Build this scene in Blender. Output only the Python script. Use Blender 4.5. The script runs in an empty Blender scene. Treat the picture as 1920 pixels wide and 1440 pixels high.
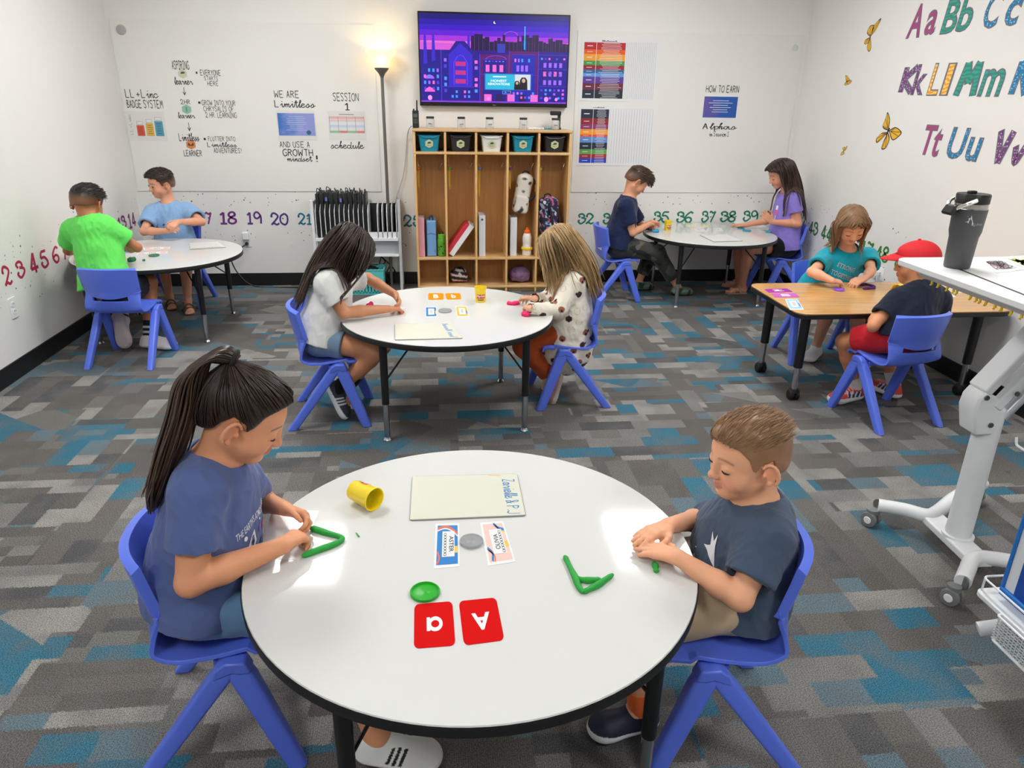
import bpy, math, random
import numpy as np
from math import sin, cos, pi, sqrt, radians
from mathutils import Matrix, Vector, bvhtree

SC = bpy.context.scene
COL = SC.collection
V3 = lambda *a: np.array(a, float)

# ---------------------------------------------------------------- camera
FPX, PITCH, YAW, ROLL, CAMZ = 1359.78, 0.3792, 0.1089, 0.0162, 1.5550
YB, XL, XR = 6.3097, -2.3988, 3.0940          # back, left and right wall
CEIL, YF = 2.74, -2.6                           # ceiling, wall behind the camera
HT = 0.5281                                     # children's table height
BB = 0.1071                                     # baseboard height
_fw = V3(sin(YAW)*cos(PITCH), cos(YAW)*cos(PITCH), -sin(PITCH))
_r0 = V3(cos(YAW), -sin(YAW), 0.0)
_u0 = np.cross(_r0, _fw)
_rt = _r0*cos(ROLL) + _u0*sin(ROLL)
_up = -_r0*sin(ROLL) + _u0*cos(ROLL)
cam_data = bpy.data.cameras.new('camera')
cam_data.sensor_fit = 'HORIZONTAL'
cam_data.sensor_width = 36.0
cam_data.lens = FPX/1920*36.0
cam_data.clip_start = 0.05
cam = bpy.data.objects.new('camera', cam_data)
COL.objects.link(cam)
_m = Matrix.Identity(4)
for _i in range(3):
    _m[_i][0], _m[_i][1], _m[_i][2] = _rt[_i], _up[_i], -_fw[_i]
_m[2][3] = CAMZ
cam.matrix_world = _m
SC.camera = cam

# ---------------------------------------------------------------- world, exposure
world = bpy.data.worlds.new('world')
SC.world = world
world.use_nodes = True
world.node_tree.nodes['Background'].inputs[0].default_value = (0.9, 0.95, 1.0, 1)
world.node_tree.nodes['Background'].inputs[1].default_value = 0.30
SC.view_settings.view_transform = 'Standard'
SC.view_settings.look = 'None'
SC.view_settings.gamma = 1.0
SC.view_settings.use_curve_mapping = False
SC.view_settings.exposure = 0.18
PANEL_W = 26.0                                   # brightness of the ceiling light panels
LAMP_W = 9.0                                     # bulb of the torchiere lamp

# ---------------------------------------------------------------- from photograph to place
def ray(px, py):
    return _fw + _rt*((px-960)/FPX) - _up*((py-720)/FPX)
def on(axis, val, px, py):
    d = ray(px, py); c = V3(0, 0, CAMZ)
    return c + d*((val-c[axis])/d[axis])
def KY(px, py, y): return on(1, y, px, py)      # point on the plane y = const
def KX(px, py, x): return on(0, x, px, py)
def KZ(px, py, z=HT): return on(2, z, px, py)   # point on a horizontal plane

# ---------------------------------------------------------------- tagging and linking
def tag(o, label=None, cat=None, group=None, kind=None):
    if label: o['label'] = label
    if cat: o['category'] = cat
    if group: o['group'] = group
    if kind: o['kind'] = kind
    return o
def thing(name, label, cat, loc=(0, 0, 0), rz=0.0, group=None):
    o = bpy.data.objects.new(name, None)
    o.empty_display_size = 0.1
    COL.objects.link(o)
    o.location = Vector(loc); o.rotation_euler = (0, 0, rz)
    return tag(o, label, cat, group)
def copy_tree(o, parent=None):
    c = o.copy(); COL.objects.link(c)
    if parent: c.parent = parent
    for ch in list(o.children): copy_tree(ch, c)
    return c

# ---------------------------------------------------------------- materials
MATS = {}
def srgb(h):
    if isinstance(h, str):
        h = h.lstrip('#'); c = [int(h[i:i+2], 16)/255 for i in (0, 2, 4)]
    else: c = [x/255 for x in h]
    return tuple((x/12.92 if x <= .04045 else ((x+.055)/1.055)**2.4) for x in c) + (1.0,)
def mat(name, col, rough=.5, metal=0, emit=0, bump=0, bscale=60, spec=.5, coat=0, var=0, trans=0, alpha=1, sheen=0):
    """procedural principled material with optional noise colour variation and bump"""
    if name in MATS: return MATS[name]
    m = bpy.data.materials.new(name); m.use_nodes = True
    nt = m.node_tree; b = nt.nodes['Principled BSDF']
    c = srgb(col)
    b.inputs['Base Color'].default_value = c
    b.inputs['Roughness'].default_value = rough
    b.inputs['Metallic'].default_value = metal
    b.inputs['Specular IOR Level'].default_value = spec
    if coat: b.inputs['Coat Weight'].default_value = coat
    if sheen: b.inputs['Sheen Weight'].default_value = sheen
    if trans: b.inputs['Transmission Weight'].default_value = trans
    if alpha < 1: b.inputs['Alpha'].default_value = alpha
    if emit:
        b.inputs['Emission Color'].default_value = c
        b.inputs['Emission Strength'].default_value = emit
    if var or bump:
        tc = nt.nodes.new('ShaderNodeTexCoord')
        n = nt.nodes.new('ShaderNodeTexNoise')
        n.inputs['Scale'].default_value = bscale; n.inputs['Detail'].default_value = 4
        nt.links.new(tc.outputs['Object'], n.inputs['Vector'])
        if var:
            mx = nt.nodes.new('ShaderNodeMixRGB')
            mx.inputs[1].default_value = tuple(x*(1-var) for x in c[:3])+(1,)
            mx.inputs[2].default_value = tuple(min(1, x*(1+var)) for x in c[:3])+(1,)
            nt.links.new(n.outputs['Fac'], mx.inputs[0]); nt.links.new(mx.outputs[0], b.inputs['Base Color'])
        if bump:
            bp = nt.nodes.new('ShaderNodeBump'); bp.inputs['Strength'].default_value = bump
            bp.inputs['Distance'].default_value = .002
            nt.links.new(n.outputs['Fac'], bp.inputs['Height']); nt.links.new(bp.outputs[0], b.inputs['Normal'])
    MATS[name] = m
    return m
def attr_mat(name, rough=.5, spec=.5, sss=0, bump=0, bscale=400, sheen=0, coat=0):
    """takes its pigment from the mesh's own 'Col' attribute"""
    if name in MATS: return MATS[name]
    m = bpy.data.materials.new(name); m.use_nodes = True
    nt = m.node_tree; b = nt.nodes['Principled BSDF']
    a = nt.nodes.new('ShaderNodeAttribute'); a.attribute_name = 'Col'
    nt.links.new(a.outputs['Color'], b.inputs['Base Color'])
    b.inputs['Roughness'].default_value = rough; b.inputs['Specular IOR Level'].default_value = spec
    if sheen: b.inputs['Sheen Weight'].default_value = sheen
    if coat: b.inputs['Coat Weight'].default_value = coat
    if sss:
        b.inputs['Subsurface Weight'].default_value = sss
        b.inputs['Subsurface Radius'].default_value = (.012, .005, .003)
        b.inputs['Subsurface Scale'].default_value = 1.0
    if bump:
        tc = nt.nodes.new('ShaderNodeTexCoord'); n = nt.nodes.new('ShaderNodeTexNoise')
        n.inputs['Scale'].default_value = bscale
        bp = nt.nodes.new('ShaderNodeBump'); bp.inputs['Strength'].default_value = bump; bp.inputs['Distance'].default_value = .001
        nt.links.new(tc.outputs['Object'], n.inputs['Vector']); nt.links.new(n.outputs['Fac'], bp.inputs['Height']); nt.links.new(bp.outputs[0], b.inputs['Normal'])
    MATS[name] = m
    return m
def nodes_of(m):
    nt = m.node_tree
    def N(t, **kw):
        n = nt.nodes.new(t)
        for k, v in kw.items(): setattr(n, k, v)
        return n
    return nt, N, nt.links.new, nt.nodes['Principled BSDF']

# ---------------------------------------------------------------- mesh builder
class MB:
    """collects boxes, tubes, lathes, sheets and lettering; build() links them as ONE mesh object"""
    def __init__(s): s.v = []; s.f = []; s.m = []; s.n = 0; s.mats = []
    def mi(s, m):
        if m is None: return 0
        if m not in s.mats: s.mats.append(m)
        return s.mats.index(m)
    def add(s, v, f, m=None):
        v = np.asarray(v, float).reshape(-1, 3); k = s.mi(m)
        s.v.append(v); s.f += [tuple(int(i)+s.n for i in q) for q in f]; s.m += [k]*len(f); s.n += len(v)
        return s
    def box(s, c, d, R=None, m=None, taper=1.0):
        h = np.asarray(d, float)/2
        p = np.array([[x, y, z] for z in (-1, 1) for y in (-1, 1) for x in (-1, 1)], float)
        p[4:, :2] *= taper
        p = p*h
        if R is not None: p = p@np.asarray(R).T
        return s.add(p+np.asarray(c, float), [(0, 2, 3, 1), (4, 5, 7, 6), (0, 1, 5, 4), (2, 6, 7, 3), (0, 4, 6, 2), (1, 3, 7, 5)], m)
    def tube(s, pts, r, n=10, m=None, cap=True, closed=False):
        P = np.asarray(pts, float); k = len(P)
        r = np.broadcast_to(np.asarray(r, float), (k,))
        t = np.gradient(P, axis=0) if not closed else np.roll(P, -1, 0)-np.roll(P, 1, 0)
        t /= np.linalg.norm(t, axis=1)[:, None]+1e-12
        a = V3(0, 0, 1) if abs(t[0][2]) < .9 else V3(1, 0, 0)
        u = np.cross(t[0], a); u /= np.linalg.norm(u)
        vs = []
        ang = np.arange(n)*2*pi/n
        for i in range(k):
            u = u-t[i]*(u@t[i]); u /= np.linalg.norm(u)+1e-12
            w = np.cross(t[i], u)
            vs.append(P[i]+r[i]*(np.cos(ang)[:, None]*u+np.sin(ang)[:, None]*w))
        f = []
        for i in range(k if closed else k-1):
            j = (i+1) % k
            for a_ in range(n):
                b_ = (a_+1) % n
                f.append((i*n+a_, i*n+b_, j*n+b_, j*n+a_))
        if cap and not closed:
            f.append(tuple(range(n-1, -1, -1))); f.append(tuple((k-1)*n+a_ for a_ in range(n)))
        return s.add(np.concatenate(vs), f, m)
    def lathe(s, prof, n=32, c=(0, 0, 0), R=None, m=None, cap=True, sx=1, sy=1):
        P = np.asarray(prof, float); k = len(P); ang = np.arange(n)*2*pi/n
        v = np.stack([np.outer(P[:, 0], np.cos(ang))*sx, np.outer(P[:, 0], np.sin(ang))*sy, np.repeat(P[:, 1][:, None], n, 1)], -1).reshape(-1, 3)
        f = [(i*n+a, i*n+(a+1) % n, (i+1)*n+(a+1) % n, (i+1)*n+a) for i in range(k-1) for a in range(n)]
        if cap: f += [tuple(range(n-1, -1, -1)), tuple((k-1)*n+a for a in range(n))]
        if R is not None: v = v@np.asarray(R).T
        return s.add(v+np.asarray(c, float), f, m)
    def prism(s, poly, z0, z1, m=None, R=None, c=(0, 0, 0)):
        p = np.asarray(poly, float); n = len(p)
        v = np.concatenate([np.c_[p, np.full(n, z0)], np.c_[p, np.full(n, z1)]])
        f = [tuple(range(n-1, -1, -1)), tuple(range(n, 2*n))]+[(i, (i+1) % n, n+(i+1) % n, n+i) for i in range(n)]
        if R is not None: v = v@np.asarray(R).T
        return s.add(v+np.asarray(c, float), f, m)
    def grid(s, G, m=None, skip=None, flip=False):
        G = np.asarray(G, float); a, b = G.shape[:2]
        f = []
        for i in range(a-1):
            for j in range(b-1):
                if skip is not None and skip(i, j): continue
                q = (i*b+j, i*b+j+1, (i+1)*b+j+1, (i+1)*b+j)
                f.append(q[::-1] if flip else q)
        return s.add(G.reshape(-1, 3), f, m)
    def flat(s, geo, F, m=None, off=0.0):
        """2-D geometry (verts, faces) laid on a frame F = (origin, right, up, normal)"""
        v, f = geo; o, r, u, n = F
        return s.add(o+v[:, :1]*r+v[:, 1:2]*u+(off+(v[:, 2:3] if v.shape[1] > 2 else 0))*n, f, m)
    def build(s, name, m=None, parent=None, smooth=40, bevel=0, seg=2, solid=0, soff=0, sub=0, org=None):
        v = np.concatenate(s.v) if s.v else np.zeros((0, 3))
        if org is not None: v = v-np.asarray(org, float)
        me = bpy.data.meshes.new(name)
        me.from_pydata(v.tolist(), [], s.f)
        mm = s.mats if s.mats else ([m] if m else [])
        for x in mm: me.materials.append(x)
        if len(s.mats) > 1: me.polygons.foreach_set('material_index', s.m)
        if smooth:
            me.polygons.foreach_set('use_smooth', [True]*len(me.polygons))
            try: me.set_sharp_from_angle(angle=radians(smooth))
            except Exception: pass
        me.update()
        o = bpy.data.objects.new(name, me); COL.objects.link(o)
        if parent: o.parent = parent
        elif org is not None: o.location = Vector(org)
        if solid:
            d = o.modifiers.new('solid', 'SOLIDIFY'); d.thickness = solid; d.offset = soff
        if bevel:
            d = o.modifiers.new('bevel', 'BEVEL'); d.width = bevel; d.segments = seg; d.limit_method = 'ANGLE'; d.angle_limit = radians(35)
        if sub:
            d = o.modifiers.new('sub', 'SUBSURF'); d.levels = sub; d.render_levels = sub
        return o
def rotz(a): return np.array([[cos(a), -sin(a), 0], [sin(a), cos(a), 0], [0, 0, 1]])
def roty(a): return np.array([[cos(a), 0, sin(a)], [0, 1, 0], [-sin(a), 0, cos(a)]])
def rotx(a): return np.array([[1, 0, 0], [0, cos(a), -sin(a)], [0, sin(a), cos(a)]])
def unit(v): v = np.asarray(v, float); return v/(np.linalg.norm(v)+1e-12)
def align(d, hint=(0, 0, 1)):
    """3x3 matrix whose z column is d"""
    z = unit(d); x = np.cross(hint, z)
    if np.linalg.norm(x) < 1e-6: x = np.cross((1, 0, 0), z)
    x = unit(x); return np.stack([x, np.cross(z, x), z], 1)
def spline(pts, n=8):
    """Catmull-Rom through the points"""
    P = np.asarray(pts, float)
    if len(P) < 3: return P
    Q = np.concatenate([[2*P[0]-P[1]], P, [2*P[-1]-P[-2]]]); out = []
    for i in range(1, len(Q)-2):
        for t in np.arange(n)/n:
            out.append(.5*((2*Q[i])+(-Q[i-1]+Q[i+1])*t+(2*Q[i-1]-5*Q[i]+4*Q[i+1]-Q[i+2])*t*t+(-Q[i-1]+3*Q[i]-3*Q[i+1]+Q[i+2])*t**3))
    out.append(P[-1]); return np.array(out)
def rrect(w, h, r, n=6):
    out = []
    for cx, cy, a0 in ((w/2-r, h/2-r, 0), (-w/2+r, h/2-r, pi/2), (-w/2+r, -h/2+r, pi), (w/2-r, -h/2+r, 1.5*pi)):
        for i in range(n+1):
            a = a0+i*pi/2/n; out.append((cx+r*cos(a), cy+r*sin(a)))
    return np.array(out)
def ring(r, n=40, sx=1, sy=1): a = np.arange(n)*2*pi/n; return np.c_[r*sx*np.cos(a), r*sy*np.sin(a)]

# ---------------------------------------------------------------- lettering
_tg = {}
def text_geo(s, bold=0.0, shear=0.0, spacing=1.0):
    """printed letters: flat verts (N,2) and faces; baseline 0"""
    k = (s, bold, shear, spacing)
    if k in _tg: return _tg[k]
    cu = bpy.data.curves.new('lettering', 'FONT'); cu.body = s; cu.size = 1.0; cu.offset = bold; cu.shear = shear
    cu.space_character = spacing; cu.resolution_u = 3; cu.align_x = 'LEFT'
    o = bpy.data.objects.new('lettering', cu); COL.objects.link(o)
    dg = bpy.context.evaluated_depsgraph_get()
    me = bpy.data.meshes.new_from_object(o.evaluated_get(dg))
    v = np.array([x.co[:2] for x in me.vertices]).reshape(-1, 2); f = [tuple(p.vertices) for p in me.polygons]
    bpy.data.objects.remove(o); bpy.data.curves.remove(cu); bpy.data.meshes.remove(me)
    _tg[k] = (v, f); return _tg[k]
def poly_geo(p): p = np.asarray(p, float); return (p, [tuple(range(len(p)))])
def rect_geo(x0, y0, x1, y1): return poly_geo([(x0, y0), (x1, y0), (x1, y1), (x0, y1)])
def ribbon(P, w, closed=False):
    """flat pen stroke along a 2-D polyline"""
    P = np.asarray(P, float)
    t = np.gradient(P, axis=0) if len(P) > 1 else np.array([[1., 0]])
    t /= np.linalg.norm(t, axis=1)[:, None]+1e-9
    n = np.c_[-t[:, 1], t[:, 0]]*w/2
    v = np.concatenate([P+n, P-n]); k = len(P)
    f = [(i, k+i, k+i+1, i+1) for i in range(k-1)]
    return v, f
GLYPH = {
 'A': '00 28 40|13 33', 'B': '00 08|~08 37 36 04|~04 43 41 00', 'C': '~57 38 06 02 20 51', 'D': '00 08|~08 36 42 00', 'E': '58 08 00 50|04 44', 'F': '48 08 00|04 34',
 'G': '~57 38 06 02 20 51 53|34 54', 'H': '00 08|50 58|04 54', 'I': '08 48|28 20|00 40', 'J': '~58 52 30 01', 'K': '00 08|58 04 50', 'L': '08 00 40', 'M': '00 18 33 58 60', 'N': '00 08 50 58',
 'O': '~38 06 02 30 52 56 38', 'P': '00 08|~08 47 45 04', 'Q': '~38 06 02 30 52 56 38|32 60', 'R': '00 08|~08 47 45 04|24 50', 'S': '~57 38 07 15 34 42 30 01', 'T': '08 58|38 30', 'U': '~08 02 20 42 48|48 40',
 'V': '08 30 58', 'W': '08 10 35 50 68', 'X': '08 50|58 00', 'Y': '08 34 58|34 30', 'Z': '08 58 00 50', '!': '18 13|11 10', '.': '10 11', '+': '13 53|31 35', "'": '18 16', '-': '13 43', '*': '~13 24 33 22 13', ',': '11 0a',
 '0': '~38 06 02 30 52 56 38', '1': '06 28 20|00 40', '2': '~16 06 18 38 56 33 00|~00 21 40 61', '3': '~15 07 28 47 45 25|~25 54 52 20 02 13', '4': '38 02 52|38 30', '5': '~58 38 18|18 05|~05 35 53 51 20 02 13',
 '6': '~57 38 05 02 20 41 43 24 03', '7': '~07 18 37 58|58 20', '8': '~46 38 18 06 24 43 41 20 01 03 25 46', '9': '~50 55 38 18 06 14 34 56',
 'a': '~43 24 03 01 20 33 44|~44 41 50 61', 'c': '~43 24 03 01 20 41 52', 'd': '~43 24 03 01 20 42|~58 41 50 61', 'e': '~02 33 34 14 01 20 41 52', 'h': '~02 38 28 10|~12 34 32 30 41 52', 'i': '~02 24 21 30 42|26 27', 'k': '08 00|34 02 40',
 'l': '~02 37 28 11 20 32', 'm': '~02 14 10|~12 34 30|~32 54 51 60 72', 'n': '~02 14 10|~12 34 31 40 52', 'o': '~24 03 01 20 41 43 24 44', 'p': '~02 14 1c|~13 34 43 41 20 11', 'r': '~02 24 33 43 41 50 62', 's': '~01 24 33 31 20 00|~20 31 52',
 't': '~02 28 21 30 42|06 46', 'u': '~02 14 11 20 42 44|~44 41 50 62', 'b': '~02 28 11 20 42 34', 'f': '~02 38 28 1d 0b 21 42', 'g': '~43 24 03 01 20 44 4c 2d 0b 31 52', 'v': '~04 20 44 54', 'w': '~04 10 34 40 64', 'y': '~04 11 31 44|~44 4b 2d 0b 41', 'z': '04 44 00 40', '&': '~50 07 28 35 02 10 42 54', ' ': '',
}
_ym = {'a': -1, 'b': -2, 'c': -3, 'd': -4}
def hand_geo(s, w=.09, slant=0.0, lead=.25):
    """hand-lettered strokes: flat verts, faces; cap height 1"""
    vs, fs, n, x0 = [], [], 0, 0.0
    for ch in s:
        g = GLYPH.get(ch)
        if g is None: g = GLYPH.get(ch.upper(), '')
        if g == '': x0 += .45; continue
        mx = 0
        for st in g.split('|'):
            sm = st[0] == '~'
            p = [(int(q[0]), _ym.get(q[1], 9) if q[1] in _ym else int(q[1])) for q in st.lstrip('~').split()]
            mx = max(mx, max(q[0] for q in p))
            P = np.array(p, float)/8
            if sm: P = spline(P, 6)
            elif len(P) == 2: P = np.linspace(P[0], P[1], 4)
            segs = [P] if sm else [P[i:i+2] for i in range(len(P)-1)]
            for sg in segs:
                v, f = ribbon(sg+V3(x0, 0, 0)[:2], w)
                vs.append(np.c_[v, np.full(len(v), .00006*(len(vs) % 6))]); fs += [tuple(i+n for i in q) for q in f]; n += len(v)
        script = ch.islower()
        x0 += mx/8+(0.02 if script else lead)
    v = np.concatenate(vs); v[:, 0] += slant*v[:, 1]
    return v, fs
def keep3(v, w): return np.c_[w, v[:, 2]] if v.shape[1] > 2 else w      # strokes keep their tiny layer heights
def scribble(seed, n=14, w=.10):
    """handwriting too small to read: a wavy pen line"""
    r = np.random.RandomState(seed); x = np.arange(n)*.22; y = np.where(np.arange(n) % 2 == 0, 0, .45+.5*(r.rand(n) > .6)); return ribbon(spline(np.c_[x+.08*r.rand(n), y], 5), w)
def fit(geo, x0, y0, x1, y1):
    v, f = geo; q = v[:, :2]; a, b = q.min(0), q.max(0)
    return (keep3(v, (q-a)/(b-a+1e-9)*V3(x1-x0, y1-y0, 0)[:2]+V3(x0, y0, 0)[:2]), f)
def move(geo, dx, dy, rot=0, sc=1):
    v, f = geo; c, s_ = cos(rot), sin(rot)
    return (keep3(v, v[:, :2]*sc@np.array([[c, s_], [-s_, c]])+V3(dx, dy, 0)[:2]), f)
# wall frames: (fixed axis, value, right, up, normal)
WALLS = {'back': (1, YB, V3(1, 0, 0), V3(0, 0, 1), V3(0, -1, 0)),
         'left': (0, XL, V3(0, 1, 0), V3(0, 0, 1), V3(1, 0, 0)),
         'right': (0, XR, V3(0, -1, 0), V3(0, 0, 1), V3(-1, 0, 0))}
def wall_box(wall, x0, y0, x1, y1):
    """picture rectangle -> frame centred on the wall, with width and height in metres"""
    ax, val, r, u, n = WALLS[wall]
    xm, ym = (x0+x1)/2, (y0+y1)/2
    o = on(ax, val, xm, ym)
    w = np.linalg.norm(on(ax, val, x1, ym)-on(ax, val, x0, ym)); h = np.linalg.norm(on(ax, val, xm, y0)-on(ax, val, xm, y1))
    return (o, r, u, n), w, h
# ================================================================ the room
def carpet_material():
    m = mat('carpet tiles', (110, 108, 104), rough=.95, spec=.1)
    nt, N, L, b = nodes_of(m)
    tc = N('ShaderNodeTexCoord')
    # fuzzy tuft edges
    nz = N('ShaderNodeTexNoise'); nz.inputs['Scale'].default_value = 240; L(tc.outputs['Object'], nz.inputs['Vector'])
    sb = N('ShaderNodeVectorMath', operation='SUBTRACT'); sb.inputs[1].default_value = (.5, .5, .5); L(nz.outputs['Color'], sb.inputs[0])
    sl = N('ShaderNodeVectorMath', operation='SCALE'); sl.inputs['Scale'].default_value = .022; L(sb.outputs[0], sl.inputs[0])
    ad_ = N('ShaderNodeVectorMath', operation='ADD'); L(tc.outputs['Object'], ad_.inputs[0]); L(sl.outputs[0], ad_.inputs[1])
    def bricks(rot, bw, rh, off, frq=2, shift=(0, 0, 0)):
        mp = N('ShaderNodeMapping'); mp.inputs['Rotation'].default_value = (0, 0, rot); mp.inputs['Location'].default_value = shift
        L(ad_.outputs[0], mp.inputs['Vector'])
        t = N('ShaderNodeTexBrick'); t.offset = off; t.offset_frequency = frq; t.squash = .55; t.squash_frequency = 3
        t.inputs['Color1'].default_value = (0, 0, 0, 1); t.inputs['Color2'].default_value = (1, 1, 1, 1); t.inputs['Mortar Size'].default_value = 0
        t.inputs['Scale'].default_value = 1; t.inputs['Brick Width'].default_value = bw; t.inputs['Row Height'].default_value = rh
        L(mp.outputs[0], t.inputs['Vector']); return t.outputs['Color']
    A = bricks(0, .27, .095, .37); B = bricks(pi/2, .29, .10, .43, 2, (.11, .05, 0)); D = bricks(.62, .5, .17, .3, 2, (.3, .2, 0)); Cx = bricks(0, .25, .0625, .4, 3, (.05, .03, 0))
    # which direction the strips run: per carpet tile
    T = bricks(0, .9, .5, .5, 2, (.2, .1, 0))
    gt = N('ShaderNodeMath', operation='GREATER_THAN'); gt.inputs[1].default_value = .55; L(T, gt.inputs[0])
    mx = N('ShaderNodeMixRGB'); L(gt.outputs[0], mx.inputs[0]); L(A, mx.inputs[1]); L(B, mx.inputs[2])
    T2 = bricks(0, .5, .25, .5, 2, (.45, .33, 0))
    gt2 = N('ShaderNodeMath', operation='GREATER_THAN'); gt2.inputs[1].default_value = .84; L(T2, gt2.inputs[0])
    mx2 = N('ShaderNodeMixRGB'); L(gt2.outputs[0], mx2.inputs[0]); L(mx.outputs[0], mx2.inputs[1]); L(D, mx2.inputs[2])
    T3 = bricks(0, .42, .25, .31, 2, (.2, .46, 0))
    gt3 = N('ShaderNodeMath', operation='GREATER_THAN'); gt3.inputs[1].default_value = .86; L(T3, gt3.inputs[0])
    mx3 = N('ShaderNodeMixRGB'); L(gt3.outputs[0], mx3.inputs[0]); L(mx2.outputs[0], mx3.inputs[1]); L(Cx, mx3.inputs[2])
    cr = N('ShaderNodeValToRGB'); cr.color_ramp.interpolation = 'CONSTANT'
    pal = [(0, (92, 89, 86)), (.14, (101, 97, 94)), (.26, (139, 136, 132)), (.37, (95, 91, 89)), (.46, (121, 119, 117)), (.555, (55, 104, 124)), (.625, (108, 106, 103)), (.71, (82, 82, 84)), (.78, (141, 138, 135)), (.85, (94, 112, 121)), (.92, (60, 107, 126))]
    e = cr.color_ramp.elements; e[0].position = 0; e[0].color = srgb(pal[0][1]); e[1].position = .999; e[1].color = srgb(pal[-1][1])
    for p, c in pal[1:]:
        x = e.new(p); x.color = srgb(c)
    L(mx3.outputs[0], cr.inputs[0])
    # loop pile: fine speckle and ribs
    n = N('ShaderNodeTexNoise'); n.inputs['Scale'].default_value = 260; n.inputs['Detail'].default_value = 2; L(tc.outputs['Object'], n.inputs['Vector'])
    n2 = N('ShaderNodeTexNoise'); n2.inputs['Scale'].default_value = 1.3; L(tc.outputs['Object'], n2.inputs['Vector'])
    w = N('ShaderNodeTexWave'); w.inputs['Scale'].default_value = 55; w.inputs['Distortion'].default_value = .6; L(tc.outputs['Object'], w.inputs['Vector'])
    rmp = N('ShaderNodeMapRange'); rmp.inputs[1].default_value = .3; rmp.inputs[2].default_value = .7; rmp.inputs[3].default_value = .50; rmp.inputs[4].default_value = 1.50; L(n.outputs['Fac'], rmp.inputs[0])
    rw = N('ShaderNodeMapRange'); rw.inputs[3].default_value = .88; rw.inputs[4].default_value = 1.1; L(w.outputs['Fac'], rw.inputs[0])
    rm2 = N('ShaderNodeMapRange'); rm2.inputs[3].default_value = .85; rm2.inputs[4].default_value = 1.15; L(n2.outputs['Fac'], rm2.inputs[0])
    q = N('ShaderNodeMath', operation='MULTIPLY'); L(rmp.outputs[0], q.inputs[0]); L(rw.outputs[0], q.inputs[1])
    q2 = N('ShaderNodeMath', operation='MULTIPLY'); L(q.outputs[0], q2.inputs[0]); L(rm2.outputs[0], q2.inputs[1])
    nm = N('ShaderNodeTexNoise'); nm.inputs['Scale'].default_value = 7; nm.inputs['Detail'].default_value = 5; L(tc.outputs['Object'], nm.inputs['Vector'])
    mr = N('ShaderNodeMapRange'); mr.inputs[1].default_value = .42; mr.inputs[2].default_value = .66; mr.inputs[3].default_value = 0; mr.inputs[4].default_value = .55; L(nm.outputs['Fac'], mr.inputs[0])
    mot = N('ShaderNodeMixRGB'); L(mr.outputs[0], mot.inputs[0]); L(cr.outputs[0], mot.inputs[1]); mot.inputs[2].default_value = srgb((104, 102, 100))
    mm = N('ShaderNodeVectorMath', operation='SCALE'); L(mot.outputs[0], mm.inputs[0]); L(q2.outputs[0], mm.inputs['Scale'])
    L(mm.outputs[0], b.inputs['Base Color'])
    bp = N('ShaderNodeBump'); bp.inputs['Strength'].default_value = .5; bp.inputs['Distance'].default_value = .003; L(n.outputs['Fac'], bp.inputs['Height']); L(bp.outputs[0], b.inputs['Normal'])
    return m
def paint_material(name, col, rough=.55):
    return mat(name, col, rough=rough, bump=.08, bscale=180, var=.012)
WALLM = paint_material('wall paint', (233, 231, 227))
PANELM = mat('dry erase film', (231, 229, 225), rough=.35, spec=.3)
BLACKT = mat('black vinyl base', (17, 17, 18), rough=.45)
def struct(name, mb, m, **k): return tag(mb.build(name, m, **k), kind='structure')
_t = .12
struct('floor', MB().box(((XL+XR)/2, (YB+YF)/2, -.05), (XR-XL+2*_t, YB-YF+2*_t, .1)), carpet_material(), smooth=0)
struct('ceiling', MB().box(((XL+XR)/2, (YB+YF)/2, CEIL+.05), (XR-XL+2*_t, YB-YF+2*_t, .1)), mat('ceiling tile', (225, 224, 220), rough=.9, bump=.3, bscale=120), smooth=0)
struct('wall_back', MB().box(((XL+XR)/2, YB+_t/2, CEIL/2), (XR-XL+2*_t, _t, CEIL)), WALLM, smooth=0)
struct('wall_left', MB().box((XL-_t/2, (YB+YF)/2, CEIL/2), (_t, YB-YF, CEIL)), WALLM, smooth=0)
struct('wall_right', MB().box((XR+_t/2, (YB+YF)/2, CEIL/2), (_t, YB-YF, CEIL)), WALLM, smooth=0)
struct('wall_front', MB().box(((XL+XR)/2, YF-_t/2, CEIL/2), (XR-XL+2*_t, _t, CEIL)), WALLM, smooth=0)
struct('baseboard_back', MB().box(((XL+XR)/2, YB-.005, BB/2), (XR-XL, .01, BB)), BLACKT, bevel=.003)
struct('baseboard_left', MB().box((XL+.005, (YB+YF)/2, BB/2), (.01, YB-YF-.02, BB)), BLACKT, bevel=.003)
struct('baseboard_right', MB().box((XR-.005, (YB+YF)/2, BB/2), (.01, YB-YF-.02, BB)), BLACKT, bevel=.003)
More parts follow.
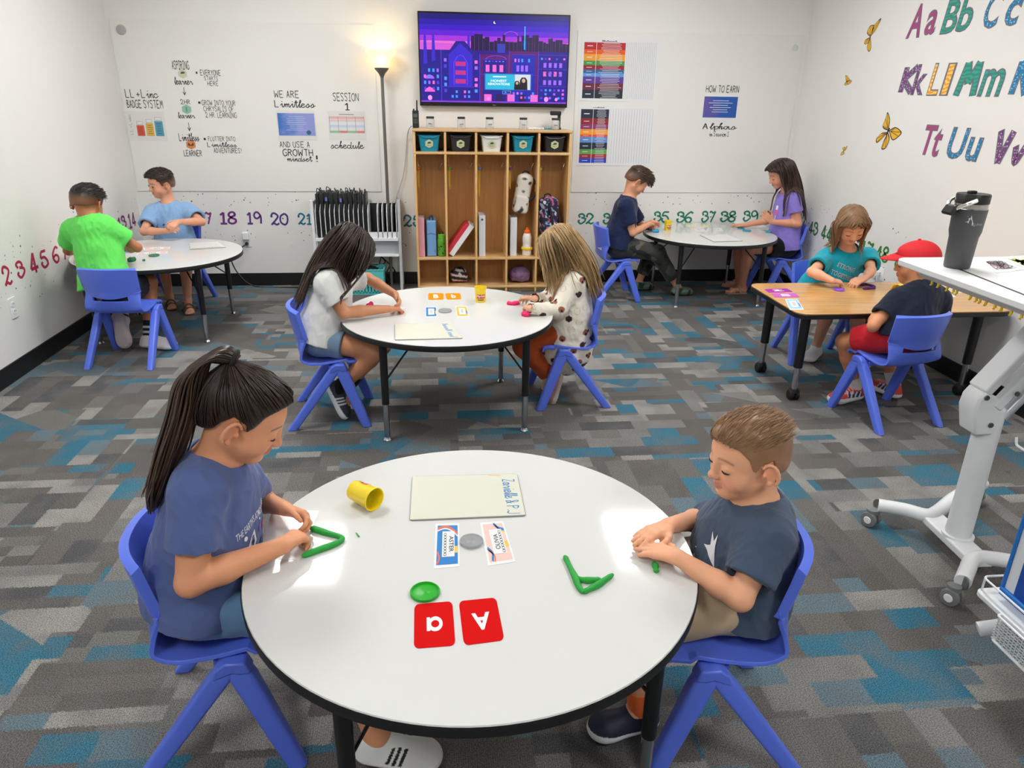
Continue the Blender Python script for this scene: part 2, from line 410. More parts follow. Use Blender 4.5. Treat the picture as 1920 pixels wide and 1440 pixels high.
# dry erase sheets on the back wall
ZP = 2.040
_zb = KY(256, 358, YB)[2]
_xr1 = KY(700, 46, YB)[0]; _x2 = KY(1083, 62, YB)[0]; _x3 = KY(1508, 68, YB)[0]
tag(MB().box(((XL+.02+_xr1)/2, YB-.0045, (ZP+_zb)/2), (_xr1-XL-.02, .006, ZP-_zb)).build('dry_erase_panel', PANELM, bevel=.001), 'large white dry erase panel on the back wall, left of the floor lamp', 'whiteboard')
tag(MB().box(((_x2+_x3)/2, YB-.0045, (ZP+_zb)/2), (_x3-_x2, .006, ZP-_zb)).build('dry_erase_panel', PANELM, bevel=.001), 'large white dry erase panel on the back wall behind the colour charts', 'whiteboard')
for _p, _r, _c, _l in (((228, 56), .036, (176, 172, 172), 'round grey button on the white panel, top left corner by the left wall'), ((1490, 90), .024, (196, 208, 203), 'small pale round button on the white panel near the right wall corner')):
    _o = KY(*_p, YB)
    tag(MB().lathe([(.0, 0), (_r, 0), (_r, .005), (_r*.8, .008), (0, .009)], 28, (0, 0, 0), rotx(pi/2), cap=False).build('wall_button', mat('button grey %d' % _c[0], _c, rough=.4), org=None), _l, 'button').location = Vector((_o[0], YB-.006, _o[2]))
# ceiling light panels (their reflections show in the table tops)
PM = mat('light diffuser', (252, 252, 250), emit=PANEL_W)
WHITEM = mat('white metal', (235, 236, 236), rough=.35)
for _i, _x in enumerate((-1.05, 1.60)):
    for _j, _y in enumerate((4.70, 2.75, -.30)):
        _th = thing('ceiling_light', 'square white ceiling light panel, %s row, %s across the room' % (('left', 'right')[_i], ('first from the back wall', 'second from the back wall', 'farthest from the back wall')[_j]), 'ceiling light', (_x, _y, CEIL), group='ceiling light panels')
        MB().box((0, 0, -.012), (.57, .66, .008)).build('diffuser', PM, _th, smooth=0)
        fr = MB()
        for dx, dy, sx, sy in ((0, .345, .62, .03), (0, -.345, .62, .03), (.3, 0, .03, .66), (-.3, 0, .03, .66)): fr.box((dx, dy, -.012), (sx, sy, .022))
        fr.build('frame', WHITEM, _th, smooth=0)

# ================================================================ tables
WHITETOP = mat('glossy white laminate', (214, 214, 212), rough=.08, spec=.28)
BLACKP = mat('black edge band', (16, 16, 17), rough=.4)
CHROME = mat('chrome', (190, 190, 192), rough=.22, metal=1)
def leg_parts(t, x, y, top, caster=False, r=.019, label=None, brace_to=None):
    l = MB().tube([(x, y, top), (x, y, .19)], [r, r*.92], 16).build('leg', BLACKP, t)
    if caster:
        MB().tube([(x, y, .20), (x, y, .055)], .0165, 16).build('leg_insert', CHROME, l)
        c = MB().lathe([(.0, -.013), (.024, -.013), (.03, -.008), (.03, .008), (.024, .013), (0, .013)], 20, (x+.014, y, .03), roty(pi/2), cap=False).lathe([(.0, -.013), (.024, -.013), (.03, -.008), (.03, .008), (.024, .013), (0, .013)], 20, (x-.016, y, .03), roty(pi/2), cap=False)
        c.lathe([(.012, .03), (.03, .045), (.026, .062), (.012, .066)], 16, (x, y, 0))
        c.build('caster', mat('black rubber', (14, 14, 14), rough=.6), l)
    else:
        MB().tube([(x, y, .20), (x, y, .02)], .0145, 16).build('leg_insert', CHROME, l)
        MB().lathe([(.0, 0), (.020, .001), (.021, .005), (.016, .013), (.008, .022), (.008, .03)], 18, (x, y, 0), cap=False).build('glide', CHROME, l)
    if brace_to is not None:
        bx, by = brace_to
        MB().tube([(x*.99+bx*.01, y*.99+by*.01, .30), (bx, by, top-.01)], .0045, 8).build('brace', BLACKP, t)
R_T = .5334
def round_table(cx, cy, al, label):
    t = thing('round_table', label, 'table', (cx, cy, 0), 0, 'round white activity tables')
    MB().lathe([(0, HT-.006), (R_T-.004, HT-.006), (R_T-.0015, HT-.003), (R_T-.003, HT), (0, HT)], 96, cap=False).build('table_top', WHITETOP, t, smooth=50)
    MB().lathe([(0, HT-.031), (R_T-.006, HT-.031), (R_T, HT-.027), (R_T+.001, HT-.008), (R_T-.0012, HT-.0025), (R_T-.003, HT-.0068), (0, HT-.0068)], 96, cap=False).build('edge_band', BLACKP, t)
    for k in range(4):
        a = al+k*pi/2
        x, y = .476*cos(a), .476*sin(a)
        leg_parts(t, x, y, HT-.03, brace_to=(.25*cos(a+.1), .25*sin(a+.1)))
    return t
T1, T2, T3, T4 = (.0747, 1.488), (.0565, 3.557), (-1.855, 5.10), (2.235, 5.775)
round_table(*T1, -.62, 'round white table nearest the camera, with red letter cards on it')
round_table(*T2, -.699, 'round white table in the middle, with orange letter cards on it')
round_table(*T3, -.785, 'round white table in the left corner, against the left wall')
round_table(*T4, -.785, 'round white table at the back right, under the green numbers')
def wood_material(name, c1, c2, rough=.35, axis=0, coat=.2, sc=1.0):
    m = mat(name, c1, rough=rough, coat=coat); nt, N, L, b = nodes_of(m)
    tc = N('ShaderNodeTexCoord'); mp = N('ShaderNodeMapping')
    s = [14*sc, 14*sc, 14*sc]; s[axis] = .9*sc; mp.inputs['Scale'].default_value = s
    L(tc.outputs['Object'], mp.inputs['Vector'])
    n = N('ShaderNodeTexNoise'); n.inputs['Scale'].default_value = 4; n.inputs['Detail'].default_value = 6; n.inputs['Distortion'].default_value = .6; L(mp.outputs[0], n.inputs['Vector'])
    cr = N('ShaderNodeValToRGB'); cr.color_ramp.elements[0].color = srgb(c2); cr.color_ramp.elements[1].color = srgb(c1); cr.color_ramp.elements[0].position = .3; cr.color_ramp.elements[1].position = .7
    L(n.outputs['Fac'], cr.inputs[0]); L(cr.outputs[0], b.inputs['Base Color']); return m
OAK = wood_material('oak laminate', (216, 168, 104), (196, 142, 78), rough=.22)
BIRCH = wood_material('birch plywood', (230, 188, 128), (216, 168, 106), rough=.4, axis=2)
BIRCHH = wood_material('birch plywood boards', (222, 184, 130), (206, 162, 106), rough=.4, axis=0)
BIRCHD = wood_material('birch back panel', (216, 164, 98), (202, 148, 84), rough=.5, axis=2)
WX0, WX1, WY0, WY1 = 1.855, 3.07, 3.43, 4.09
wt = thing('rectangular_table', 'oak laminate rectangular table on casters against the right wall', 'table', ((WX0+WX1)/2, (WY0+WY1)/2, 0))
_w, _h = WX1-WX0, WY1-WY0
_rr = rrect(_w, _h, .07, 8)
MB().prism(_rr*.997, HT-.006, HT).build('table_top', OAK, wt, bevel=.0015)
MB().prism(_rr, HT-.031, HT-.0062).build('edge_band', BLACKP, wt, bevel=.003)
for _sx in (-1, 1):
    for _sy in (-1, 1):
        leg_parts(wt, _sx*(_w/2-.11), _sy*(_h/2-.115)+.005, HT-.03, True, r=.026)

# ================================================================ chairs
CHAIRM = mat('blue moulded plastic', (90, 116, 228), rough=.30, spec=.45, bump=.03, bscale=300)
def chair_shell(parent):
    # profile in (y, z), y forward; s runs front lip -> seat -> back top
    prof = spline([(.165, .318), (.155, .336), (.09, .335), (.0, .322), (-.07, .318), (-.115, .338), (-.137, .385), (-.148, .43), (-.158, .48), (-.172, .55), (-.180, .598)], 5)
    k = len(prof); nx = 17
    def row(i):
        y, z = prof[i]; out = []
        back = min(1, max(0, (z-.34)/.10)) if y < -.09 else 0
        for j in range(nx):
            u = -1+2*j/(nx-1)
            if y >= -.09 or z < .335: w = .165-.012*max(0, (y-.05)/.12)
            else: w = .165-.008*back+.010*max(0, (z-.44)/.16)
            x = w*u
            dy = .060*back*(abs(u)**2.4)            # the back wraps forward at its sides
            dz = (.012*abs(u)**3*(1-back)) if y < .1 else -.004*abs(u)**4
            out.append((x, y+dy, z+dz-(.008*abs(u)**3 if i == k-1 else 0)))
        return out
    G = np.array([row(i) for i in range(k)])
    cut = next(i for i in range(k) if prof[i][1] > .445 and prof[i][0] < -.1)
    slot = [i for i in range(k) if prof[i][0] < -.12 and .398 < prof[i][1] < .445]
    seat = MB().grid(G[:cut+1], skip=lambda i, j: i in slot and 3 <= j < nx-4).build('seat', CHAIRM, parent, solid=.011, soff=0, bevel=.003, sub=1)
    # backrest panel: thicker, with a lower rim that curves down
    B = G[cut-1:].copy(); B[:, :, 1] += .006
    for q in range(2):
        for j in range(nx):
            u = -1+2*j/(nx-1); B[q, j, 2] += .014*abs(u)**2-.020*(1-abs(u)**2)+(.006 if q else 0)
    MB().grid(B).build('backrest', CHAIRM, parent, solid=.022, soff=0, bevel=.005, sub=1)
    return seat
def chair_leg(parent, sx, sy):
    top = V3(sx*.167, .062 if sy > 0 else .048, .318); bot = V3(sx*.186, .175 if sy > 0 else -.185, .003)
    d = bot-top; mb = MB(); sec = []
    for t, w, dp in ((0, .048, .036), (.12, .054, .042), (1, .042, .034)):
        c = top+d*t; rr = rrect(dp, w, .010, 3)
        sec.append([(c[0]+p[0], c[1]+p[1]*1.12, c[2]) for p in rr])
    n = len(sec[0]); v = np.array(sec).reshape(-1, 3)
    f = [(i*n+a, i*n+(a+1) % n, (i+1)*n+(a+1) % n, (i+1)*n+a) for i in range(2) for a in range(n)]+[tuple(range(n)), tuple(range(3*n-1, 2*n-1, -1))]
    mb.add(v, f)
    return mb.build('leg', CHAIRM, parent)
def make_chair(label):
    t = thing('child_chair', label, 'chair', group='blue moulded plastic classroom chairs')
    chair_shell(t)
    for sx in (-1, 1):
        MB().prism([(.098, .302), (.085, .334), (.040, .336), (.016, .318), (.006, .285), (.040, .300), (.055, .306), (.07, .300)], -.022, .022, R=np.array([[0, 0, 1], [1, 0, 0], [0, 1, 0]]), c=(sx*.168, 0, -.003)).build('leg_bracket', CHAIRM, t, bevel=.005)
        for sy in (1, -1): chair_leg(t, sx, sy)
    MB().box((0, .02, .302), (.30, .03, .022)).build('under_seat_rib', CHAIRM, t, bevel=.004)
    return t
CHAIRS = []
# (x, y, direction the sitter faces in degrees from +x, label)
for _x, _y, _a, _l in (
    (-.555, 1.55, 3, 'blue plastic chair under the girl in the blue shirt, left of the nearest table'),
    (.685, 1.43, 176, 'blue plastic chair under the boy in the dark grey shirt, right of the nearest table'),
    (-.545, 3.535, 3, 'blue plastic chair under the girl in the white shirt, left of the middle table'),
    (.705, 3.69, 182, 'blue plastic chair under the fair-haired girl, right of the middle table'),
    (-1.875, 4.455, 85, 'blue plastic chair seen from behind under the boy in the green shirt'),
    (-1.975, 5.775, 268, 'blue plastic chair under the boy in the light blue shirt, near the back wall'),
    (1.46, 5.80, 1, 'blue plastic chair under the boy in the navy shirt, left of the back right table'),
    (2.875, 5.80, 181, 'blue plastic chair under the girl in the purple shirt, by the right wall'),
    (2.42, 4.235, 262, 'blue plastic chair under the girl in the teal shirt, behind the wooden table'),
    (2.345, 3.30, 101, 'blue plastic chair seen from behind under the boy in the red cap')):
    c = make_chair(_l) if not CHAIRS else copy_tree(CHAIRS[0])
    c['label'] = _l; c.location = (_x, _y, 0); c.rotation_euler = (0, 0, radians(_a-90)); CHAIRS.append(c)
# ================================================================ figure sculpting
def _dot(P, n): return P[0]*n[0]+P[1]*n[1]+P[2]*n[2]
def pcap(a, b, ra, rb=None, flat=None):
    """tapered capsule; flat=(direction, ratio) squeezes its section along a direction"""
    a = np.asarray(a, float); b = np.asarray(b, float); rb = ra if rb is None else rb
    if flat is not None: fn_, fr = unit(flat[0]), flat[1]
    def F(P):
        p = [P[i]-a[i] for i in range(3)]; ab = b-a
        if flat is not None:
            q = _dot(p, fn_)*(1/fr-1); p = [p[i]+q*fn_[i] for i in range(3)]
            ab = ab+fn_*(ab@fn_)*(1/fr-1)
        t = np.clip(_dot(p, ab)/(ab@ab+1e-12), 0, 1)
        d = np.sqrt(sum((p[i]-ab[i]*t)**2 for i in range(3)))-(ra+(rb-ra)*t)
        return d*(fr if flat is not None and fr < 1 else 1)
    r = max(ra, rb)*(max(1, flat[1]) if flat is not None else 1)
    return F, np.minimum(a, b)-r, np.maximum(a, b)+r
def pell(c, r, R=None):
    c = np.asarray(c, float); r = np.asarray(r, float); R = np.eye(3) if R is None else np.asarray(R)
    def F(P):
        p = [P[i]-c[i] for i in range(3)]
        q = [_dot(p, R[:, i]) for i in range(3)]
        k0 = np.sqrt(sum((q[i]/r[i])**2 for i in range(3))); k1 = np.sqrt(sum((q[i]/r[i]**2)**2 for i in range(3)))+1e-9
        return k0*(k0-1)/k1
    m = r.max(); return F, c-m, c+m
def pbox(c, h, R=None, rad=.005):
    c = np.asarray(c, float); h = np.asarray(h, float); R = np.eye(3) if R is None else np.asarray(R)
    def F(P):
        p = [P[i]-c[i] for i in range(3)]; q = [np.abs(_dot(p, R[:, i]))-h[i]+rad for i in range(3)]
        return np.sqrt(sum(np.maximum(x, 0)**2 for x in q))+np.minimum(np.maximum(np.maximum(q[0], q[1]), q[2]), 0)-rad
    m = np.linalg.norm(h); return F, c-m, c+m
def pcut(prim, pt, dr, hollow=None):
    """a volume cut flat at a plane, optionally hollowed by another volume"""
    def F(P):
        d = np.maximum(prim[0](P), sum((P[i]-pt[i])*dr[i] for i in range(3)))
        return d if hollow is None else np.maximum(d, -hollow[0](P))
    return F, prim[1], prim[2]
def smin(a, b, k):
    if k <= 0: return np.minimum(a, b)
    h = np.maximum(k-np.abs(a-b), 0)/k
    return np.minimum(a, b)-h*h*k*.25
class Sculpt:
    """a smooth union of simple volumes, turned into ONE closed surface"""
    def __init__(s): s.ops = []
    def u(s, prim, k=.01): s.ops.append(('u', prim, k)); return s
    def d(s, prim, k=.005): s.ops.append(('d', prim, k)); return s
    def i(s, fn): s.ops.append(('i', fn, 0)); return s          # keep where fn < 0
    def dist(s, pts, upto=None):
        P = [pts[:, 0], pts[:, 1], pts[:, 2]]; A = np.full(len(pts), 9.)
        for m, pr, k in s.ops[:upto]:
            if m == 'u': A = smin(A, pr[0](P), k)
            elif m == 'd': A = -smin(-A, pr[0](P), k)
        return A
    def mesh(s, h):
        lo = np.min([o[1][1] for o in s.ops if o[0] == 'u'], 0)-.02; hi = np.max([o[1][2] for o in s.ops if o[0] == 'u'], 0)+.02
        n = np.ceil((hi-lo)/h).astype(int)+1
        A = np.full(n, .2, np.float32)
        ax = [(lo[i]+h*np.arange(n[i])).astype(np.float32) for i in range(3)]
        for m, pr, k in s.ops:
            if m == 'i':
                A = np.maximum(A, pr([ax[0][:, None, None], ax[1][None, :, None], ax[2][None, None, :]])); continue
            pad = k+3*h+.012
            a = np.clip(np.floor((pr[1]-pad-lo)/h).astype(int), 0, n); b = np.clip(np.ceil((pr[2]+pad-lo)/h).astype(int)+1, 0, n)
            if (b <= a).any(): continue
            sl = tuple(slice(a[i], b[i]) for i in range(3))
            P = [ax[0][sl[0]][:, None, None], ax[1][sl[1]][None, :, None], ax[2][sl[2]][None, None, :]]
            D = pr[0](P).astype(np.float32)
            A[sl] = smin(A[sl], D, k) if m == 'u' else -smin(-A[sl], D, k)
        return surface_nets(A, lo, h)
def surface_nets(A, lo, h):
    I = A < 0; n = np.array(A.shape)-1
    c = np.zeros(n, np.int8)
    corners = [(x, y, z) for x in (0, 1) for y in (0, 1) for z in (0, 1)]
    for x, y, z in corners: c += I[x:x+n[0], y:y+n[1], z:z+n[2]]
    cells = np.argwhere((c > 0) & (c < 8))
    idx = np.full(n, -1, np.int64); idx[tuple(cells.T)] = np.arange(len(cells))
    val = {k: A[cells[:, 0]+k[0], cells[:, 1]+k[1], cells[:, 2]+k[2]].astype(float) for k in corners}
    acc = np.zeros((len(cells), 3)); cnt = np.zeros(len(cells))
    for k in corners:
        for ax in range(3):
            if k[ax]: continue
            k2 = list(k); k2[ax] = 1; k2 = tuple(k2)
            a, b = val[k], val[k2]; m = (a < 0) != (b < 0)
            t = np.where(m, a/(a-b+1e-20), 0)
            p = np.tile(np.array(k, float), (len(cells), 1)); p[:, ax] = t
            acc[m] += p[m]; cnt[m] += 1
    v = lo+h*(cells+acc/np.maximum(cnt, 1)[:, None])
    F = []
    for ax in range(3):
        b, d = [(1, 2), (2, 0), (0, 1)][ax]
        s0 = [slice(1, -1)]*3; s0[ax] = slice(0, -1); s1 = list(s0); s1[ax] = slice(1, None)
        # edges along ax with both neighbours cells available
        E0 = I[tuple(s0)]; E1 = I[tuple(s1)]
        ch = np.argwhere(E0 != E1); off = np.array([1, 1, 1]); off[ax] = 0
        base = ch+off
        sgn = E0[tuple(ch.T)]
        def cell(db, dd):
            q = base.copy(); q[:, b] -= db; q[:, d] -= dd
            return idx[tuple(q.T)]
        Q = np.stack([cell(1, 1), cell(0, 1), cell(0, 0), cell(1, 0)], 1)
        Q = np.where(sgn[:, None], Q, Q[:, ::-1]); F.append(Q[(Q >= 0).all(1)])
    return v, np.concatenate(F)
def vnormals(v, f):
    a = v[f[:, 2]]-v[f[:, 0]]; b = v[f[:, 3]]-v[f[:, 1]]; n = np.cross(a, b)
    N = np.zeros_like(v)
    for k in range(4): np.add.at(N, f[:, k], n)
    return N/(np.linalg.norm(N, axis=1)[:, None]+1e-12)
def relax(v, f, it=2, w=.5):
    for _ in range(it):
        S = np.zeros_like(v); C = np.zeros(len(v))
        for k in range(4):
            for j in (1, 3):
                np.add.at(S, f[:, k], v[f[:, (k+j) % 4]]); np.add.at(C, f[:, k], 1)
        v = v*(1-w)+w*S/np.maximum(C, 1)[:, None]
    return v
def noise3(v, sc, seed, dirs=None, n=7):
    r = np.random.RandomState(seed); o = np.zeros(len(v))
    for k in range(n):
        d = r.normal(size=3)
        if dirs is not None: d = d-unit(dirs)*(d@unit(dirs))*.8
        o += np.sin(v@(unit(d)*sc*(.6+.9*r.rand()))+r.rand()*6.28+1.3*np.sin(v@(unit(r.normal(size=3))*sc*.6)+r.rand()*6))
    return o/n
def put_mesh(name, v, f, m, parent, org, col=None, smooth=True):
    me = bpy.data.meshes.new(name); v = v-org
    me.vertices.add(len(v)); me.vertices.foreach_set('co', v.astype(np.float32).ravel())
    f = np.asarray(f); k = f.shape[1]
    me.loops.add(f.size); me.loops.foreach_set('vertex_index', f.astype(np.int32).ravel())
    me.polygons.add(len(f)); me.polygons.foreach_set('loop_start', np.arange(0, f.size, k, dtype=np.int32))
    try: me.polygons.foreach_set('loop_total', np.full(len(f), k, np.int32))
    except Exception: pass
    me.update(calc_edges=True); me.validate()
    if smooth: me.polygons.foreach_set('use_smooth', np.ones(len(me.polygons), bool))
    me.materials.append(m)
    if col is not None:
        a = me.color_attributes.new('Col', 'FLOAT_COLOR', 'POINT')
        c = np.ones((len(v), 4), np.float32); c[:, :3] = col; a.data.foreach_set('color', c.ravel())
    o = bpy.data.objects.new(name, me); COL.objects.link(o); o.parent = parent
    return o
def lin(c): return np.array(srgb(c)[:3])
SKINM = attr_mat('skin', rough=.48, spec=.35, sss=.12)
CLOTHM = attr_mat('cotton jersey', rough=.9, spec=.15, bump=.25, bscale=900, sheen=.15)
HAIRM = attr_mat('hair', rough=.38, spec=.45)
SHOEM = attr_mat('shoe', rough=.55, spec=.35)
LASHM = mat('lash', (38, 26, 22), rough=.6)
EYEW = mat('eye white', (226, 220, 214), rough=.2); IRISM = mat('iris', (52, 34, 24), rough=.15)

def hand_into(S, w, d, n, t, L, curl=(.3, .35, .4, .45), spread=.06, thumb=.5, k=.003):
    """palm and five separate fingers: w wrist, d towards the fingers, n out of the palm, t towards the thumb"""
    d = unit(d); n = unit(n-d*(np.asarray(n)@d)); t0 = np.cross(d, n); t = t0 if t0@np.asarray(t, float) >= 0 else -t0
    offs = (.165, .055, -.055, -.155); fl = (.93, 1.03, .95, .76); kn = (.50, .53, .50, .45)
    for i in range(4):
        kp = w+d*kn[i]*L+t*offs[i]*L
        S.u(pcap(w+t*offs[i]*.55*L+d*.04*L, kp, .078*L, .072*L), .012)
    S.u(pcap(w+d*.16*L+t*.10*L+n*.03*L, w+d*.34*L+t*.14*L+n*.035*L, .085*L), .01)
    for i in range(4):
        p = w+d*kn[i]*L+t*offs[i]*L; a = 0; dd = unit(d+t*spread*(1.5-i)*2)
        for sgl, ba, r0, r1 in ((.20, .75, .062, .056), (.145, 1.0, .056, .051), (.115, .65, .051, .043)):
            a += curl[i]*ba; q = p+(dd*cos(a)+n*sin(a))*sgl*fl[i]*L
            S.u(pcap(p, q, r0*L, r1*L), k if ba != .75 else .006); p = q
    p = w+d*.16*L+t*.17*L+n*.04*L; q = p+unit(d*.62+t*.75*(1.1-thumb*.5)+n*.35*thumb)*.20*L
    S.u(pcap(p, q, .085*L, .07*L), .01); p = q
    q = p+unit(d*.85+t*(.45-.5*thumb)+n*.5*thumb)*.17*L; S.u(pcap(p, q, .066*L, .058*L), .004); p = q
    q = p+unit(d*.9+t*(.2-.6*thumb)+n*.6*thumb)*.13*L; S.u(pcap(p, q, .058*L, .045*L), .004)

def poly_sd(px, py, poly):
    """signed distance to a 2-D outline (negative inside)"""
    P = np.asarray(poly, float); d = np.full(np.broadcast(px, py).shape, 1e9); s = np.ones_like(d)
    for i in range(len(P)):
        a, b = P[i], P[i-1]; ex, ey = b-a; wx, wy = px-a[0], py-a[1]
        t = np.clip((wx*ex+wy*ey)/(ex*ex+ey*ey+1e-12), 0, 1)
        d = np.minimum(d, (wx-ex*t)**2+(wy-ey*t)**2)
        c1 = py >= a[1]; c2 = py < b[1]; c3 = ex*wy > ey*wx
        s = np.where((c1 & c2 & c3) | (~c1 & ~c2 & ~c3), -s, s)
    return s*np.sqrt(d)
def belly_(k): return k.belly
class Kid:
    def __init__(s, label, loc, skin, h=.195, vox=.004, sc=1.0):
        s.root = thing('person', label, 'person', (loc[0], loc[1], 0)); s.org = V3(loc[0], loc[1], 0)
        s.skin = lin(skin); s.h = h; s.vox = vox; s.sc = sc; s.B = Sculpt(); s.head_ops = 0
    def head(s, c, yaw, pitch=0, roll=0, lids=True):
        """c centre of the head; yaw 0 = +x, pitch down positive"""
        a, b = radians(yaw), radians(pitch)
        f = V3(cos(a)*cos(b), sin(a)*cos(b), -sin(b)); r = V3(sin(a), -cos(a), 0); u = np.cross(r, f)
        q = radians(roll); r2 = r*cos(q)+u*sin(q); u2 = -r*sin(q)+u*cos(q)
        s.HR = np.stack([r2, f, u2], 1); h = s.h; s.ho = np.asarray(c, float)-u2*.5*h
        B = s.B; H = s.hp; R = s.HR
        B.u(pell(H(0, -.06, .63), V3(.372, .45, .372)*h, R), 0)
        B.u(pell(H(0, .10, .60), V3(.325, .315, .30)*h, R), .05*h)
        B.u(pell(H(0, .12, .36), V3(.285, .285, .33)*h, R), .12*h)
        for x in (-1, 1):
            B.u(pcap(H(x*.22, -.01, .25), H(x*.06, .275, .085), .075*h, .07*h), .12*h)
            B.u(pell(H(x*.16, .245, .31), V3(.125, .125, .13)*h, R), .10*h)
        B.u(pell(H(0, .30, .10), V3(.085, .085, .085)*h, R), .08*h)
        for x in (-1, 1):
            B.d(pell(H(x*.155, .455, .485), V3(.095, .07, .05)*h, R), .06*h)
            B.u(pell(H(x*.152, .325, .47), V3(.082, .075, .072)*h, R), .025*h)
        B.u(pcap(H(0, .385, .52), H(0, .455, .365), .03*h, .042*h), .06*h)
        B.u(pell(H(0, .462, .345), V3(.05, .05, .043)*h, R), .03*h)
        for x in (-1, 1): B.u(pell(H(x*.05, .425, .328), V3(.034, .038, .03)*h, R), .025*h)
        for x in (-1, 1):
            B.u(pcap(H(0, .408, .236), H(x*.085, .358, .222), .026*h, .012*h), .035*h)
            B.u(pcap(H(0, .400, .185), H(x*.075, .355, .203), .028*h, .014*h), .035*h)
            B.d(pcap(H(0, .452, .212), H(x*.10, .385, .212), .007*h), .012*h)
        for x in (-1, 1):                                          # ears: plate, rim, lobe, tragus
            e = R@rotz(x*.55)@rotx(-.18); c0 = H(x*.398, -.055, .425)
            B.u(pell(c0, V3(.020, .075, .115)*h, e), .018*h)
            pts = [c0+e@(V3(x*.022, .088*sin(t)*(1 if abs(t) > 0 else 1), .135*cos(t))*h) for t in np.linspace(.75, -2.75, 10)]
            for i in range(9): B.u(pcap(pts[i], pts[i+1], .021*h), .006*h)
            B.u(pell(c0+e@(V3(x*.010, .035, -.115)*h), V3(.026, .034, .036)*h, e), .014*h)
            B.u(pell(H(x*.378, .015, .415), V3(.022, .022, .034)*h, R), .015*h)
        return s
    def hp(s, x, y, z): return s.ho+s.HR@(V3(x, y, z)*s.h)
    def hl(s, v): return ((v-s.ho)@s.HR)/s.h
    def torso(s, pv, nk, face, shw=.115, belly=1.0, sL=None, sR=None):
        """pv pelvis centre, nk base of the neck, face: heading in degrees"""
        s.belly = belly; sc = s.sc; s.pv, s.nk = np.asarray(pv, float), np.asarray(nk, float)
        a = radians(face); f = V3(cos(a), sin(a), 0); s.up = unit(s.nk-s.pv)
        s.side = unit(np.cross(f, s.up)); s.fr = unit(np.cross(s.up, s.side))        # side = the person's right
        s.sR = s.nk-s.up*.045*sc+s.side*shw*sc if sR is None else np.asarray(sR, float)
        s.sL = s.nk-s.up*.045*sc-s.side*shw*sc if sL is None else np.asarray(sL, float)
        s.tp = []
        def T(p, k): s.tp.append((p, k)); s.B.u(p, k)
        pv, nk, up, fr, sd = s.pv, s.nk, s.up, s.fr, s.side; L = np.linalg.norm(nk-pv)
        s.tspec = lambda g: [
            (pcap(pv-sd*.045*sc, pv+sd*.045*sc, .088*sc*belly+g), .03),
            (pcap(pv+up*.05*sc, pv+up*L*.45+fr*.008, .112*sc*belly+g, .110*sc*belly+g, (fr, .82)), .05),
            (pcap(pv+up*L*.42, pv+up*L*.78, .110*sc*belly+g, .108*sc+g, (fr, .76)), .05),
            (pcap(s.sL*.86+nk*.14, s.sR*.86+nk*.14, .040*sc+g), .05),
            (pcap(nk-up*.05*sc, nk-up*.01*sc, .06*sc+g, .045*sc+g), .04)]
        for p, k in s.tspec(0): s.B.u(p, k)
        s.B.u(pcap(s.nk-s.up*.02, s.hp(0, -.13, .30), .043*sc, .041*sc), .03)
        return s
    def arm(s, side, el, wr, tip, pn, th, curl=(.3, .35, .4, .45), L=.118, spread=.05, thumb=.5, r=1.0):
        """el elbow, wr wrist, tip where the fingers point, pn palm normal, th thumb direction"""
        sc = s.sc*r; sh = s.sR if side == 'R' else s.sL
        el, wr, tip = (np.asarray(x, float) for x in (el, wr, tip))
        s.B.u(pcap(sh, el, .035*sc, .028*sc), .03); s.B.u(pcap(el, el*.65+wr*.35, .028*sc, .0285*sc), .012); s.B.u(pcap(el*.65+wr*.35, wr, .0285*sc, .0185*sc), .012)
        hand_into(s.B, wr, unit(tip-wr), np.asarray(pn, float), np.asarray(th, float), L*s.sc, curl, spread, thumb)
        setattr(s, 'el'+side, el); setattr(s, 'wr'+side, wr); return s
    def foot(s, an, f, z0=0):
        """bare foot with five toes"""
        r = np.cross(f, Z); g = V3(an[0], an[1], z0); B = s.B
        B.u(pcap(an, g-f*.02+Z*.03, .028, .026), .02); B.u(pcap(g-f*.015+Z*.028, g+f*.085+Z*.022, .024, .020), .02)
        B.u(pcap(g+f*.085+r*.016+Z*.018, g+f*.085-r*.016+Z*.018, .016), .015)
        for j in range(5): B.u(pcap(g+f*.09+r*(.026-.013*j)+Z*.014, g+f*(.128-.004*abs(j-1)**1.3)+r*(.028-.0135*j)+Z*.010, .0075), .003)
    def leg(s, side, kn, an, toe, thick=1.0, flat=True, bare=False):
        sc = s.sc*thick; hp_ = s.pv+s.side*(.062 if side == 'R' else -.062)*s.sc
        kn, an, toe = (np.array(x, float) for x in (kn, an, toe))
        s.B.u(pcap(hp_, kn, .070*sc, .046*sc), .03); s.B.u(pcap(kn, kn*.65+an*.35, .045*sc, .044*sc), .02); s.B.u(pcap(kn*.65+an*.35, an, .044*sc, .027*sc), .012)
        if flat:
            an[2] = max(an[2], .075) if an[2] < .12 else an[2]; f = unit((toe-an)*V3(1, 1, 0)); z0 = an[2]-.075
            if bare: s.foot(an, f, z0)
            else:
                s.B.u(pcap(an, an+f*.02-Z*.03, .028*sc), .02); s.B.u(pcap(an-Z*.035, an+f*.085-Z*.045, .024*sc, .018*sc), .02)
        else: s.B.u(pcap(an, an+unit(toe-an)*.09, .027*sc, .018*sc), .02)
        setattr(s, 'hip'+side, hp_); setattr(s, 'kn'+side, kn); setattr(s, 'an'+side, an); setattr(s, 'toe'+side, toe); setattr(s, 'flat'+side, flat); return s
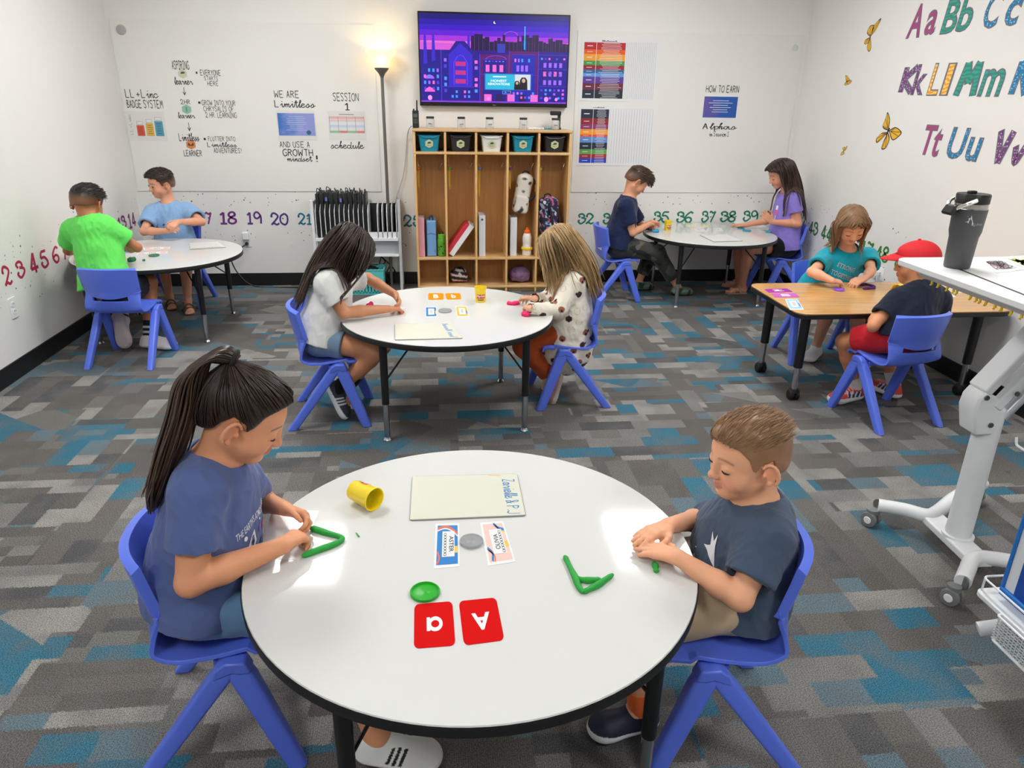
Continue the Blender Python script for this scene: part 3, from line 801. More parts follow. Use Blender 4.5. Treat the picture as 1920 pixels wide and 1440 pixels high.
    def body(s, brows=(48, 34, 28), lip=(176, 96, 88), blush=.06, eyes='down'):
        v, f = s.B.mesh(s.vox); v = relax(v, f, 1, .4)
        q = s.hl(v); col = np.tile(s.skin, (len(v), 1))
        inh = (np.abs(q[:, 0]) < .5) & (np.abs(q[:, 1]) < .7) & (q[:, 2] > -.05) & (q[:, 2] < 1.1)
        m = 1+.05*noise3(v, 60, 5)
        col = col*m[:, None]
        ck = np.exp(-(((np.abs(q[:, 0])-.17)/.09)**2+((q[:, 2]-.31)/.09)**2))*(q[:, 1] > .1)*inh
        col *= 1+ck[:, None]*np.array([.05, -blush*1.6, -blush*1.6])
        er = np.exp(-((np.abs(q[:, 0])-.40)/.05)**2-((q[:, 2]-.43)/.13)**2-((q[:, 1]+.03)/.12)**2)*inh
        col *= 1+er[:, None]*np.array([.02, -.14, -.16])
        lw = np.clip(1-(np.abs(q[:, 2]-.212)-(.036-.10*q[:, 0]**2*4*.3))/.012, 0, 1)*(np.abs(q[:, 0]) < .088)*(q[:, 1] > .34)*inh
        col = col*(1-.6*lw[:, None])+lin(lip)*.6*lw[:, None]
        bz = .595-.35*(np.abs(q[:, 0])-.13)**2*8
        bw = np.clip(1-np.abs(q[:, 2]-bz)/.024, 0, 1)*(np.abs(q[:, 0]) > .06)*(np.abs(q[:, 0]) < .245)*(q[:, 1] > .2)*inh
        col = col*(1-.8*bw[:, None])+lin(brows)*.8*bw[:, None]
        o = put_mesh('body', v, f, SKINM, s.root, s.org, col)
        s.bodyv = v
        # lashes and eyes
        for x in (-1, 1):
            c = s.hp(x*.152, .325, .47); rr = V3(.082, .075, .072)*s.h
            if eyes == 'down':
                pts = [c+s.HR@(V3(sin(t)*1.0, cos(t)*cos(-.36)*1.0, -.36-.10*cos(t*1.2))*rr*1.05) for t in np.linspace(-1.05, 1.05, 11)]
                MB().tube(np.array(pts)-s.org, .0045*s.h/.2*np.array([.3, .6, .8, 1, 1, 1, 1, 1, .8, .6, .3])*.5, 6).build('eyelashes', LASHM, s.root)
            else:
                Rz = np.eye(3)
                e = MB().lathe([(.0, -1), (.5, -.87), (.87, -.5), (1, 0), (.87, .5), (.5, .87), (0, 1)], 16, c-s.org+s.HR@V3(0, .012, -.004)*s.h, s.HR@np.diag([.062, .07, .036])*s.h, cap=False).build('eye', EYEW, s.root)
                g = s.HR@unit(V3(*eyes))
                MB().lathe([(0, .004*s.h), (.03*s.h, .002*s.h), (.033*s.h, -.012*s.h)], 14, c-s.org+s.HR@V3(0, .078, -.004)*s.h+g*.006*s.h, align(s.HR[:, 1]), cap=False).build('iris', IRISM, e)
                pts = [c+s.HR@(V3(sin(t)*.068, .012+.076*cos(t), -.004+.040*cos(t))*s.h) for t in np.linspace(-1.2, 1.2, 9)]
                MB().tube(np.array(pts)-s.org, .0016*s.h/.2, 6).build('eyelashes', LASHM, s.root)
        return o
    # ------------------------------------------------------------ clothing
    def shirt(s, col, sleeve=.62, g=.010, sg=.016, hem=.02, wr=.0028, name='shirt', colf=None, vox=None, neck=.012, flare=0, long=False, seed=1, extra=None):
        S = Sculpt(); sc = s.sc
        for p, k in s.tspec(g): S.u(p, k)
        for x in (-1, 1): S.u(pcap(s.pv+s.up*.06*sc+s.side*.03*x*sc, s.pv-s.up*(max(hem, 0)+.02)+s.side*.055*x*sc, .094*sc*belly_(s)+g, .096*sc*belly_(s)+g+flare, (s.fr, .92)), .05)
        for sd in 'LR':
            if not hasattr(s, 'el'+sd): continue
            sh, el, w = getattr(s, 's'+sd), getattr(s, 'el'+sd), getattr(s, 'wr'+sd)
            if long:
                S.u(pcap(sh, el, .037*sc+sg, .034*sc+sg*.8), .03); S.u(pcap(el, w, .034*sc+sg*.8, .022*sc+sg*.5), .015)
                S.d(pcap(w*.9+el*.1, w+(w-el)*.5, .026*sc), .003)
            else:
                e2 = sh+(el-sh)*sleeve; dr = unit(el-sh)
                S.u(pcut(pcap(sh, e2+dr*.05, .038*sc+sg, .037*sc+sg*1.25), e2, dr, pcap(e2-dr*.035, e2+dr*.08, .036*sc+sg*.35, .036*sc+sg*.6)), .028)
        S.d(pcap(s.nk-s.up*.004+s.fr*.004, s.hp(0, -.13, .3)+s.fr*.01, .044*sc+neck, .05*sc+neck), .006)
        cut = s.pv-s.up*hem
        S.d(pbox(cut-s.up*.12, V3(.3, .3, .12), np.stack([s.side, s.fr, s.up], 1), .001), .006)
        if extra: extra(S)
        v, f = S.mesh(vox or s.vox); v = relax(v, f, 2, .5); n = vnormals(v, f)
        ax = s.up
        v = v+n*(wr*(noise3(v, 50, seed)+.5*(.5-np.abs(noise3(v, 75, seed+9)*2))+.4*(.4-np.abs(noise3(v, 120, seed+5, ax)*2))))[:, None]
        c = np.tile(lin(col), (len(v), 1)) if colf is None else colf(v, n)
        c = c*(1+.03*noise3(v, 30, 3))[:, None]
        o = put_mesh(name, v, f, CLOTHM, s.root, s.org, c); s.shirt_o = (v, f)
        # rib collar
        ring_ = []
        return o
    def shorts(s, col, frac=.62, g=.014, wr=.003, name='shorts', m=None, long=False, colf=None, seed=4, legs='LR', hg=0):
        S = Sculpt(); sc = s.sc
        S.u(pcap(s.pv-s.side*.045*sc, s.pv+s.side*.045*sc, .086*sc+g*.4), .03)
        for sd in legs:
            hp_, kn, an = getattr(s, 'hip'+sd), getattr(s, 'kn'+sd), getattr(s, 'an'+sd)
            if long:
                S.u(pcap(hp_, kn, .070*sc+g*.5, .048*sc+g), .03); e = kn+(an-kn)*frac; dr = unit(an-kn); S.u(pcut(pcap(kn, e+dr*.04, .048*sc+g, .034*sc+g), e, dr, pcap(e-dr*.02, e+dr*.06, .034*sc+g*.3)), .02)
            else:
                e = hp_+(kn-hp_)*frac; dr = unit(kn-hp_); S.u(pcut(pcap(hp_, e+dr*.05, .070*sc+g*.5, .060*sc+g+hg), e, dr, pcap(e-dr*.03, e+dr*.08, .056*sc+g*.3)), .03)
        S.d(pbox(s.pv+s.up*(.085*sc+.1), V3(.3, .3, .1), np.stack([s.side, s.fr, s.up], 1), .001), .004)
        v, f = S.mesh(s.vox*1.0); v = relax(v, f, 2, .5); n = vnormals(v, f)
        v = v+n*(wr*(noise3(v, 50, seed)+.5*noise3(v, 110, seed+2)))[:, None]
        c = np.tile(lin(col), (len(v), 1)) if colf is None else colf(v, n)
        return put_mesh(name, v, f, m or CLOTHM, s.root, s.org, c*(1+.04*noise3(v, 40, 3))[:, None])
    def shoe(s, sd, colf, L=.19, up=None, name='shoe', yaw=None, vox=None):
        """a trainer around the foot; colf(local xyz in units of length: 0 heel .. 1 toe) -> colour"""
        an, toe = getattr(s, 'an'+sd), getattr(s, 'toe'+sd)
        if getattr(s, 'flat'+sd):
            f = unit((toe-an)*V3(1, 1, 0)); u = V3(0, 0, 1); r = np.cross(f, u); heel = V3(an[0], an[1], an[2]-.075-.004)-f*.26*L
        else:
            f = unit(toe-an); u0 = V3(0, 0, 1) if up is None else np.asarray(up, float)
            r = unit(np.cross(f, u0)); u = np.cross(r, f); heel = an-u*.06-f*.26*L
        P = lambda y, x, z: heel+f*y*L+r*x*L+u*z*L
        S = Sculpt()
        S.u(pcap(P(.14, 0, .14), P(.80, 0, .10), .17*L, .185*L, (u, .45)), .02)       # sole
        S.u(pcap(P(.14, 0, .24), P(.22, 0, .40), .145*L, .135*L), .02)
        S.u(pcap(P(.30, 0, .30), P(.80, 0, .17), .155*L, .145*L), .04)
        S.u(pcap(P(.80, .0, .16), P(.84, 0, .15), .165*L, .15*L, (u, .75)), .03)
        S.d(pcap(P(.20, 0, .52), P(.22, 0, .95), .125*L, .2*L), .01)
        S.d(pbox(P(.5, 0, -.095), V3(L, L, .115*L), np.stack([r, f, u], 1), .001), .006)
        v, fc = S.mesh(vox or min(s.vox, .004)); v = relax(v, fc, 1, .5)
        q = (v-heel)@np.stack([r, f, u], 1)/L
        c = np.array([lin(x) for x in [(255, 255, 255)]])
        return put_mesh(name, v, fc, SHOEM, s.root, s.org, colf(q))
    def sock(s, sd, col, top=.30, name='sock', stripes=None, g=.006):
        an, kn = getattr(s, 'an'+sd), getattr(s, 'kn'+sd); d = unit(kn-an); L = np.linalg.norm(kn-an)
        e = an+d*top*L; mb = MB()
        rr = .030*s.sc+g; seg = 12; pts = [an+d*top*L*t for t in np.linspace(-.1, 1, seg)]
        o = mb.tube(np.array(pts)-s.org, [rr]*(seg-1)+[rr*.98], 18).build(name, None, s.root)
        me = o.data; me.materials.append(CLOTHM); a = me.color_attributes.new('Col', 'FLOAT_COLOR', 'POINT')
        vv = np.array([x.co[:] for x in me.vertices])+s.org; t = (vv-an)@d/(top*L)
        c = np.tile(lin(col), (len(vv), 1))
        if stripes:
            for lo, hi, cc in stripes: c[(t > lo) & (t < hi)] = lin(cc)
        cc = np.ones((len(vv), 4), np.float32); cc[:, :3] = c; a.data.foreach_set('color', cc.ravel()); return o
    # ------------------------------------------------------------ hair
    LINE = [(.47, 1.2), (.47, .80), (.40, .77), (.27, .72), (.17, .60), (.14, .44), (.07, .42), (.05, .54), (-.10, .58), (-.18, .40), (-.22, .27), (-.34, .20), (-.7, .16), (-.7, 1.2)]
    def cap_sculpt(s, thick=.03, top=.03, line=None, back=None):
        S = Sculpt(); h = s.h; R = s.HR; H = s.hp
        S.u(pell(H(0, -.06, .63), V3(.372+thick, .45+thick, .372+thick)*h, R), 0)
        S.u(pell(H(0, .09, .60), V3(.325+thick*.9, .318+thick, .30+thick)*h, R), .06*h)
        S.u(pell(H(0, -.30, .42), V3(.25+thick*.4, .20+thick*.6, .26)*h, R), .12*h)
        if top: S.u(pell(H(0, .03, .82), V3(.30, .40, .17+top)*h, R), .08*h)
        L = line or s.LINE
        def keep(P):
            p = [P[i]-s.ho[i] for i in range(3)]
            y = _dot(p, R[:, 1])/h; z = _dot(p, R[:, 2])/h
            return (poly_sd(y, z, L)*h).astype(np.float32)
        S.i(keep); return S
    def hair_cap(s, col, thick=.03, top=.03, line=None, amp=.010, fade=None, seed=2, comb=(0, 1, .2), vox=None, name='hair', freq=70):
        S = s.cap_sculpt(thick, top, line); v, f = S.mesh(vox or min(s.vox, .0035)); v = relax(v, f, 2, .5); n = vnormals(v, f); q = s.hl(v)
        cd = s.HR@unit(comb)
        st = noise3(v, freq/s.h*.2, seed, cd, 9)
        up = np.clip((q[:, 2]-.55)/.3, .15, 1)
        v = v+n*(amp*s.h*2*st*up)[:, None]
        c = np.tile(lin(col), (len(v), 1))*(1+.35*st)[:, None]
        if fade is not None:
            t = np.clip((fade[1]-q[:, 2])/(fade[1]-fade[0]), 0, 1)[:, None]*fade[2]; t = t*(q[:, 1:2] < .35); c = c*(1-t)+s.skin*.72*t
        o = put_mesh(name, v, f, HAIRM, s.root, s.org, c); s.hv, s.hn = v, n; return o
    def strands(s, roots, dirs, length, steps, colbase, off=.004, grav=.0, comb=None, rad=.0022, seed=3, name='hair_locks', coll=None, var=.3, jit=.15, n=5, tipc=None, curl=0, taper=.25, guard=0, ear=0, gy=9, boff=.018):
        """locks that slide over the head and body and hang"""
        r = np.random.RandomState(seed); N = len(roots); P = roots.copy(); D = dirs.copy(); T = [P.copy()]
        ln = (length*(1-.25*r.rand(N))) if np.isscalar(length) else length
        st = ln/steps; Bd = coll if coll is not None else s.B; J = r.normal(size=(N, 3))*jit; ph = r.rand(N)*6.28; sg = np.where(s.hl(P)[:, 0] >= 0, 1., -1.)
        for k in range(steps):
            t = k/steps
            if comb is not None: D = D*.42+.58*comb(s.hl(P), t)@s.HR.T
            D = D+V3(0, 0, -1)*grav+J*.25+(curl*np.sin(ph+9*t)[:, None]*s.HR[:, 0] if curl else 0)
            D /= np.linalg.norm(D, axis=1)[:, None]+1e-9
            P = P+D*st[:, None]
            if guard:
                q = s.hl(P); inside = (q[:, 1] > .02) & (q[:, 2] < .80) & (q[:, 2] > -.6) & (q[:, 0]*sg < guard)
                w_ = np.clip((.80-q[:, 2])/.25, 0, 1)*.8
                q[:, 0] = np.where(inside, q[:, 0]+(sg*guard-q[:, 0])*w_, q[:, 0]); q[:, 1] = np.where(inside, q[:, 1]-.03*w_, q[:, 1])
                P = np.where(inside[:, None], s.ho+(q*s.h)@s.HR.T, P)
            if gy < 9:
                q = s.hl(P); m_ = (q[:, 1] > gy) & (q[:, 2] < .78) & (q[:, 2] > -.4); q[:, 1] = np.where(m_, q[:, 1]+(gy-q[:, 1])*.6, q[:, 1])
                P = np.where(m_[:, None], s.ho+(q*s.h)@s.HR.T, P)
            d = Bd.dist(P); o_ = off+.004*(ph/6.28)+boff*np.clip((.15-s.hl(P)[:, 2])/.3, 0, 1); bad = d < o_
            if bad.any():
                Q = P[bad]; e = 2e-3
                g = np.stack([Bd.dist(Q+V3(*(e*(i == j) for i in range(3))))-Bd.dist(Q-V3(*(e*(i == j) for i in range(3)))) for j in range(3)], 1)
                g /= np.linalg.norm(g, axis=1)[:, None]+1e-9
                P[bad] = Q+g*(o_[bad]-d[bad])[:, None]
            D = unit_rows(P-T[-1]); T.append(P.copy())
        T = np.stack(T, 1)
        if ear:
            ok = np.ones(N, bool)
            for x in (-1, 1): ok &= (np.linalg.norm(T-s.hp(x*.42, -.05, .43), axis=2).min(1) > ear*s.h)
            T = T[ok]; N = len(T)
        prof = np.concatenate([[.5], np.ones(max(1, steps-4)), np.linspace(1, taper, 4)])[:steps+1]
        return s.lock_mesh(T, rad*prof, colbase, var, name, n, r, tipc)
    def lock_mesh(s, T, prof, colbase, var, name, n, r, tipc=None):
        N, K = T.shape[:2]; vs = np.zeros((N, K, n, 3)); tan = np.gradient(T, axis=1); tan /= np.linalg.norm(tan, axis=2)[:, :, None]+1e-9
        a = np.cross(tan, s.HR[:, 0]+.01); a /= np.linalg.norm(a, axis=2)[:, :, None]+1e-9; b = np.cross(tan, a)
        rr = prof[None, :]*(0.7+.6*r.rand(N))[:, None]
        for k in range(n):
            an = 2*pi*k/n; vs[:, :, k] = T+rr[:, :, None]*(cos(an)*a+sin(an)*b)
        base = (np.arange(N)[:, None, None]*K+np.arange(K-1)[None, :, None])*n; k0 = np.arange(n)[None, None, :]; k1 = (k0+1) % n
        F = np.stack([base+k0, base+k1, base+n+k1, base+n+k0], -1).reshape(-1, 4)
        c = np.tile(lin(colbase), (N, 1))*(1+var*r.normal(size=N))[:, None].clip(.4, 2.2)
        c = np.repeat(np.repeat(c[:, None, None], K, 1), n, 2)
        if tipc is not None:
            t = np.linspace(0, 1, K)[None, :, None, None]; c = c*(1-t)+c*(lin(tipc)/lin(colbase))*t
        return put_mesh(name, vs.reshape(-1, 3), F, HAIRM, s.root, s.org, c.reshape(-1, 3).clip(0, 1))
    def scalp(s, N, seed=7, cond=None):
        r = np.random.RandomState(seed); q = s.hl(s.hv); m = np.ones(len(q), bool) if cond is None else cond(q)
        i = np.where(m)[0]; i = i[s.B.dist(s.hv[i]) > .0015]; i = r.choice(i, N); return s.hv[i], s.hn[i]
def print_on(k, items, c, n, right, name='shirt_print', off=.0022):
    """flat artwork pressed on to the cloth: items = [(geometry, material)] around c, n pointing out of the cloth"""
    v, f = k.shirt_o; T = bvhtree.BVHTree.FromPolygons(v.tolist(), [tuple(x) for x in f.tolist()])
    n = unit(n); right = unit(right-n*(np.asarray(right)@n)); u = np.cross(n, right); mb = MB()
    for g, m in items:
        P = []
        for x, y in g[0]:
            o = c+right*x+u*y+n*.12; h = T.ray_cast(Vector(o), Vector(-n), .4)
            P.append(np.array(h[0])+n*off if h[0] is not None else c+right*x+u*y)
        mb.add(P, g[1], m)
    return mb.build(name, None, k.root, smooth=0, org=k.org)
def unit_rows(a): return a/(np.linalg.norm(a, axis=1)[:, None]+1e-9)
def shoe_colours(upper, sole, stripes=None, toe=None, soleh=.17, tongue=None):
    def F(q):
        c = np.tile(lin(upper), (len(q), 1))
        if toe is not None: c[(q[:, 1] > .80)] = lin(toe)
        if stripes is not None:
            for y0, cc in stripes:
                m = (np.abs(q[:, 1]-.45*(q[:, 2]-.2)-y0) < .022) & (q[:, 2] < .36) & (np.abs(q[:, 0]) > .10); c[m] = lin(cc)
        if tongue is not None: c[(q[:, 1] > .30) & (q[:, 1] < .62) & (np.abs(q[:, 0]) < .05)] = lin(tongue)
        c[q[:, 2] < soleh+.03*np.abs(q[:, 1]-.5)] = lin(sole)
        return c
    return F
# ================================================================ the children
Z = V3(0, 0, 1)
def sandal(k, sd, m, L=.19):
    an, toe = getattr(k, 'an'+sd), getattr(k, 'toe'+sd); f = unit((toe-an)*V3(1, 1, 0)); r = np.cross(f, Z); g = V3(an[0], an[1], 0)-k.org
    o = MB().prism(rrect(.066, L, .031, 8), .0005, .008, R=np.stack([r, f, Z], 1), c=g+f*.045).build('sandal', m, k.root, bevel=.002)
    mb = MB()
    for y, w, hh in ((.085, .036, .040), (.035, .036, .056)):
        mb.tube([g+f*(y+.012*cos(t))+r*w*cos(t)+Z*(.008+hh*sin(t)) for t in np.linspace(0, pi, 13)], .0055, 6)
    mb.tube([g-f*(.03+.012*sin(t))+r*.034*cos(t)+Z*(.060) for t in np.linspace(0, pi, 11)], .004, 6)
    mb.build('strap', m, o)
# ---- girl in the blue shirt, nearest table left
k = Kid('girl with a dark ponytail in a blue shirt at the nearest table', (-.56, 1.53), (220, 154, 116), h=.198, vox=.0027)
k.head(KY(459, 777, 1.52), 4, 31, 0)
k.torso(V3(-.59, 1.55, .425), KY(398, 868, 1.53), 2, shw=.118, belly=1.12, sR=KY(368, 922, 1.425), sL=KY(452, 905, 1.665))
k.arm('R', KY(357, 1092, 1.37), KZ(527, 1024, .575), KZ(592, 985, .565), (0.35, .55, -.75), (.3, .6, .6), curl=(.75, .8, .85, .9), L=.118, thumb=.7, r=1.12)
k.arm('L', KY(478, 935, 1.76), KZ(533, 953, .58), KZ(592, 975, .56), (.35, -.75, -.55), (.2, -.3, .9), curl=(.8, .85, .9, .95), L=.115, thumb=.7)
k.leg('R', V3(-.27, 1.47, .405), V3(-.17, 1.36, .085), V3(-.02, 1.335, .05), 1.1)
k.leg('L', V3(-.27, 1.61, .405), V3(-.20, 1.60, .085), V3(-.04, 1.64, .05), 1.1)
k.body(brows=(70, 48, 38), lip=(186, 110, 100))
k.shirt((86, 102, 152), sleeve=.62, sg=.016, g=.012, hem=.012, wr=.0042, seed=11)
WP = mat('white shirt print', (228, 230, 236), rough=.8); CP1 = mat('teal print', (120, 176, 176), rough=.8); CP2 = mat('coral print', (214, 104, 96), rough=.8); CP3 = mat('navy print', (44, 54, 104), rough=.8); CP4 = mat('violet print', (112, 104, 176), rough=.8)
def arc_text(t, w, h, bend):
    v, f = fit(text_geo(t, .006), -w/2, 0, w/2, h); v = v.copy(); v[:, 1] += bend*(v[:, 0]/w*2)**2; return v, f
it = [(move(arc_text("THE EARTH'S ATMOSPHERE", .155, .017, -.012), 0, .062), WP)]
it += [(move(poly_geo(ring(.036, 28, 1, .8)), .005, -.052), CP1), (move(poly_geo(ring(.018, 20, 1.5, .6)), -.02, -.045, .3), WP), (move(poly_geo(ring(.016, 20, 1.2, .7)), .03, -.06), CP2)]
it += [(move(poly_geo([(-.012, -.03), (.012, -.03), (.014, .01), (0, .034), (-.014, .01)]), -.028, .018, -.5), WP), (move(poly_geo([(-.012, -.03), (.012, -.03), (0, -.05)]), -.028, .018, -.5), CP2), (move(poly_geo(ring(.006, 12)), -.026, .024), CP3)]
it += [(move(poly_geo(ring(.010, 16)), .045, .025), CP2), (move(poly_geo(ring(.018, 16, 1, .3)), .045, .025, .4), CP4), (move(poly_geo(ring(.009, 14)), .015, .035), CP4), (move(poly_geo(ring(.007, 14)), .05, -.005), WP), (move(poly_geo(ring(.014, 18, 1, 1.3)), .02, -.01, .5), CP3), (move(poly_geo(ring(.006, 8)), -.05, .045), WP), (move(poly_geo(ring(.003, 6)), .02, .055), WP), (move(poly_geo(ring(.003, 6)), -.055, .0), WP)]
print_on(k, it, k.nk-k.up*.185+k.fr*.09+k.side*.02, k.fr*.9+k.side*.45, -k.side)
k.shorts((98, 132, 170), frac=.80, g=.024, wr=.006, seed=5)
for sd in 'RL': k.shoe(sd, shoe_colours((232, 232, 230), (240, 240, 238), [(.42, (20, 20, 22)), (.50, (20, 20, 22)), (.58, (20, 20, 22))]), L=.20)
HC = (46, 33, 27)
LN = [(.47, 1.2), (.45, .90), (.37, .865), (.27, .795), (.19, .70), (.14, .56), (.09, .47), (.05, .56), (-.10, .60), (-.19, .46), (-.24, .30), (-.34, .22), (-.7, .18), (-.7, 1.2)]
k.hair_cap(HC, .020, .015, LN, amp=.005, comb=(0, .9, -.5), freq=110, seed=3, name='hair')
PB = k.hp(0, -.40, 1.02)                                     # where the ponytail is tied
R0, N0 = k.scalp(700, 5)
def to_tie(p, t): v = V3(0, -.44, 1.02)-p; return unit_rows(v+.02)
cs = k.cap_sculpt(.021, .015, LN)
k.strands(R0, unit_rows((PB-R0)), np.linalg.norm(PB-R0, axis=1)*1.08, 14, HC, off=.001, comb=to_tie, rad=.0012, coll=cs, jit=.03, var=.35, name='combed_hair')
r_ = np.random.RandomState(2); N_ = 520
a_ = r_.rand(N_)*6.28; q_ = np.sqrt(r_.rand(N_)); tail = spline([PB+V3(.01, 0, .0), PB+V3(-.028, -.005, .014), PB+V3(-.075, -.01, -.018), KY(345, 765, 1.50), KY(318, 850, 1.495), KY(300, 905, 1.49), KY(288, 955, 1.49)], 5)
K_ = len(tail); t_ = np.linspace(0, 1, K_); wd = np.interp(t_, [0, .08, .3, .6, .85, 1], [.014, .026, .046, .050, .040, .018])
ln_ = .72+.30*r_.rand(N_)
T_ = np.zeros((N_, K_, 3))
for i in range(N_):
    tt = t_*ln_[i]; c_ = np.stack([np.interp(tt, t_, tail[:, j]) for j in range(3)], 1); w_ = np.interp(tt, t_, wd)
    ph = a_[i]+.7*t_*(r_.rand()-.5)
    T_[i] = c_+(w_*q_[i])[:, None]*(np.cos(ph)[:, None]*V3(0, 1, 0)+np.sin(ph)[:, None]*V3(.8, 0, .45))+.004*np.sin(7*t_+a_[i])[:, None]*r_.normal(size=3)*t_[:, None]
k.lock_mesh(T_, .0021*np.concatenate([np.ones(K_-5), np.linspace(1, .2, 5)]), HC, .3, 'ponytail', 4, r_, (74, 54, 42))
MB().tube([tail[0]+(tail[1]-tail[0])*.2+.019*(cos(t)*V3(0, 1, 0)+sin(t)*unit(np.cross(tail[1]-tail[0], V3(0, 1, 0))))-k.org for t in np.linspace(0, 2*pi, 25)[:-1]], .005, 8, closed=True).build('hair_tie', mat('hair tie', (26, 20, 18), rough=.8), k.root)
G1 = k

# ---- boy in the dark grey shirt, nearest table right
k = Kid('boy with short brown hair in a dark grey-blue shirt at the nearest table', (.69, 1.44), (232, 170, 134), h=.197, vox=.0027)
k.head(KY(1402, 852, 1.44), 188, 8, 0)
k.torso(V3(.735, 1.45, .425), KY(1420, 962, 1.44), 186, shw=.110, belly=.98, sL=KY(1437, 1012, 1.335), sR=KY(1352, 985, 1.55))
k.arm('L', KY(1388, 1122, 1.27), KZ(1273, 1046, .562), KZ(1190, 1020, .553), (0, .1, -1), (-.2, 1, .1), curl=(.12, .1, .12, .18), L=.118, thumb=.15, spread=.03)
k.arm('R', KY(1322, 972, 1.66), KZ(1256, 984, .572), KZ(1186, 1012, .562), (0, -.1, -1), (-.2, -1, .1), curl=(.15, .12, .12, .15), L=.116, thumb=.15, spread=.03)
k.leg('L', V3(.46, 1.37, .405), V3(.505, 1.40, .085), V3(.36, 1.385, .055))
k.leg('R', V3(.43, 1.53, .405), V3(.38, 1.55, .09), V3(.25, 1.56, .05))
k.body(brows=(140, 100, 72), lip=(196, 122, 110), blush=.07)
k.shirt((70, 84, 106), sleeve=.66, sg=.018, g=.012, hem=.045, wr=.0042, seed=21)
BIRD = [(-.036, .004), (-.020, .012), (-.012, .018), (-.026, .052), (-.006, .034), (-.002, .058), (.008, .028), (.016, .008), (.034, -.024), (.016, -.016), (.0, -.008), (-.014, .0)]
it = [(move((np.array(BIRD)*.85, [tuple(range(12))]), .0, .012), WP), (fit(text_geo('A L P H A', .004), -.062, -.052, .062, -.030), WP), (rect_geo(-.062, -.018, .062, -.0155), WP)]
print_on(k, it, k.nk-k.up*.105+k.fr*.09-k.side*.02, k.fr-k.side*.35, -k.side)
k.shorts((186, 164, 136), frac=.8, g=.018, wr=.004, seed=8)
k.sock('L', (236, 110, 50), top=.22); k.sock('R', (236, 110, 50), top=.22)
for sd in 'LR': k.shoe(sd, shoe_colours((30, 36, 54), (222, 226, 228)), L=.175)
HB = (132, 98, 68)
LB = [(.50, 1.2), (.47, .84), (.36, .80), (.25, .74), (.17, .62), (.13, .48), (.08, .43), (.05, .54), (-.10, .58), (-.16, .40), (-.22, .30), (-.36, .26), (-.7, .24), (-.7, 1.2)]
k.hair_cap(HB, .016, .03, LB, amp=.008, fade=(.42, .74, .62), comb=(.15, 1, .1), freq=95, seed=5)
R0, N0 = k.scalp(900, 5, lambda q: (q[:, 2] > .74))
k.strands(R0, unit_rows(N0*.3-k.HR[:, 1]*.8+k.HR[:, 0]*.25), .03, 6, (140, 104, 72), off=-.001, comb=lambda p, t: unit_rows(np.stack([.35+0*p[:, 0], -.9+0*p[:, 0], .25-.5*t+0*p[:, 0]], 1)), rad=.0011, coll=k.cap_sculpt(.016, .03, LB), jit=.15, var=.3, n=4, name='swept_hair')
B1 = k

# ---- girl in the white shirt, middle table left
k = Kid('girl with long dark hair in a white shirt at the middle table', (-.55, 3.53), (208, 144, 106), h=.20, vox=.0042)
k.head(KY(656, 464, 3.53), 2, 44, 0)
k.torso(V3(-.575, 3.54, .425), KY(628, 517, 3.54), 0, shw=.115, sR=KY(612, 532, 3.44), sL=KY(650, 525, 3.68))
k.arm('R', KY(645, 586, 3.41), KZ(728, 579, .565), KZ(757, 578, .55), (.3, .3, -.9), (.3, .9, .2), curl=(.6, .65, .7, .8), thumb=.6)
k.arm('L', KY(690, 522, 3.76), KZ(741, 552, .61), KZ(757, 583, .55), (-.5, -.5, -.3), (-.2, -.8, .1), curl=(.55, .6, .65, .7), thumb=.5)
k.leg('R', KY(706, 658, 3.40), KY(634, 730, 3.45), KY(662, 778, 3.45), 1.0, False)
k.leg('L', KY(716, 648, 3.66), KY(652, 722, 3.63), KY(678, 765, 3.63), 1.0, False)
k.body(brows=(60, 42, 34))
k.shirt((216, 216, 214), sleeve=.66, sg=.018, g=.014, hem=.01, wr=.004, seed=31)
k.shorts((112, 136, 160), frac=.45, g=.016, wr=.003, seed=9)
for sd in 'RL':
    k.sock(sd, (22, 22, 26), top=.25, g=.010, name='shoe_collar')
    k.shoe(sd, shoe_colours((62, 64, 72), (236, 238, 240), [(.42, (232, 234, 236)), (.50, (232, 234, 236)), (.58, (232, 234, 236))], tongue=(20, 20, 24)), L=.20, up=(.65, 0, .75))
HD = (44, 31, 27)
LL = [(.44, 1.2), (.43, .88), (.35, .85), (.26, .76), (.16, .58), (.12, .50), (.05, .52), (-.08, .58), (-.14, .42), (-.18, .10), (-.7, .0), (-.7, 1.2)]
k.hair_cap(HD, .045, .03, LL, amp=.008, comb=(0, .3, 1), seed=6)
def parted(p, t):
    s_ = np.sign(p[:, 0]+1e-4); z = p[:, 2]
    x = np.where(z > .75, s_*.8, np.where((z < .55) & (np.abs(p[:, 0]) > .40), -s_*.7, s_*.03)); return unit_rows(np.stack([x, np.where(p[:, 1] < -.02, -.55, -.1)*np.clip(z+.6, .1, 1), np.where(z > .8, -.1, -1.0)], 1))
R0, N0 = k.scalp(900, 5, lambda q: q[:, 2] > .35)
k.strands(R0, unit_rows(N0+.1), .41, 24, HD, off=.005, boff=.028, grav=.55, comb=parted, rad=.0024, guard=.30, ear=.085, gy=.5, jit=.10, n=4, tipc=(74, 56, 46))
R0, N0 = k.scalp(90, 9, lambda q: (q[:, 2] > .6) & (q[:, 1] > .1))
k.strands(R0, unit_rows(N0+.1), .34, 22, HD, off=.006, grav=.9, comb=lambda p, t: unit_rows(np.stack([np.sign(p[:, 0])*.8, .2+0*p[:, 0], -.6+0*p[:, 0]], 1)), rad=.0024, guard=.28, ear=.085, gy=.55, jit=.10, n=4, name='front_locks')
G2 = k

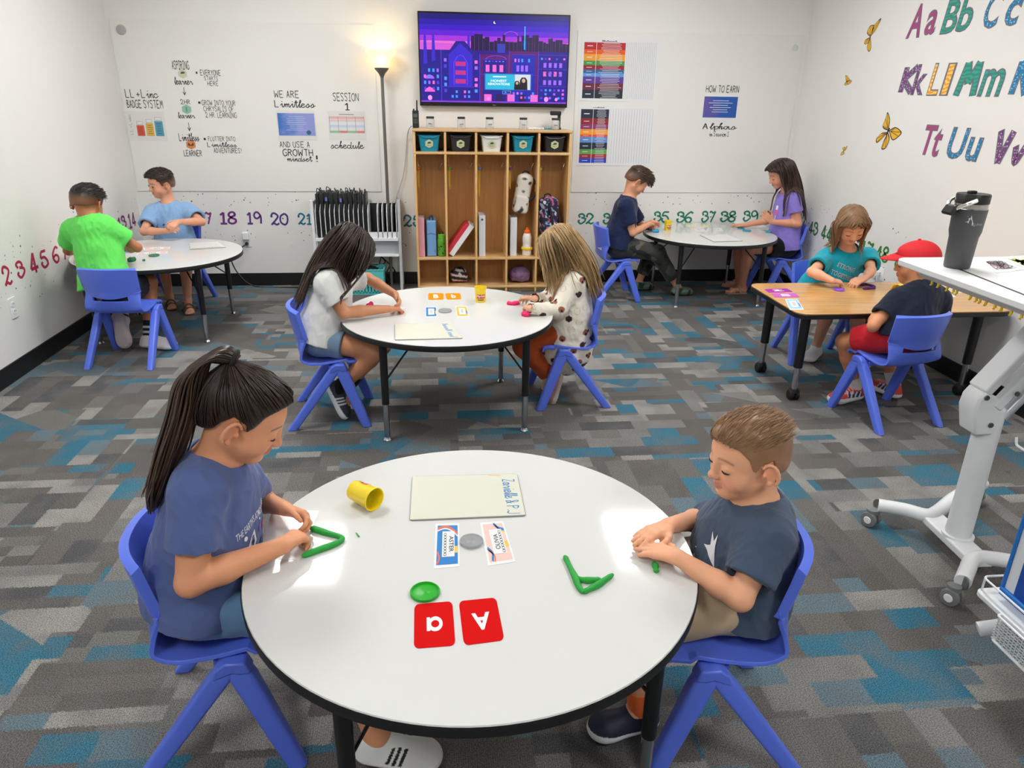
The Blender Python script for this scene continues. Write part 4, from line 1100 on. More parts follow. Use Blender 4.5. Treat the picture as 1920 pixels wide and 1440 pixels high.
def fronts(w): return lambda p, t: unit_rows(np.stack([np.where(p[:, 2] > .74, np.sign(p[:, 0])*w, np.where(np.abs(p[:, 0]) > .40, -np.sign(p[:, 0])*.5, 0)), .1+0*p[:, 0], np.where(p[:, 2] > .76, -.25, -1.0)], 1))
# ---- fair-haired girl, middle table right
k = Kid('girl with long fair hair in a cream patterned dress at the middle table', (.70, 3.69), (228, 172, 142), h=.195, vox=.0042)
k.head(KY(1048, 462, 3.67), 176, 34, 0)
k.torso(V3(.705, 3.70, .425), KY(1068, 520, 3.69), 178, shw=.10, belly=.95, sL=KY(1075, 532, 3.60), sR=KY(1055, 525, 3.79))
k.arm('L', KY(1046, 583, 3.53), KZ(995, 578, .57), KZ(968, 563, .56), (.1, .6, -.7), (-.3, .6, .6), curl=(.5, .55, .6, .65), L=.105)
k.arm('R', KY(1030, 560, 3.86), KZ(1003, 560, .575), KZ(972, 556, .565), (0, -.6, -.7), (-.3, -.6, .6), curl=(.5, .55, .6, .65), L=.105)
k.leg('L', KY(982, 648, 3.60), KY(1036, 712, 3.61), KY(1020, 756, 3.61), .95, False)
k.leg('R', KY(985, 642, 3.76), KY(1030, 700, 3.76), KY(1015, 742, 3.76), .95, False)
k.body(brows=(150, 116, 84))
def puppy(v, n):
    c = np.tile(lin((232, 224, 208)), (len(v), 1)); r = np.random.RandomState(4)
    sel = v[r.choice(len(v), 900)]; keep_ = []
    for p in sel:
        if all(np.linalg.norm(p-q) > .054 for q in keep_): keep_.append(p)
    for j, p in enumerate(keep_):
        d = np.linalg.norm((v-p)*V3(1, 1, 1.15), axis=1)
        a = [(150, 92, 78), (62, 44, 40), (196, 188, 176)][j % 3]; c[d < .0185] = lin(a)
        if j % 3 < 2:
            for sx in (-1, 1):
                e = p+V3(.6*sx, .8*sx, 0)*.020+V3(0, 0, .005); c[np.linalg.norm(v-e, axis=1) < .0095] = lin((44, 30, 28))
            c[np.linalg.norm(v-(p-V3(0, 0, .008)), axis=1) < .007] = lin((40, 28, 28))
        else: c[np.linalg.norm(v-p, axis=1) < .0155] = lin((232, 224, 208))
    return c
def skirt(S):
    S.u(pcap(k.pv+k.up*.16, k.pv-V3(0, 0, .12)+k.fr*.02, .115, .175, (k.fr, .9)), .04)
k.shirt((232, 224, 208), long=True, sg=.014, g=.014, hem=.165, wr=.005, colf=puppy, name='dress', extra=skirt, vox=.0038, seed=41)
k.shorts((168, 74, 34), frac=.82, g=.010, wr=.003, long=True, name='leggings', seed=3)
for sd in 'LR': k.shoe(sd, shoe_colours((196, 146, 150), (206, 194, 180)), L=.175, up=(-.7, 0, .7))
HF = (176, 146, 104)
k.hair_cap(HF, .045, .03, LL, amp=.008, comb=(0, .3, 1), seed=8)
R0, N0 = k.scalp(900, 5, lambda q: q[:, 2] > .35)
k.strands(R0, unit_rows(N0+.1), .34, 22, HF, off=.005, grav=.55, comb=parted, rad=.0022, guard=.3, jit=.2, n=4, tipc=(150, 118, 80), curl=.10, var=.22)
R0, N0 = k.scalp(130, 9, lambda q: (q[:, 2] > .6) & (q[:, 1] > .1))
k.strands(R0, unit_rows(N0+.1), .27, 22, (188, 158, 116), off=.008, grav=.9, comb=fronts(.6), rad=.002, guard=.27, jit=.15, n=4, name='front_locks', curl=.12, var=.22)
G3 = k

# ---- boy in the green shirt, left table, seen from behind
k = Kid('boy seen from behind in a bright green shirt at the left corner table', (-1.87, 4.55), (186, 122, 84), h=.20, vox=.005)
k.head(KY(164, 381, 4.62), 78, 22, 0)
k.torso(V3(-1.965, 4.49, .425), KY(169, 414, 4.58), 74, shw=.130, sL=KY(135, 432, 4.60), sR=KY(203, 428, 4.56))
k.arm('R', KY(257, 464, 4.64), KZ(228, 466, .60), KZ(205, 462, .57), (0, 0, -1), (-.5, .8, .2), L=.115)
k.arm('L', KY(128, 470, 4.72), KZ(190, 462, .58), KZ(215, 460, .56), (0, 0, -1), (.5, .8, .2), L=.115)
k.leg('R', V3(-1.82, 4.76, .41), KZ(279, 632, .08), KZ(326, 646, .03), 1.0)
k.leg('L', V3(-1.97, 4.78, .40), KY(228, 602, 4.63), KY(245, 655, 4.60), 1.0, False)
k.body()
k.shirt((104, 222, 96), sleeve=.60, sg=.022, g=.020, hem=-.02, wr=.006, seed=51)
k.shorts((20, 20, 24), frac=.66, g=.02, wr=.003, seed=2)
ST = [(.25, .38, (230, 230, 230)), (.55, .68, (230, 230, 230))]
for sd in 'RL': k.sock(sd, (24, 28, 40), top=.3, stripes=ST)
k.shoe('R', shoe_colours((228, 222, 224), (236, 232, 230)), L=.215)
k.shoe('L', shoe_colours((206, 196, 206), (196, 182, 182), soleh=.22), L=.215, up=(.12, .85, .35))
HN = (30, 24, 22)
k.hair_cap(HN, .045, .03, [(.50, 1.2), (.46, .84), (.36, .80), (.25, .74), (.17, .62), (.13, .48), (.08, .46), (.05, .54), (-.10, .60), (-.16, .45), (-.22, .40), (-.36, .34), (-.7, .32), (-.7, 1.2)], amp=.008, fade=(.46, .66, .55), seed=12, comb=(.1, 1, .1))
R0, N0 = k.scalp(500, 6, lambda q: q[:, 2] > 0.66)
k.strands(R0, unit_rows(N0*.6+k.HR[:, 1]*0.7), 0.032, 5, (36, 28, 25), off=.0, rad=.0022, coll=k.cap_sculpt(.035, .03, LB), jit=.25, n=4, name='hair_tufts', comb=lambda p, t: unit_rows(np.stack([.2+0*p[:, 0], 0.7+0*p[:, 0], .45-.5*t+0*p[:, 0]], 1)))
B2 = k

# ---- boy in the light blue shirt, back of the left table
k = Kid('boy in a light blue shirt facing us behind the left corner table', (-1.63, 5.88), (224, 162, 132), h=.195, vox=.0046)
k.head(KY(301, 343, 5.82), 222, 12, 4)
k.torso(V3(-1.985, 5.83, .43), KY(318, 388, 5.84), 256, shw=.125, sR=KY(285, 400, 5.80), sL=KY(354, 396, 5.84))
k.arm('R', KY(270, 434, 5.62), KZ(313, 433, .60), KZ(332, 425, .64), (.3, .5, -.4), (0, .3, 1), curl=(.8, .85, .9, .95))
k.arm('L', KY(378, 416, 5.70), KZ(334, 416, .665), KZ(315, 428, .63), (-.2, .5, -.5), (-.2, -.2, 1), curl=(.75, .8, .85, .9))
k.leg('R', V3(-2.03, 5.60, .41), KZ(318, 556, .08), KZ(323, 580, .02), .95, True, True)
k.leg('L', V3(-1.85, 5.58, .41), KZ(352, 564, .08), KZ(358, 592, .02), .95, True, True)
k.body(brows=(52, 38, 32), lip=(196, 110, 104), eyes=(0, 1, -.15))
k.shirt((138, 174, 216), sleeve=.66, sg=.022, g=.014, hem=.02, wr=.005, seed=61)
for dx in (-.045, 0, .045):
    it = [(rect_geo(dx-.002, -.02, dx+.002, .0), CP3)]+[(move(poly_geo([(0, -.002), (.016, .004), (.0, .005)]), dx, .0, a), CP3) for a in (0, .9, 1.8, 2.7, 3.4)]+[(move(poly_geo(ring(.006, 10, 1.6, .5)), dx+.004, -.022), CP1)]
    print_on(k, it, k.nk-k.up*.12+k.fr*.08, k.fr, -k.side)
k.shorts((52, 58, 74), frac=.75, g=.016)
k.hair_cap((46, 34, 28), .04, .05, LB, amp=.009, fade=(.42, .66, .45), seed=13)
R0, N0 = k.scalp(500, 6, lambda q: q[:, 2] > 0.66)
k.strands(R0, unit_rows(N0*.6+k.HR[:, 1]*0.8), 0.02, 5, (52, 38, 31), off=.0, rad=.0022, coll=k.cap_sculpt(.035, .03, LB), jit=.25, n=4, name='hair_tufts', comb=lambda p, t: unit_rows(np.stack([.2+0*p[:, 0], 0.8+0*p[:, 0], .45-.5*t+0*p[:, 0]], 1)))
for sd in 'RL': sandal(k, sd, mat('brown sandal', (88, 70, 54), rough=.6))
B3 = k
# ---- boy in the navy shirt, back right table
k = Kid('boy in a navy shirt and camouflage trousers at the back right table', (1.47, 5.80), (226, 162, 128), h=.20, vox=.0046)
k.head(KY(1195, 339, 5.79), 0, 42, 0)
k.torso(V3(1.475, 5.80, .43), KY(1177, 374, 5.80), 0, shw=.11, sR=KY(1173, 388, 5.70), sL=KY(1180, 385, 5.90))
k.arm('R', KY(1187, 437, 5.67), KZ(1217, 420, .60), KZ(1238, 424, .55), (.3, .2, -.9), (.2, .9, .2), curl=(.6, .65, .7, .75))
k.arm('L', KY(1205, 428, 5.92), KZ(1222, 416, .60), KZ(1240, 422, .55), (.3, -.2, -.9), (.2, -.9, .2), curl=(.6, .65, .7, .75))
k.leg('R', KY(1232, 474, 5.68), KZ(1270, 537, .08), KZ(1302, 546, .03), 1.0)
k.leg('L', KY(1222, 470, 5.92), KZ(1198, 528, .08), KZ(1222, 536, .03), .95)
k.body(brows=(96, 66, 48))
k.shirt((28, 38, 72), sleeve=.66, sg=.018, g=.012, hem=.015, wr=.004, seed=71)
def camo(v, n):
    c = np.tile(lin((60, 62, 56)), (len(v), 1)); a = noise3(v, 70, 1); b = noise3(v, 60, 2)
    c[a > .25] = lin((36, 40, 38)); c[b > .3] = lin((92, 88, 78)); return c
k.shorts((60, 62, 56), frac=.72, g=.018, long=True, name='trousers', colf=camo, wr=.005)
for sd in 'RL': k.shoe(sd, lambda q: np.where((noise3(q, 22, 3) > .1)[:, None], lin((34, 52, 48)), lin((104, 128, 112)))*np.where(q[:, 2:3] < .2, .5, 1), L=.185)
HS = (66, 48, 38)
k.hair_cap((66, 48, 38), .045, .05, LB, amp=.009, fade=(.40, .62, .30), seed=14)
R0, N0 = k.scalp(140, 6, lambda q: (q[:, 2] > .70) & (q[:, 1] > .15))
k.strands(R0, unit_rows(N0), .05, 6, (66, 48, 38), off=.0, rad=.003, coll=k.cap_sculpt(.03, .05, LB), grav=.2, jit=.2, n=4, name='fringe', comb=lambda p, t: unit_rows(np.stack([0*p[:, 0], 1+0*p[:, 0], -.5+0*p[:, 0]], 1)))
R0, N0 = k.scalp(500, 6, lambda q: q[:, 2] > 0.64)
k.strands(R0, unit_rows(N0*.6+k.HR[:, 1]*0.8), 0.038, 5, (74, 54, 42), off=.0, rad=.0022, coll=k.cap_sculpt(.035, .03, LB), jit=.25, n=4, name='hair_tufts', comb=lambda p, t: unit_rows(np.stack([.2+0*p[:, 0], 0.8+0*p[:, 0], .45-.5*t+0*p[:, 0]], 1)))
B4 = k
# ---- girl in the purple shirt, back right table
k = Kid('girl with very long dark hair in a purple shirt at the back right table', (2.85, 5.78), (216, 152, 122), h=.205, vox=.0046, sc=1.08)
k.head(KY(1463, 325, 5.76), 178, 26, 0)
k.torso(V3(2.90, 5.80, .43), KY(1479, 362, 5.79), 178, shw=.11, sL=KY(1488, 372, 5.68), sR=KY(1472, 370, 5.89))
k.arm('L', KY(1496, 420, 5.64), KZ(1448, 416, .63), KZ(1421, 390, .74), (-.5, .6, .3), (-.4, .2, .6), curl=(.05, .05, .05, .08), thumb=.1)
k.arm('R', KY(1455, 410, 5.93), KZ(1398, 422, .555), KZ(1366, 421, .545), (0, 0, -1), (-.3, -.9, 0), curl=(.05, .05, .05, .05), thumb=.1)
k.leg('L', V3(2.55, 5.69, .42), KZ(1392, 533, .08), KZ(1352, 546, .02), .95, True, True)
k.leg('R', V3(2.54, 5.88, .42), KZ(1385, 522, .08), KZ(1350, 532, .02), .95, True, True)
k.body(brows=(60, 42, 36), lip=(190, 112, 106))
k.shirt((140, 124, 208), sleeve=.55, sg=.015, g=.011, hem=.02, wr=.004, seed=81)
PK = mat('pink print', (226, 92, 146), rough=.8)
it = [(move(poly_geo(rrect(.035, .05, .015, 4)), 0, .0), PK), (rect_geo(-.012, .018, .012, .05), WP), (rect_geo(-.004, -.06, .004, -.025), WP)]
print_on(k, it, k.nk-k.up*.14+k.fr*.08-k.side*.02, k.fr-k.side*.6, -k.side)
k.shorts((22, 22, 26), frac=.48, g=.014)
k.hair_cap((52, 36, 32), .045, .03, LL, amp=.008, comb=(0, .3, 1), seed=16)
R0, N0 = k.scalp(700, 5, lambda q: q[:, 2] > .35)
k.strands(R0, unit_rows(N0+.1), .44, 24, (52, 36, 32), off=.006, grav=.6, comb=parted, rad=.003, guard=.36, gy=.16, jit=.1, n=4, tipc=(84, 62, 52))
R0, N0 = k.scalp(90, 9, lambda q: (q[:, 2] > .6) & (q[:, 1] > .1))
k.strands(R0, unit_rows(N0+.1), .42, 24, (52, 36, 32), off=.007, grav=.9, comb=fronts(.9), rad=.003, guard=.36, gy=.16, jit=.1, n=4, name='front_locks')
for sd in 'RL': sandal(k, sd, mat('beige sandal', (176, 150, 128), rough=.5))
G4 = k
# ---- girl in the teal shirt, behind the wooden table
k = Kid('girl with light brown hair in a teal lettered shirt behind the wooden table', (2.42, 4.23), (228, 168, 136), h=.20, vox=.0044)
k.head(KY(1597, 421, 4.09), 262, 34, -6)
k.torso(V3(2.43, 4.25, .425), KY(1589, 472, 4.20), 264, shw=.12, sR=KY(1549, 486, 4.22), sL=KY(1628, 482, 4.24))
k.arm('R', KY(1522, 510, 4.06), KZ(1560, 526, .575), KZ(1592, 532, .55), (.3, .2, -.8), (.3, .5, .6), curl=(.5, .55, .6, .65))
k.arm('L', KY(1633, 508, 4.08), KZ(1622, 522, .58), KZ(1594, 533, .55), (-.3, .2, -.8), (-.3, .5, .6), curl=(.5, .55, .6, .65))
k.leg('R', V3(2.36, 4.02, .40), KZ(1531, 648, .08), KZ(1506, 678, .02), .95)
k.leg('L', V3(2.54, 4.00, .40), V3(2.62, 4.10, .085), V3(2.64, 3.95, .02), .95)
k.body(brows=(120, 88, 62), lip=(200, 124, 116))
k.shirt((24, 152, 172), sleeve=.62, sg=.020, g=.013, hem=.02, wr=.004, seed=91)
NV = mat('dark lettering', (30, 40, 62), rough=.8)
def outlined(t, w, h, y):
    a = fit(text_geo(t, .03, spacing=1.1), -w/2, y, w/2, y+h); b = fit(text_geo(t, -.012, spacing=1.1), -w/2+.002, y+.002, w/2-.002, y+h-.002); return [(a, WP)], [(b, NV)]
a1, b1 = outlined('STRONG', .115, .027, .0); a2, b2 = outlined('TOGETHER', .145, .027, -.052)
print_on(k, a1+a2, k.nk-k.up*.085+k.fr*.08, k.fr, -k.side); print_on(k, b1+b2, k.nk-k.up*.085+k.fr*.08, k.fr, -k.side, 'lettering', .0034)
k.shorts((40, 48, 72), frac=.7, g=.016)
for sd in 'RL': k.shoe(sd, shoe_colours((226, 228, 228), (240, 240, 240)), L=.19)
HM = (128, 96, 66)
k.hair_cap(HM, .04, .03, LL, amp=.008, comb=(0, .3, 1), seed=18)
R0, N0 = k.scalp(700, 5, lambda q: (q[:, 2] > .35))
k.strands(R0, unit_rows(N0+.1), .24, 20, HM, off=.006, grav=1.3, comb=parted, rad=.0027, guard=.35, gy=.25, jit=.16, n=4, tipc=(152, 118, 84), curl=.1, var=.22)
R0, N0 = k.scalp(90, 9, lambda q: (q[:, 2] > .62) & (q[:, 1] > .05))
k.strands(R0, unit_rows(N0+.1), .26, 20, HM, off=.008, grav=.75, comb=fronts(1.1), rad=.0027, guard=.35, gy=.27, boff=.02, jit=.12, n=4, name='front_locks', var=.22)
G5 = k
# ---- boy in the red cap
k = Kid('boy seen from behind in a red cap and navy shirt at the wooden table', (2.33, 3.30), (206, 138, 98), h=.20, vox=.0042)
k.head(KY(1718, 492, 3.42), 152, 8, 0)
k.torso(V3(2.385, 3.315, .425), KY(1733, 542, 3.38), 122, shw=.115, sL=KY(1683, 562, 3.36), sR=KY(1762, 564, 3.36))
k.arm('L', KY(1637, 612, 3.30), KY(1645, 580, 3.40), KY(1664, 568, 3.50), (.7, 0, -.5), (0, .3, .9), curl=(.7, .75, .8, .85))
k.arm('R', KY(1752, 622, 3.40), KY(1690, 582, 3.50), KY(1668, 572, 3.52), (-.7, 0, -.5), (0, .3, .9), curl=(.7, .75, .8, .85))
k.leg('L', KY(1584, 640, 3.50), KZ(1603, 727, .08), KZ(1548, 752, .02), .95)
k.leg('R', V3(2.44, 3.62, .405), KZ(1676, 721, .085), KZ(1676, 721, .085)+V3(-.02, .15, 0), .95)
k.body()
k.shirt((28, 34, 50), sleeve=.62, sg=.020, g=.013, hem=.03, wr=.004, seed=95)
k.shorts((186, 32, 44), frac=.78, g=.022, wr=.004)
for sd in 'LR': k.sock(sd, (226, 222, 220), top=.22)
def runner(q):
    c = np.tile(lin((222, 74, 66)), (len(q), 1)); m = (q[:, 1] > .15) & (q[:, 1] < .62) & (q[:, 2] < .36); c[m] = lin((38, 50, 92))
    st = (np.abs(np.sin(q[:, 1]*24+q[:, 2]*9)) > .85) & m; c[st] = lin((226, 230, 236))
    w = (np.abs(np.sin(q[:, 1]*40)) > .8) & (q[:, 1] > .4) & (q[:, 2] > .3); c[w] = lin((244, 180, 170))
    c[q[:, 2] < .20] = lin((238, 236, 236)); return c
for sd in 'LR': k.shoe(sd, runner, L=.20)
# the cap: crown, brim, button, strap
S = k.cap_sculpt(.055, .02, [(.60, 1.3), (.50, .74), (.2, .66), (-.3, .62), (-.8, .58), (-.8, 1.3)])
H, R_ = k.hp, k.HR
v, f = S.mesh(.004); v = relax(v, f, 3, .5)
CAPM = mat('red cotton twill', (206, 22, 34), rough=.75, bump=.2, bscale=500)
cp = put_mesh('cap', v, f, CAPM, k.root, k.org)
Gb = []
for i in range(9):
    t = i/8; row = []
    for j in range(15):
        a = -1.15+2.3*j/14; r0 = .44+.36*t*cos(a*.75); row.append(H(sin(a)*(.40 if t > 0 else .42)*(1-.05*t), cos(a)*r0+.03, .745-.10*t-.05*abs(sin(a))**2)-k.org)
    Gb.append(row)
MB().grid(Gb).build('brim', CAPM, cp, solid=.005, soff=0)
MB().lathe([(0, .005), (.006, .004), (.008, .001), (.008, -.004)], 14, H(0, -.04, 1.075)-k.org, R_, cap=False).build('button', CAPM, cp)
B5 = k
# ================================================================ lettering and pictures on the walls
INK = mat('black marker', (34, 34, 36), rough=.7)
def decal(name, label, cat, wall, box, parts, group=None, off=.001):
    """one sticker or hand-lettered phrase: parts = [(geometry in 0..1 of the box, material, layer)]"""
    F, w, h = wall_box(wall, *box); o, r, u, n = F
    base = off+(.0078 if wall == 'back' and o[2] > _zb and (o[0] < _xr1 or o[0] > _x2) else 0); mb = MB()
    for geo, m, lay in parts:
        v, f = geo; v = keep3(v, (v[:, :2]-.5)*V3(w, h, 0)[:2])
        mb.flat((v, f), (o, r, u, n), m, base+.0006*lay)
    return tag(mb.build(name, None, None, smooth=0, org=o+n*base), label, cat, group)
def fitb(geo, x0=0, y0=0, x1=1, y1=1): return fit(geo, x0, y0, x1, y1)
def phrase(label, box, lines, wall='back', group='hand lettering on the dry erase panels'):
    """lines: (text, x0, y0, x1, y1 in picture pixels, pen)"""
    X0, Y0, X1, Y1 = box; P = []
    for t, x0, y0, x1, y1, w in lines:
        g = hand_geo(t, w)
        P.append((fitb(g, (x0-X0)/(X1-X0), (Y1-y1)/(Y1-Y0), (x1-X0)/(X1-X0), (Y1-y0)/(Y1-Y0)), INK, 0))
    return decal('wall_lettering', label, 'lettering', wall, box, P, group)
phrase('hand lettering LL + Linc BADGE SYSTEM above the colour block chart', (236, 168, 306, 204), [('LL+Linc', 237, 168, 299, 184, .10), ('BADGE SYSTEM', 237, 187, 305, 203, .12)])
phrase('hand lettering ASPIRING learner, the topmost of the badge list', (323, 114, 361, 159), [('ASPIRING', 325, 114, 357, 131, .13), ('learner', 325, 144, 360, 159, .13)])
phrase('hand lettering EVERYONE STARTS HERE with a bullet dot', (368, 130, 416, 161), [('.', 369, 135, 372, 139, .9), ('EVERYONE', 377, 131, 415, 142, .12), ('STARTS', 383, 143, 409, 151, .12), ('HERE', 388, 152, 408, 161, .12)])
phrase('hand lettering 2HR above the green hexagon sticker', (339, 186, 357, 196), [('2HR', 339, 186, 357, 196, .12)])
phrase('hand lettering learner just below the green hexagon sticker', (334, 210, 366, 222), [('learner', 334, 210, 366, 222, .13)])
phrase('hand lettering GROW INTO YOUR CHRYSALIS OF 2 HR. LEARNING', (373, 187, 444, 221), [('.', 374, 191, 378, 195, .9), ('GROW INTO YOUR', 380, 188, 443, 198, .12), ('CHRYSALIS OF', 382, 199, 438, 209, .12), ('2 HR. LEARNING', 384, 210, 443, 221, .12)])
phrase('hand lettering Limitless LEARNER, the lowest of the badge list', (337, 249, 378, 294), [('Limitless', 338, 249, 376, 265, .13), ('LEARNER', 343, 281, 377, 293, .13)])
phrase('hand lettering FLUTTER INTO Limitless ADVENTURES!', (384, 255, 453, 287), [('.', 384, 259, 388, 263, .9), ('FLUTTER INTO', 392, 256, 443, 265, .12), ('Limitless', 389, 266, 445, 276, .12), ('ADVENTURES!', 400, 277, 452, 287, .12)])
phrase('hand lettering WE ARE Limitless above the blue poster', (514, 170, 591, 202), [('WE ARE', 515, 170, 561, 184, .11), ('Limitless', 514, 187, 591, 202, .11)])
phrase('hand lettering AND USE A GROWTH mindset! below the blue poster', (525, 264, 596, 304), [('AND USE A', 526, 265, 582, 277, .11), ('GROWTH', 530, 279, 587, 293, .13), ('mindset', 537, 292, 585, 303, .12), ('!', 592, 291, 595, 303, .2)])
phrase('hand lettering SESSION 1 above the schedule sheet', (624, 174, 674, 207), [('SESSION', 625, 174, 673, 190, .11), ('1', 646, 193, 655, 207, .14)])
phrase('hand lettering schedule below the schedule sheet', (620, 264, 683, 279), [('schedule', 620, 264, 683, 279, .11)])
phrase('hand lettering HOW TO EARN above the purple poster', (1323, 160, 1386, 174), [('HOW TO EARN', 1323, 160, 1385, 174, .12)])
phrase('hand lettering Alphas in Session 1 below the purple poster', (1315, 229, 1382, 256), [('Alphas', 1316, 230, 1381, 246, .11), ('in Session 1', 1330, 246, 1367, 256, .12)])
for i, (x0, y0, x1, y1) in enumerate(((343, 164, 349, 178), (352, 230, 358, 245))):
    g = [ribbon([(.5, 1), (.5, .05)], .16), ribbon([(.05, .4), (.5, .0), (.95, .4)], .16)]
    decal('wall_arrow', 'small hand-drawn down arrow, %s in the badge list' % ('the upper one' if i == 0 else 'the lower one'), 'arrow', 'back', (x0, y0, x1, y1), [(x, INK, 0) for x in g], 'arrows in the badge list')
HEX = [(.5, 1), (.95, .76), (.95, .24), (.5, 0), (.05, .24), (.05, .76)]
def hexa(label, box, c1, c2, motif):
    decal('badge_sticker', label, 'sticker', 'back', box, [(poly_geo(HEX), mat('hex %s' % (c1,), c1, rough=.6), 0), (motif, mat('hexm %s' % (c2,), c2, rough=.6), 1)], 'hexagon badge stickers')
LEAF = poly_geo([(.25, .5), (.4, .72), (.65, .74), (.78, .6), (.6, .52)])
hexa('pale hexagon sticker with a dark green leaf under ASPIRING', (334, 130, 352, 147), (200, 202, 172), (66, 86, 60), LEAF)
hexa('green hexagon sticker between 2 HR and learner', (341, 196, 360, 214), (142, 186, 164), (92, 150, 130), rect_geo(.42, .25, .56, .75))
hexa('orange hexagon sticker with a butterfly above LEARNER', (349, 262, 368, 280), (216, 140, 82), (120, 62, 40), poly_geo([(.5, .45), (.25, .75), (.2, .4), (.5, .35), (.8, .4), (.75, .75)]))
# ---- sheets of paper
PAPER = mat('white paper', (228, 229, 230), rough=.7); GREYL = mat('grey print', (150, 152, 156), rough=.8); PALE = mat('pale print', (206, 210, 218), rough=.8)
def sheet(name, label, cat, box, items, paper=PAPER, group=None):
    F, w, h = wall_box('back', *box); o, r, u, n = F; X0, Y0, X1, Y1 = box
    mb = MB().box(o+n*.0092, (w, .0015, h), None, paper)
    for geo, m, lay in items: mb.flat((keep3(geo[0], (geo[0][:, :2]-.5)*V3(w, h, 0)[:2]), geo[1]), F, m,   .0102+.0004*lay)
    return tag(mb.build(name, None, None, smooth=0, org=o+n*.0092), label, cat, group)
def grad_material(name, c1, c2, c3=None):
    m = mat(name, c1, rough=.5); nt, N, L, b = nodes_of(m)
    tc = N('ShaderNodeTexCoord'); sp = N('ShaderNodeSeparateXYZ'); L(tc.outputs['Generated'], sp.inputs[0])
    n = N('ShaderNodeTexNoise'); n.inputs['Scale'].default_value = 3; L(tc.outputs['Generated'], n.inputs['Vector'])
    a = N('ShaderNodeMath', operation='ADD'); L(sp.outputs[0], a.inputs[0]); L(n.outputs['Fac'], a.inputs[1])
    cr = N('ShaderNodeValToRGB'); cr.color_ramp.elements[0].color = srgb(c1); cr.color_ramp.elements[1].color = srgb(c2); cr.color_ramp.elements[0].position = .5; cr.color_ramp.elements[1].position = 1.25 if False else 1
    L(a.outputs[0], cr.inputs[0]); L(cr.outputs[0], b.inputs['Base Color']); return m
WHITEP = mat('white print', (236, 238, 242), rough=.7)
def lines(x0, x1, y0, y1, n, m, w=.35, seed=1, lay=2, centre=True):
    r = random.Random(seed); out = []
    for i in range(n):
        y = y1-(y1-y0)*(i+.5)/n; hh = (y1-y0)/n*w/2; ln = (x1-x0)*(.55+.45*r.random()); xa = (x0+x1)/2-ln/2 if centre else x0
        out.append((rect_geo(xa, y-hh, xa+ln, y+hh), m, lay))
    return out
it = []
for x0, x1, h, c in ((.26, .45, .50, (208, 84, 66)), (.50, .69, .60, (218, 172, 76)), (.73, .94, .70, (84, 152, 178))):
    it += [(rect_geo(x0, .17, x1, .17+h*.72), mat('block %s' % (c,), c, rough=.7), 1), (rect_geo(x0+.02, .19+h*.74, x1-.02, .22+h*.74+.05), PAPER, 1)]
    it += lines(x0+.03, x1-.03, .22, .12+h*.72, 5, INK, .16, int(h*99), 2)
    it += [(ribbon([(x0+.02, .19+h*.74), (x1-.02, .19+h*.74), (x1-.02, .28+h*.74), (x0+.02, .28+h*.74), (x0+.02, .19+h*.74)], .012), GREYL, 2)]
it += [(fit(hand_geo('LL+Linc', .1), -.34, -.03, .34, .05), GREYL, 1)]
it[-1] = (move(it[-1][0], .12, .55, pi/2), GREYL, 1)
sheet('badge_chart', 'laminated sheet with red, yellow and blue blocks in steps', 'poster', (238, 209, 311, 264), it, mat('laminated sheet', (222, 221, 217), rough=.3))
sheet('motto_poster', 'blue poster with white lines under WE ARE Limitless', 'poster', (520, 207, 593, 262), [(rect_geo(.03, .14, .97, .90), grad_material('blue wash', (58, 110, 190), (140, 150, 212)), 1)]+lines(.2, .8, .30, .82, 8, mat('pale blue print', (176, 196, 228), rough=.8), .22, 3)+[(move(poly_geo(ring(.06, 14, 1, 1.3)), .80, .25), mat('dark teal', (50, 96, 120), rough=.7), 2)], mat('laminated sheet', (222, 221, 217)))
it = lines(.3, .7, .86, .92, 1, GREYL, .5, 2)
for i, c in enumerate(((224, 178, 178), (226, 200, 200), (222, 226, 232), (196, 208, 226), (220, 222, 226), (150, 196, 160))): it.append((rect_geo(.04, .74-.10*i, .96, .82-.10*i), mat('row %s' % (c,), c, rough=.8), 1))
it += [(rect_geo(.30, .24, .50, .32), mat('row red', (224, 130, 128)), 2), (rect_geo(.76, .24, .96, .32), mat('row red', (224, 130, 128)), 2)]
for x in (.04, .27, .5, .73, .96): it.append((rect_geo(x-.006, .24, x+.006, .82), GREYL, 2))
sheet('schedule_sheet', 'laminated schedule table with pink and green rows under SESSION 1', 'poster', (616, 209, 686, 262), it, mat('laminated sheet', (222, 221, 217)))
sheet('points_poster', 'purple to blue poster with white lines under HOW TO EARN', 'poster', (1317, 177, 1382, 227), [(rect_geo(.02, .13, .98, .91), grad_material('violet wash', (100, 84, 160), (28, 84, 168)), 1)]+lines(.15, .85, .30, .80, 6, WHITEP, .20, 8))
def chart(label, box, bands, split):
    it = [(fit(scribble(5, 30, .2), .25, .958, .45, .982), INK, 1)] if split > .42 else [(fit(scribble(6, 22, .2), .18, .966, .33, .984), INK, 1)]
    t = sum(b[1] for b in bands); y = .945
    for j, (c, wgt) in enumerate(bands):
        h = .90*wgt/t; m = mat('band %s' % (c,), c, rough=.7)
        it.append((rect_geo(.03, y-h, split, y), m, 1)); it += lines(.22, split-.02, y-h, y, max(2, int(wgt*1.6)), WHITEP, .22, j+3)
        it.append((rect_geo(.07, y-h*.55, .14, y-h*.45), WHITEP, 2)); y -= h
    it.append((rect_geo(.185, .045, .19, .945), WHITEP, 2))
    nx, ny = 17, 30
    for i in range(nx): x = split+.02+(.96-split-.02)*i/(nx-1); it.append((rect_geo(x-.0012, .045, x+.0012, .955), GREYL, 1))
    for i in range(ny): y = .045+.91*i/(ny-1); it.append((rect_geo(split+.02, y-.0007, .96, y+.0007), PALE, 1))
    sheet('tracking_chart', label, 'poster', box, it, group='colour band charts')
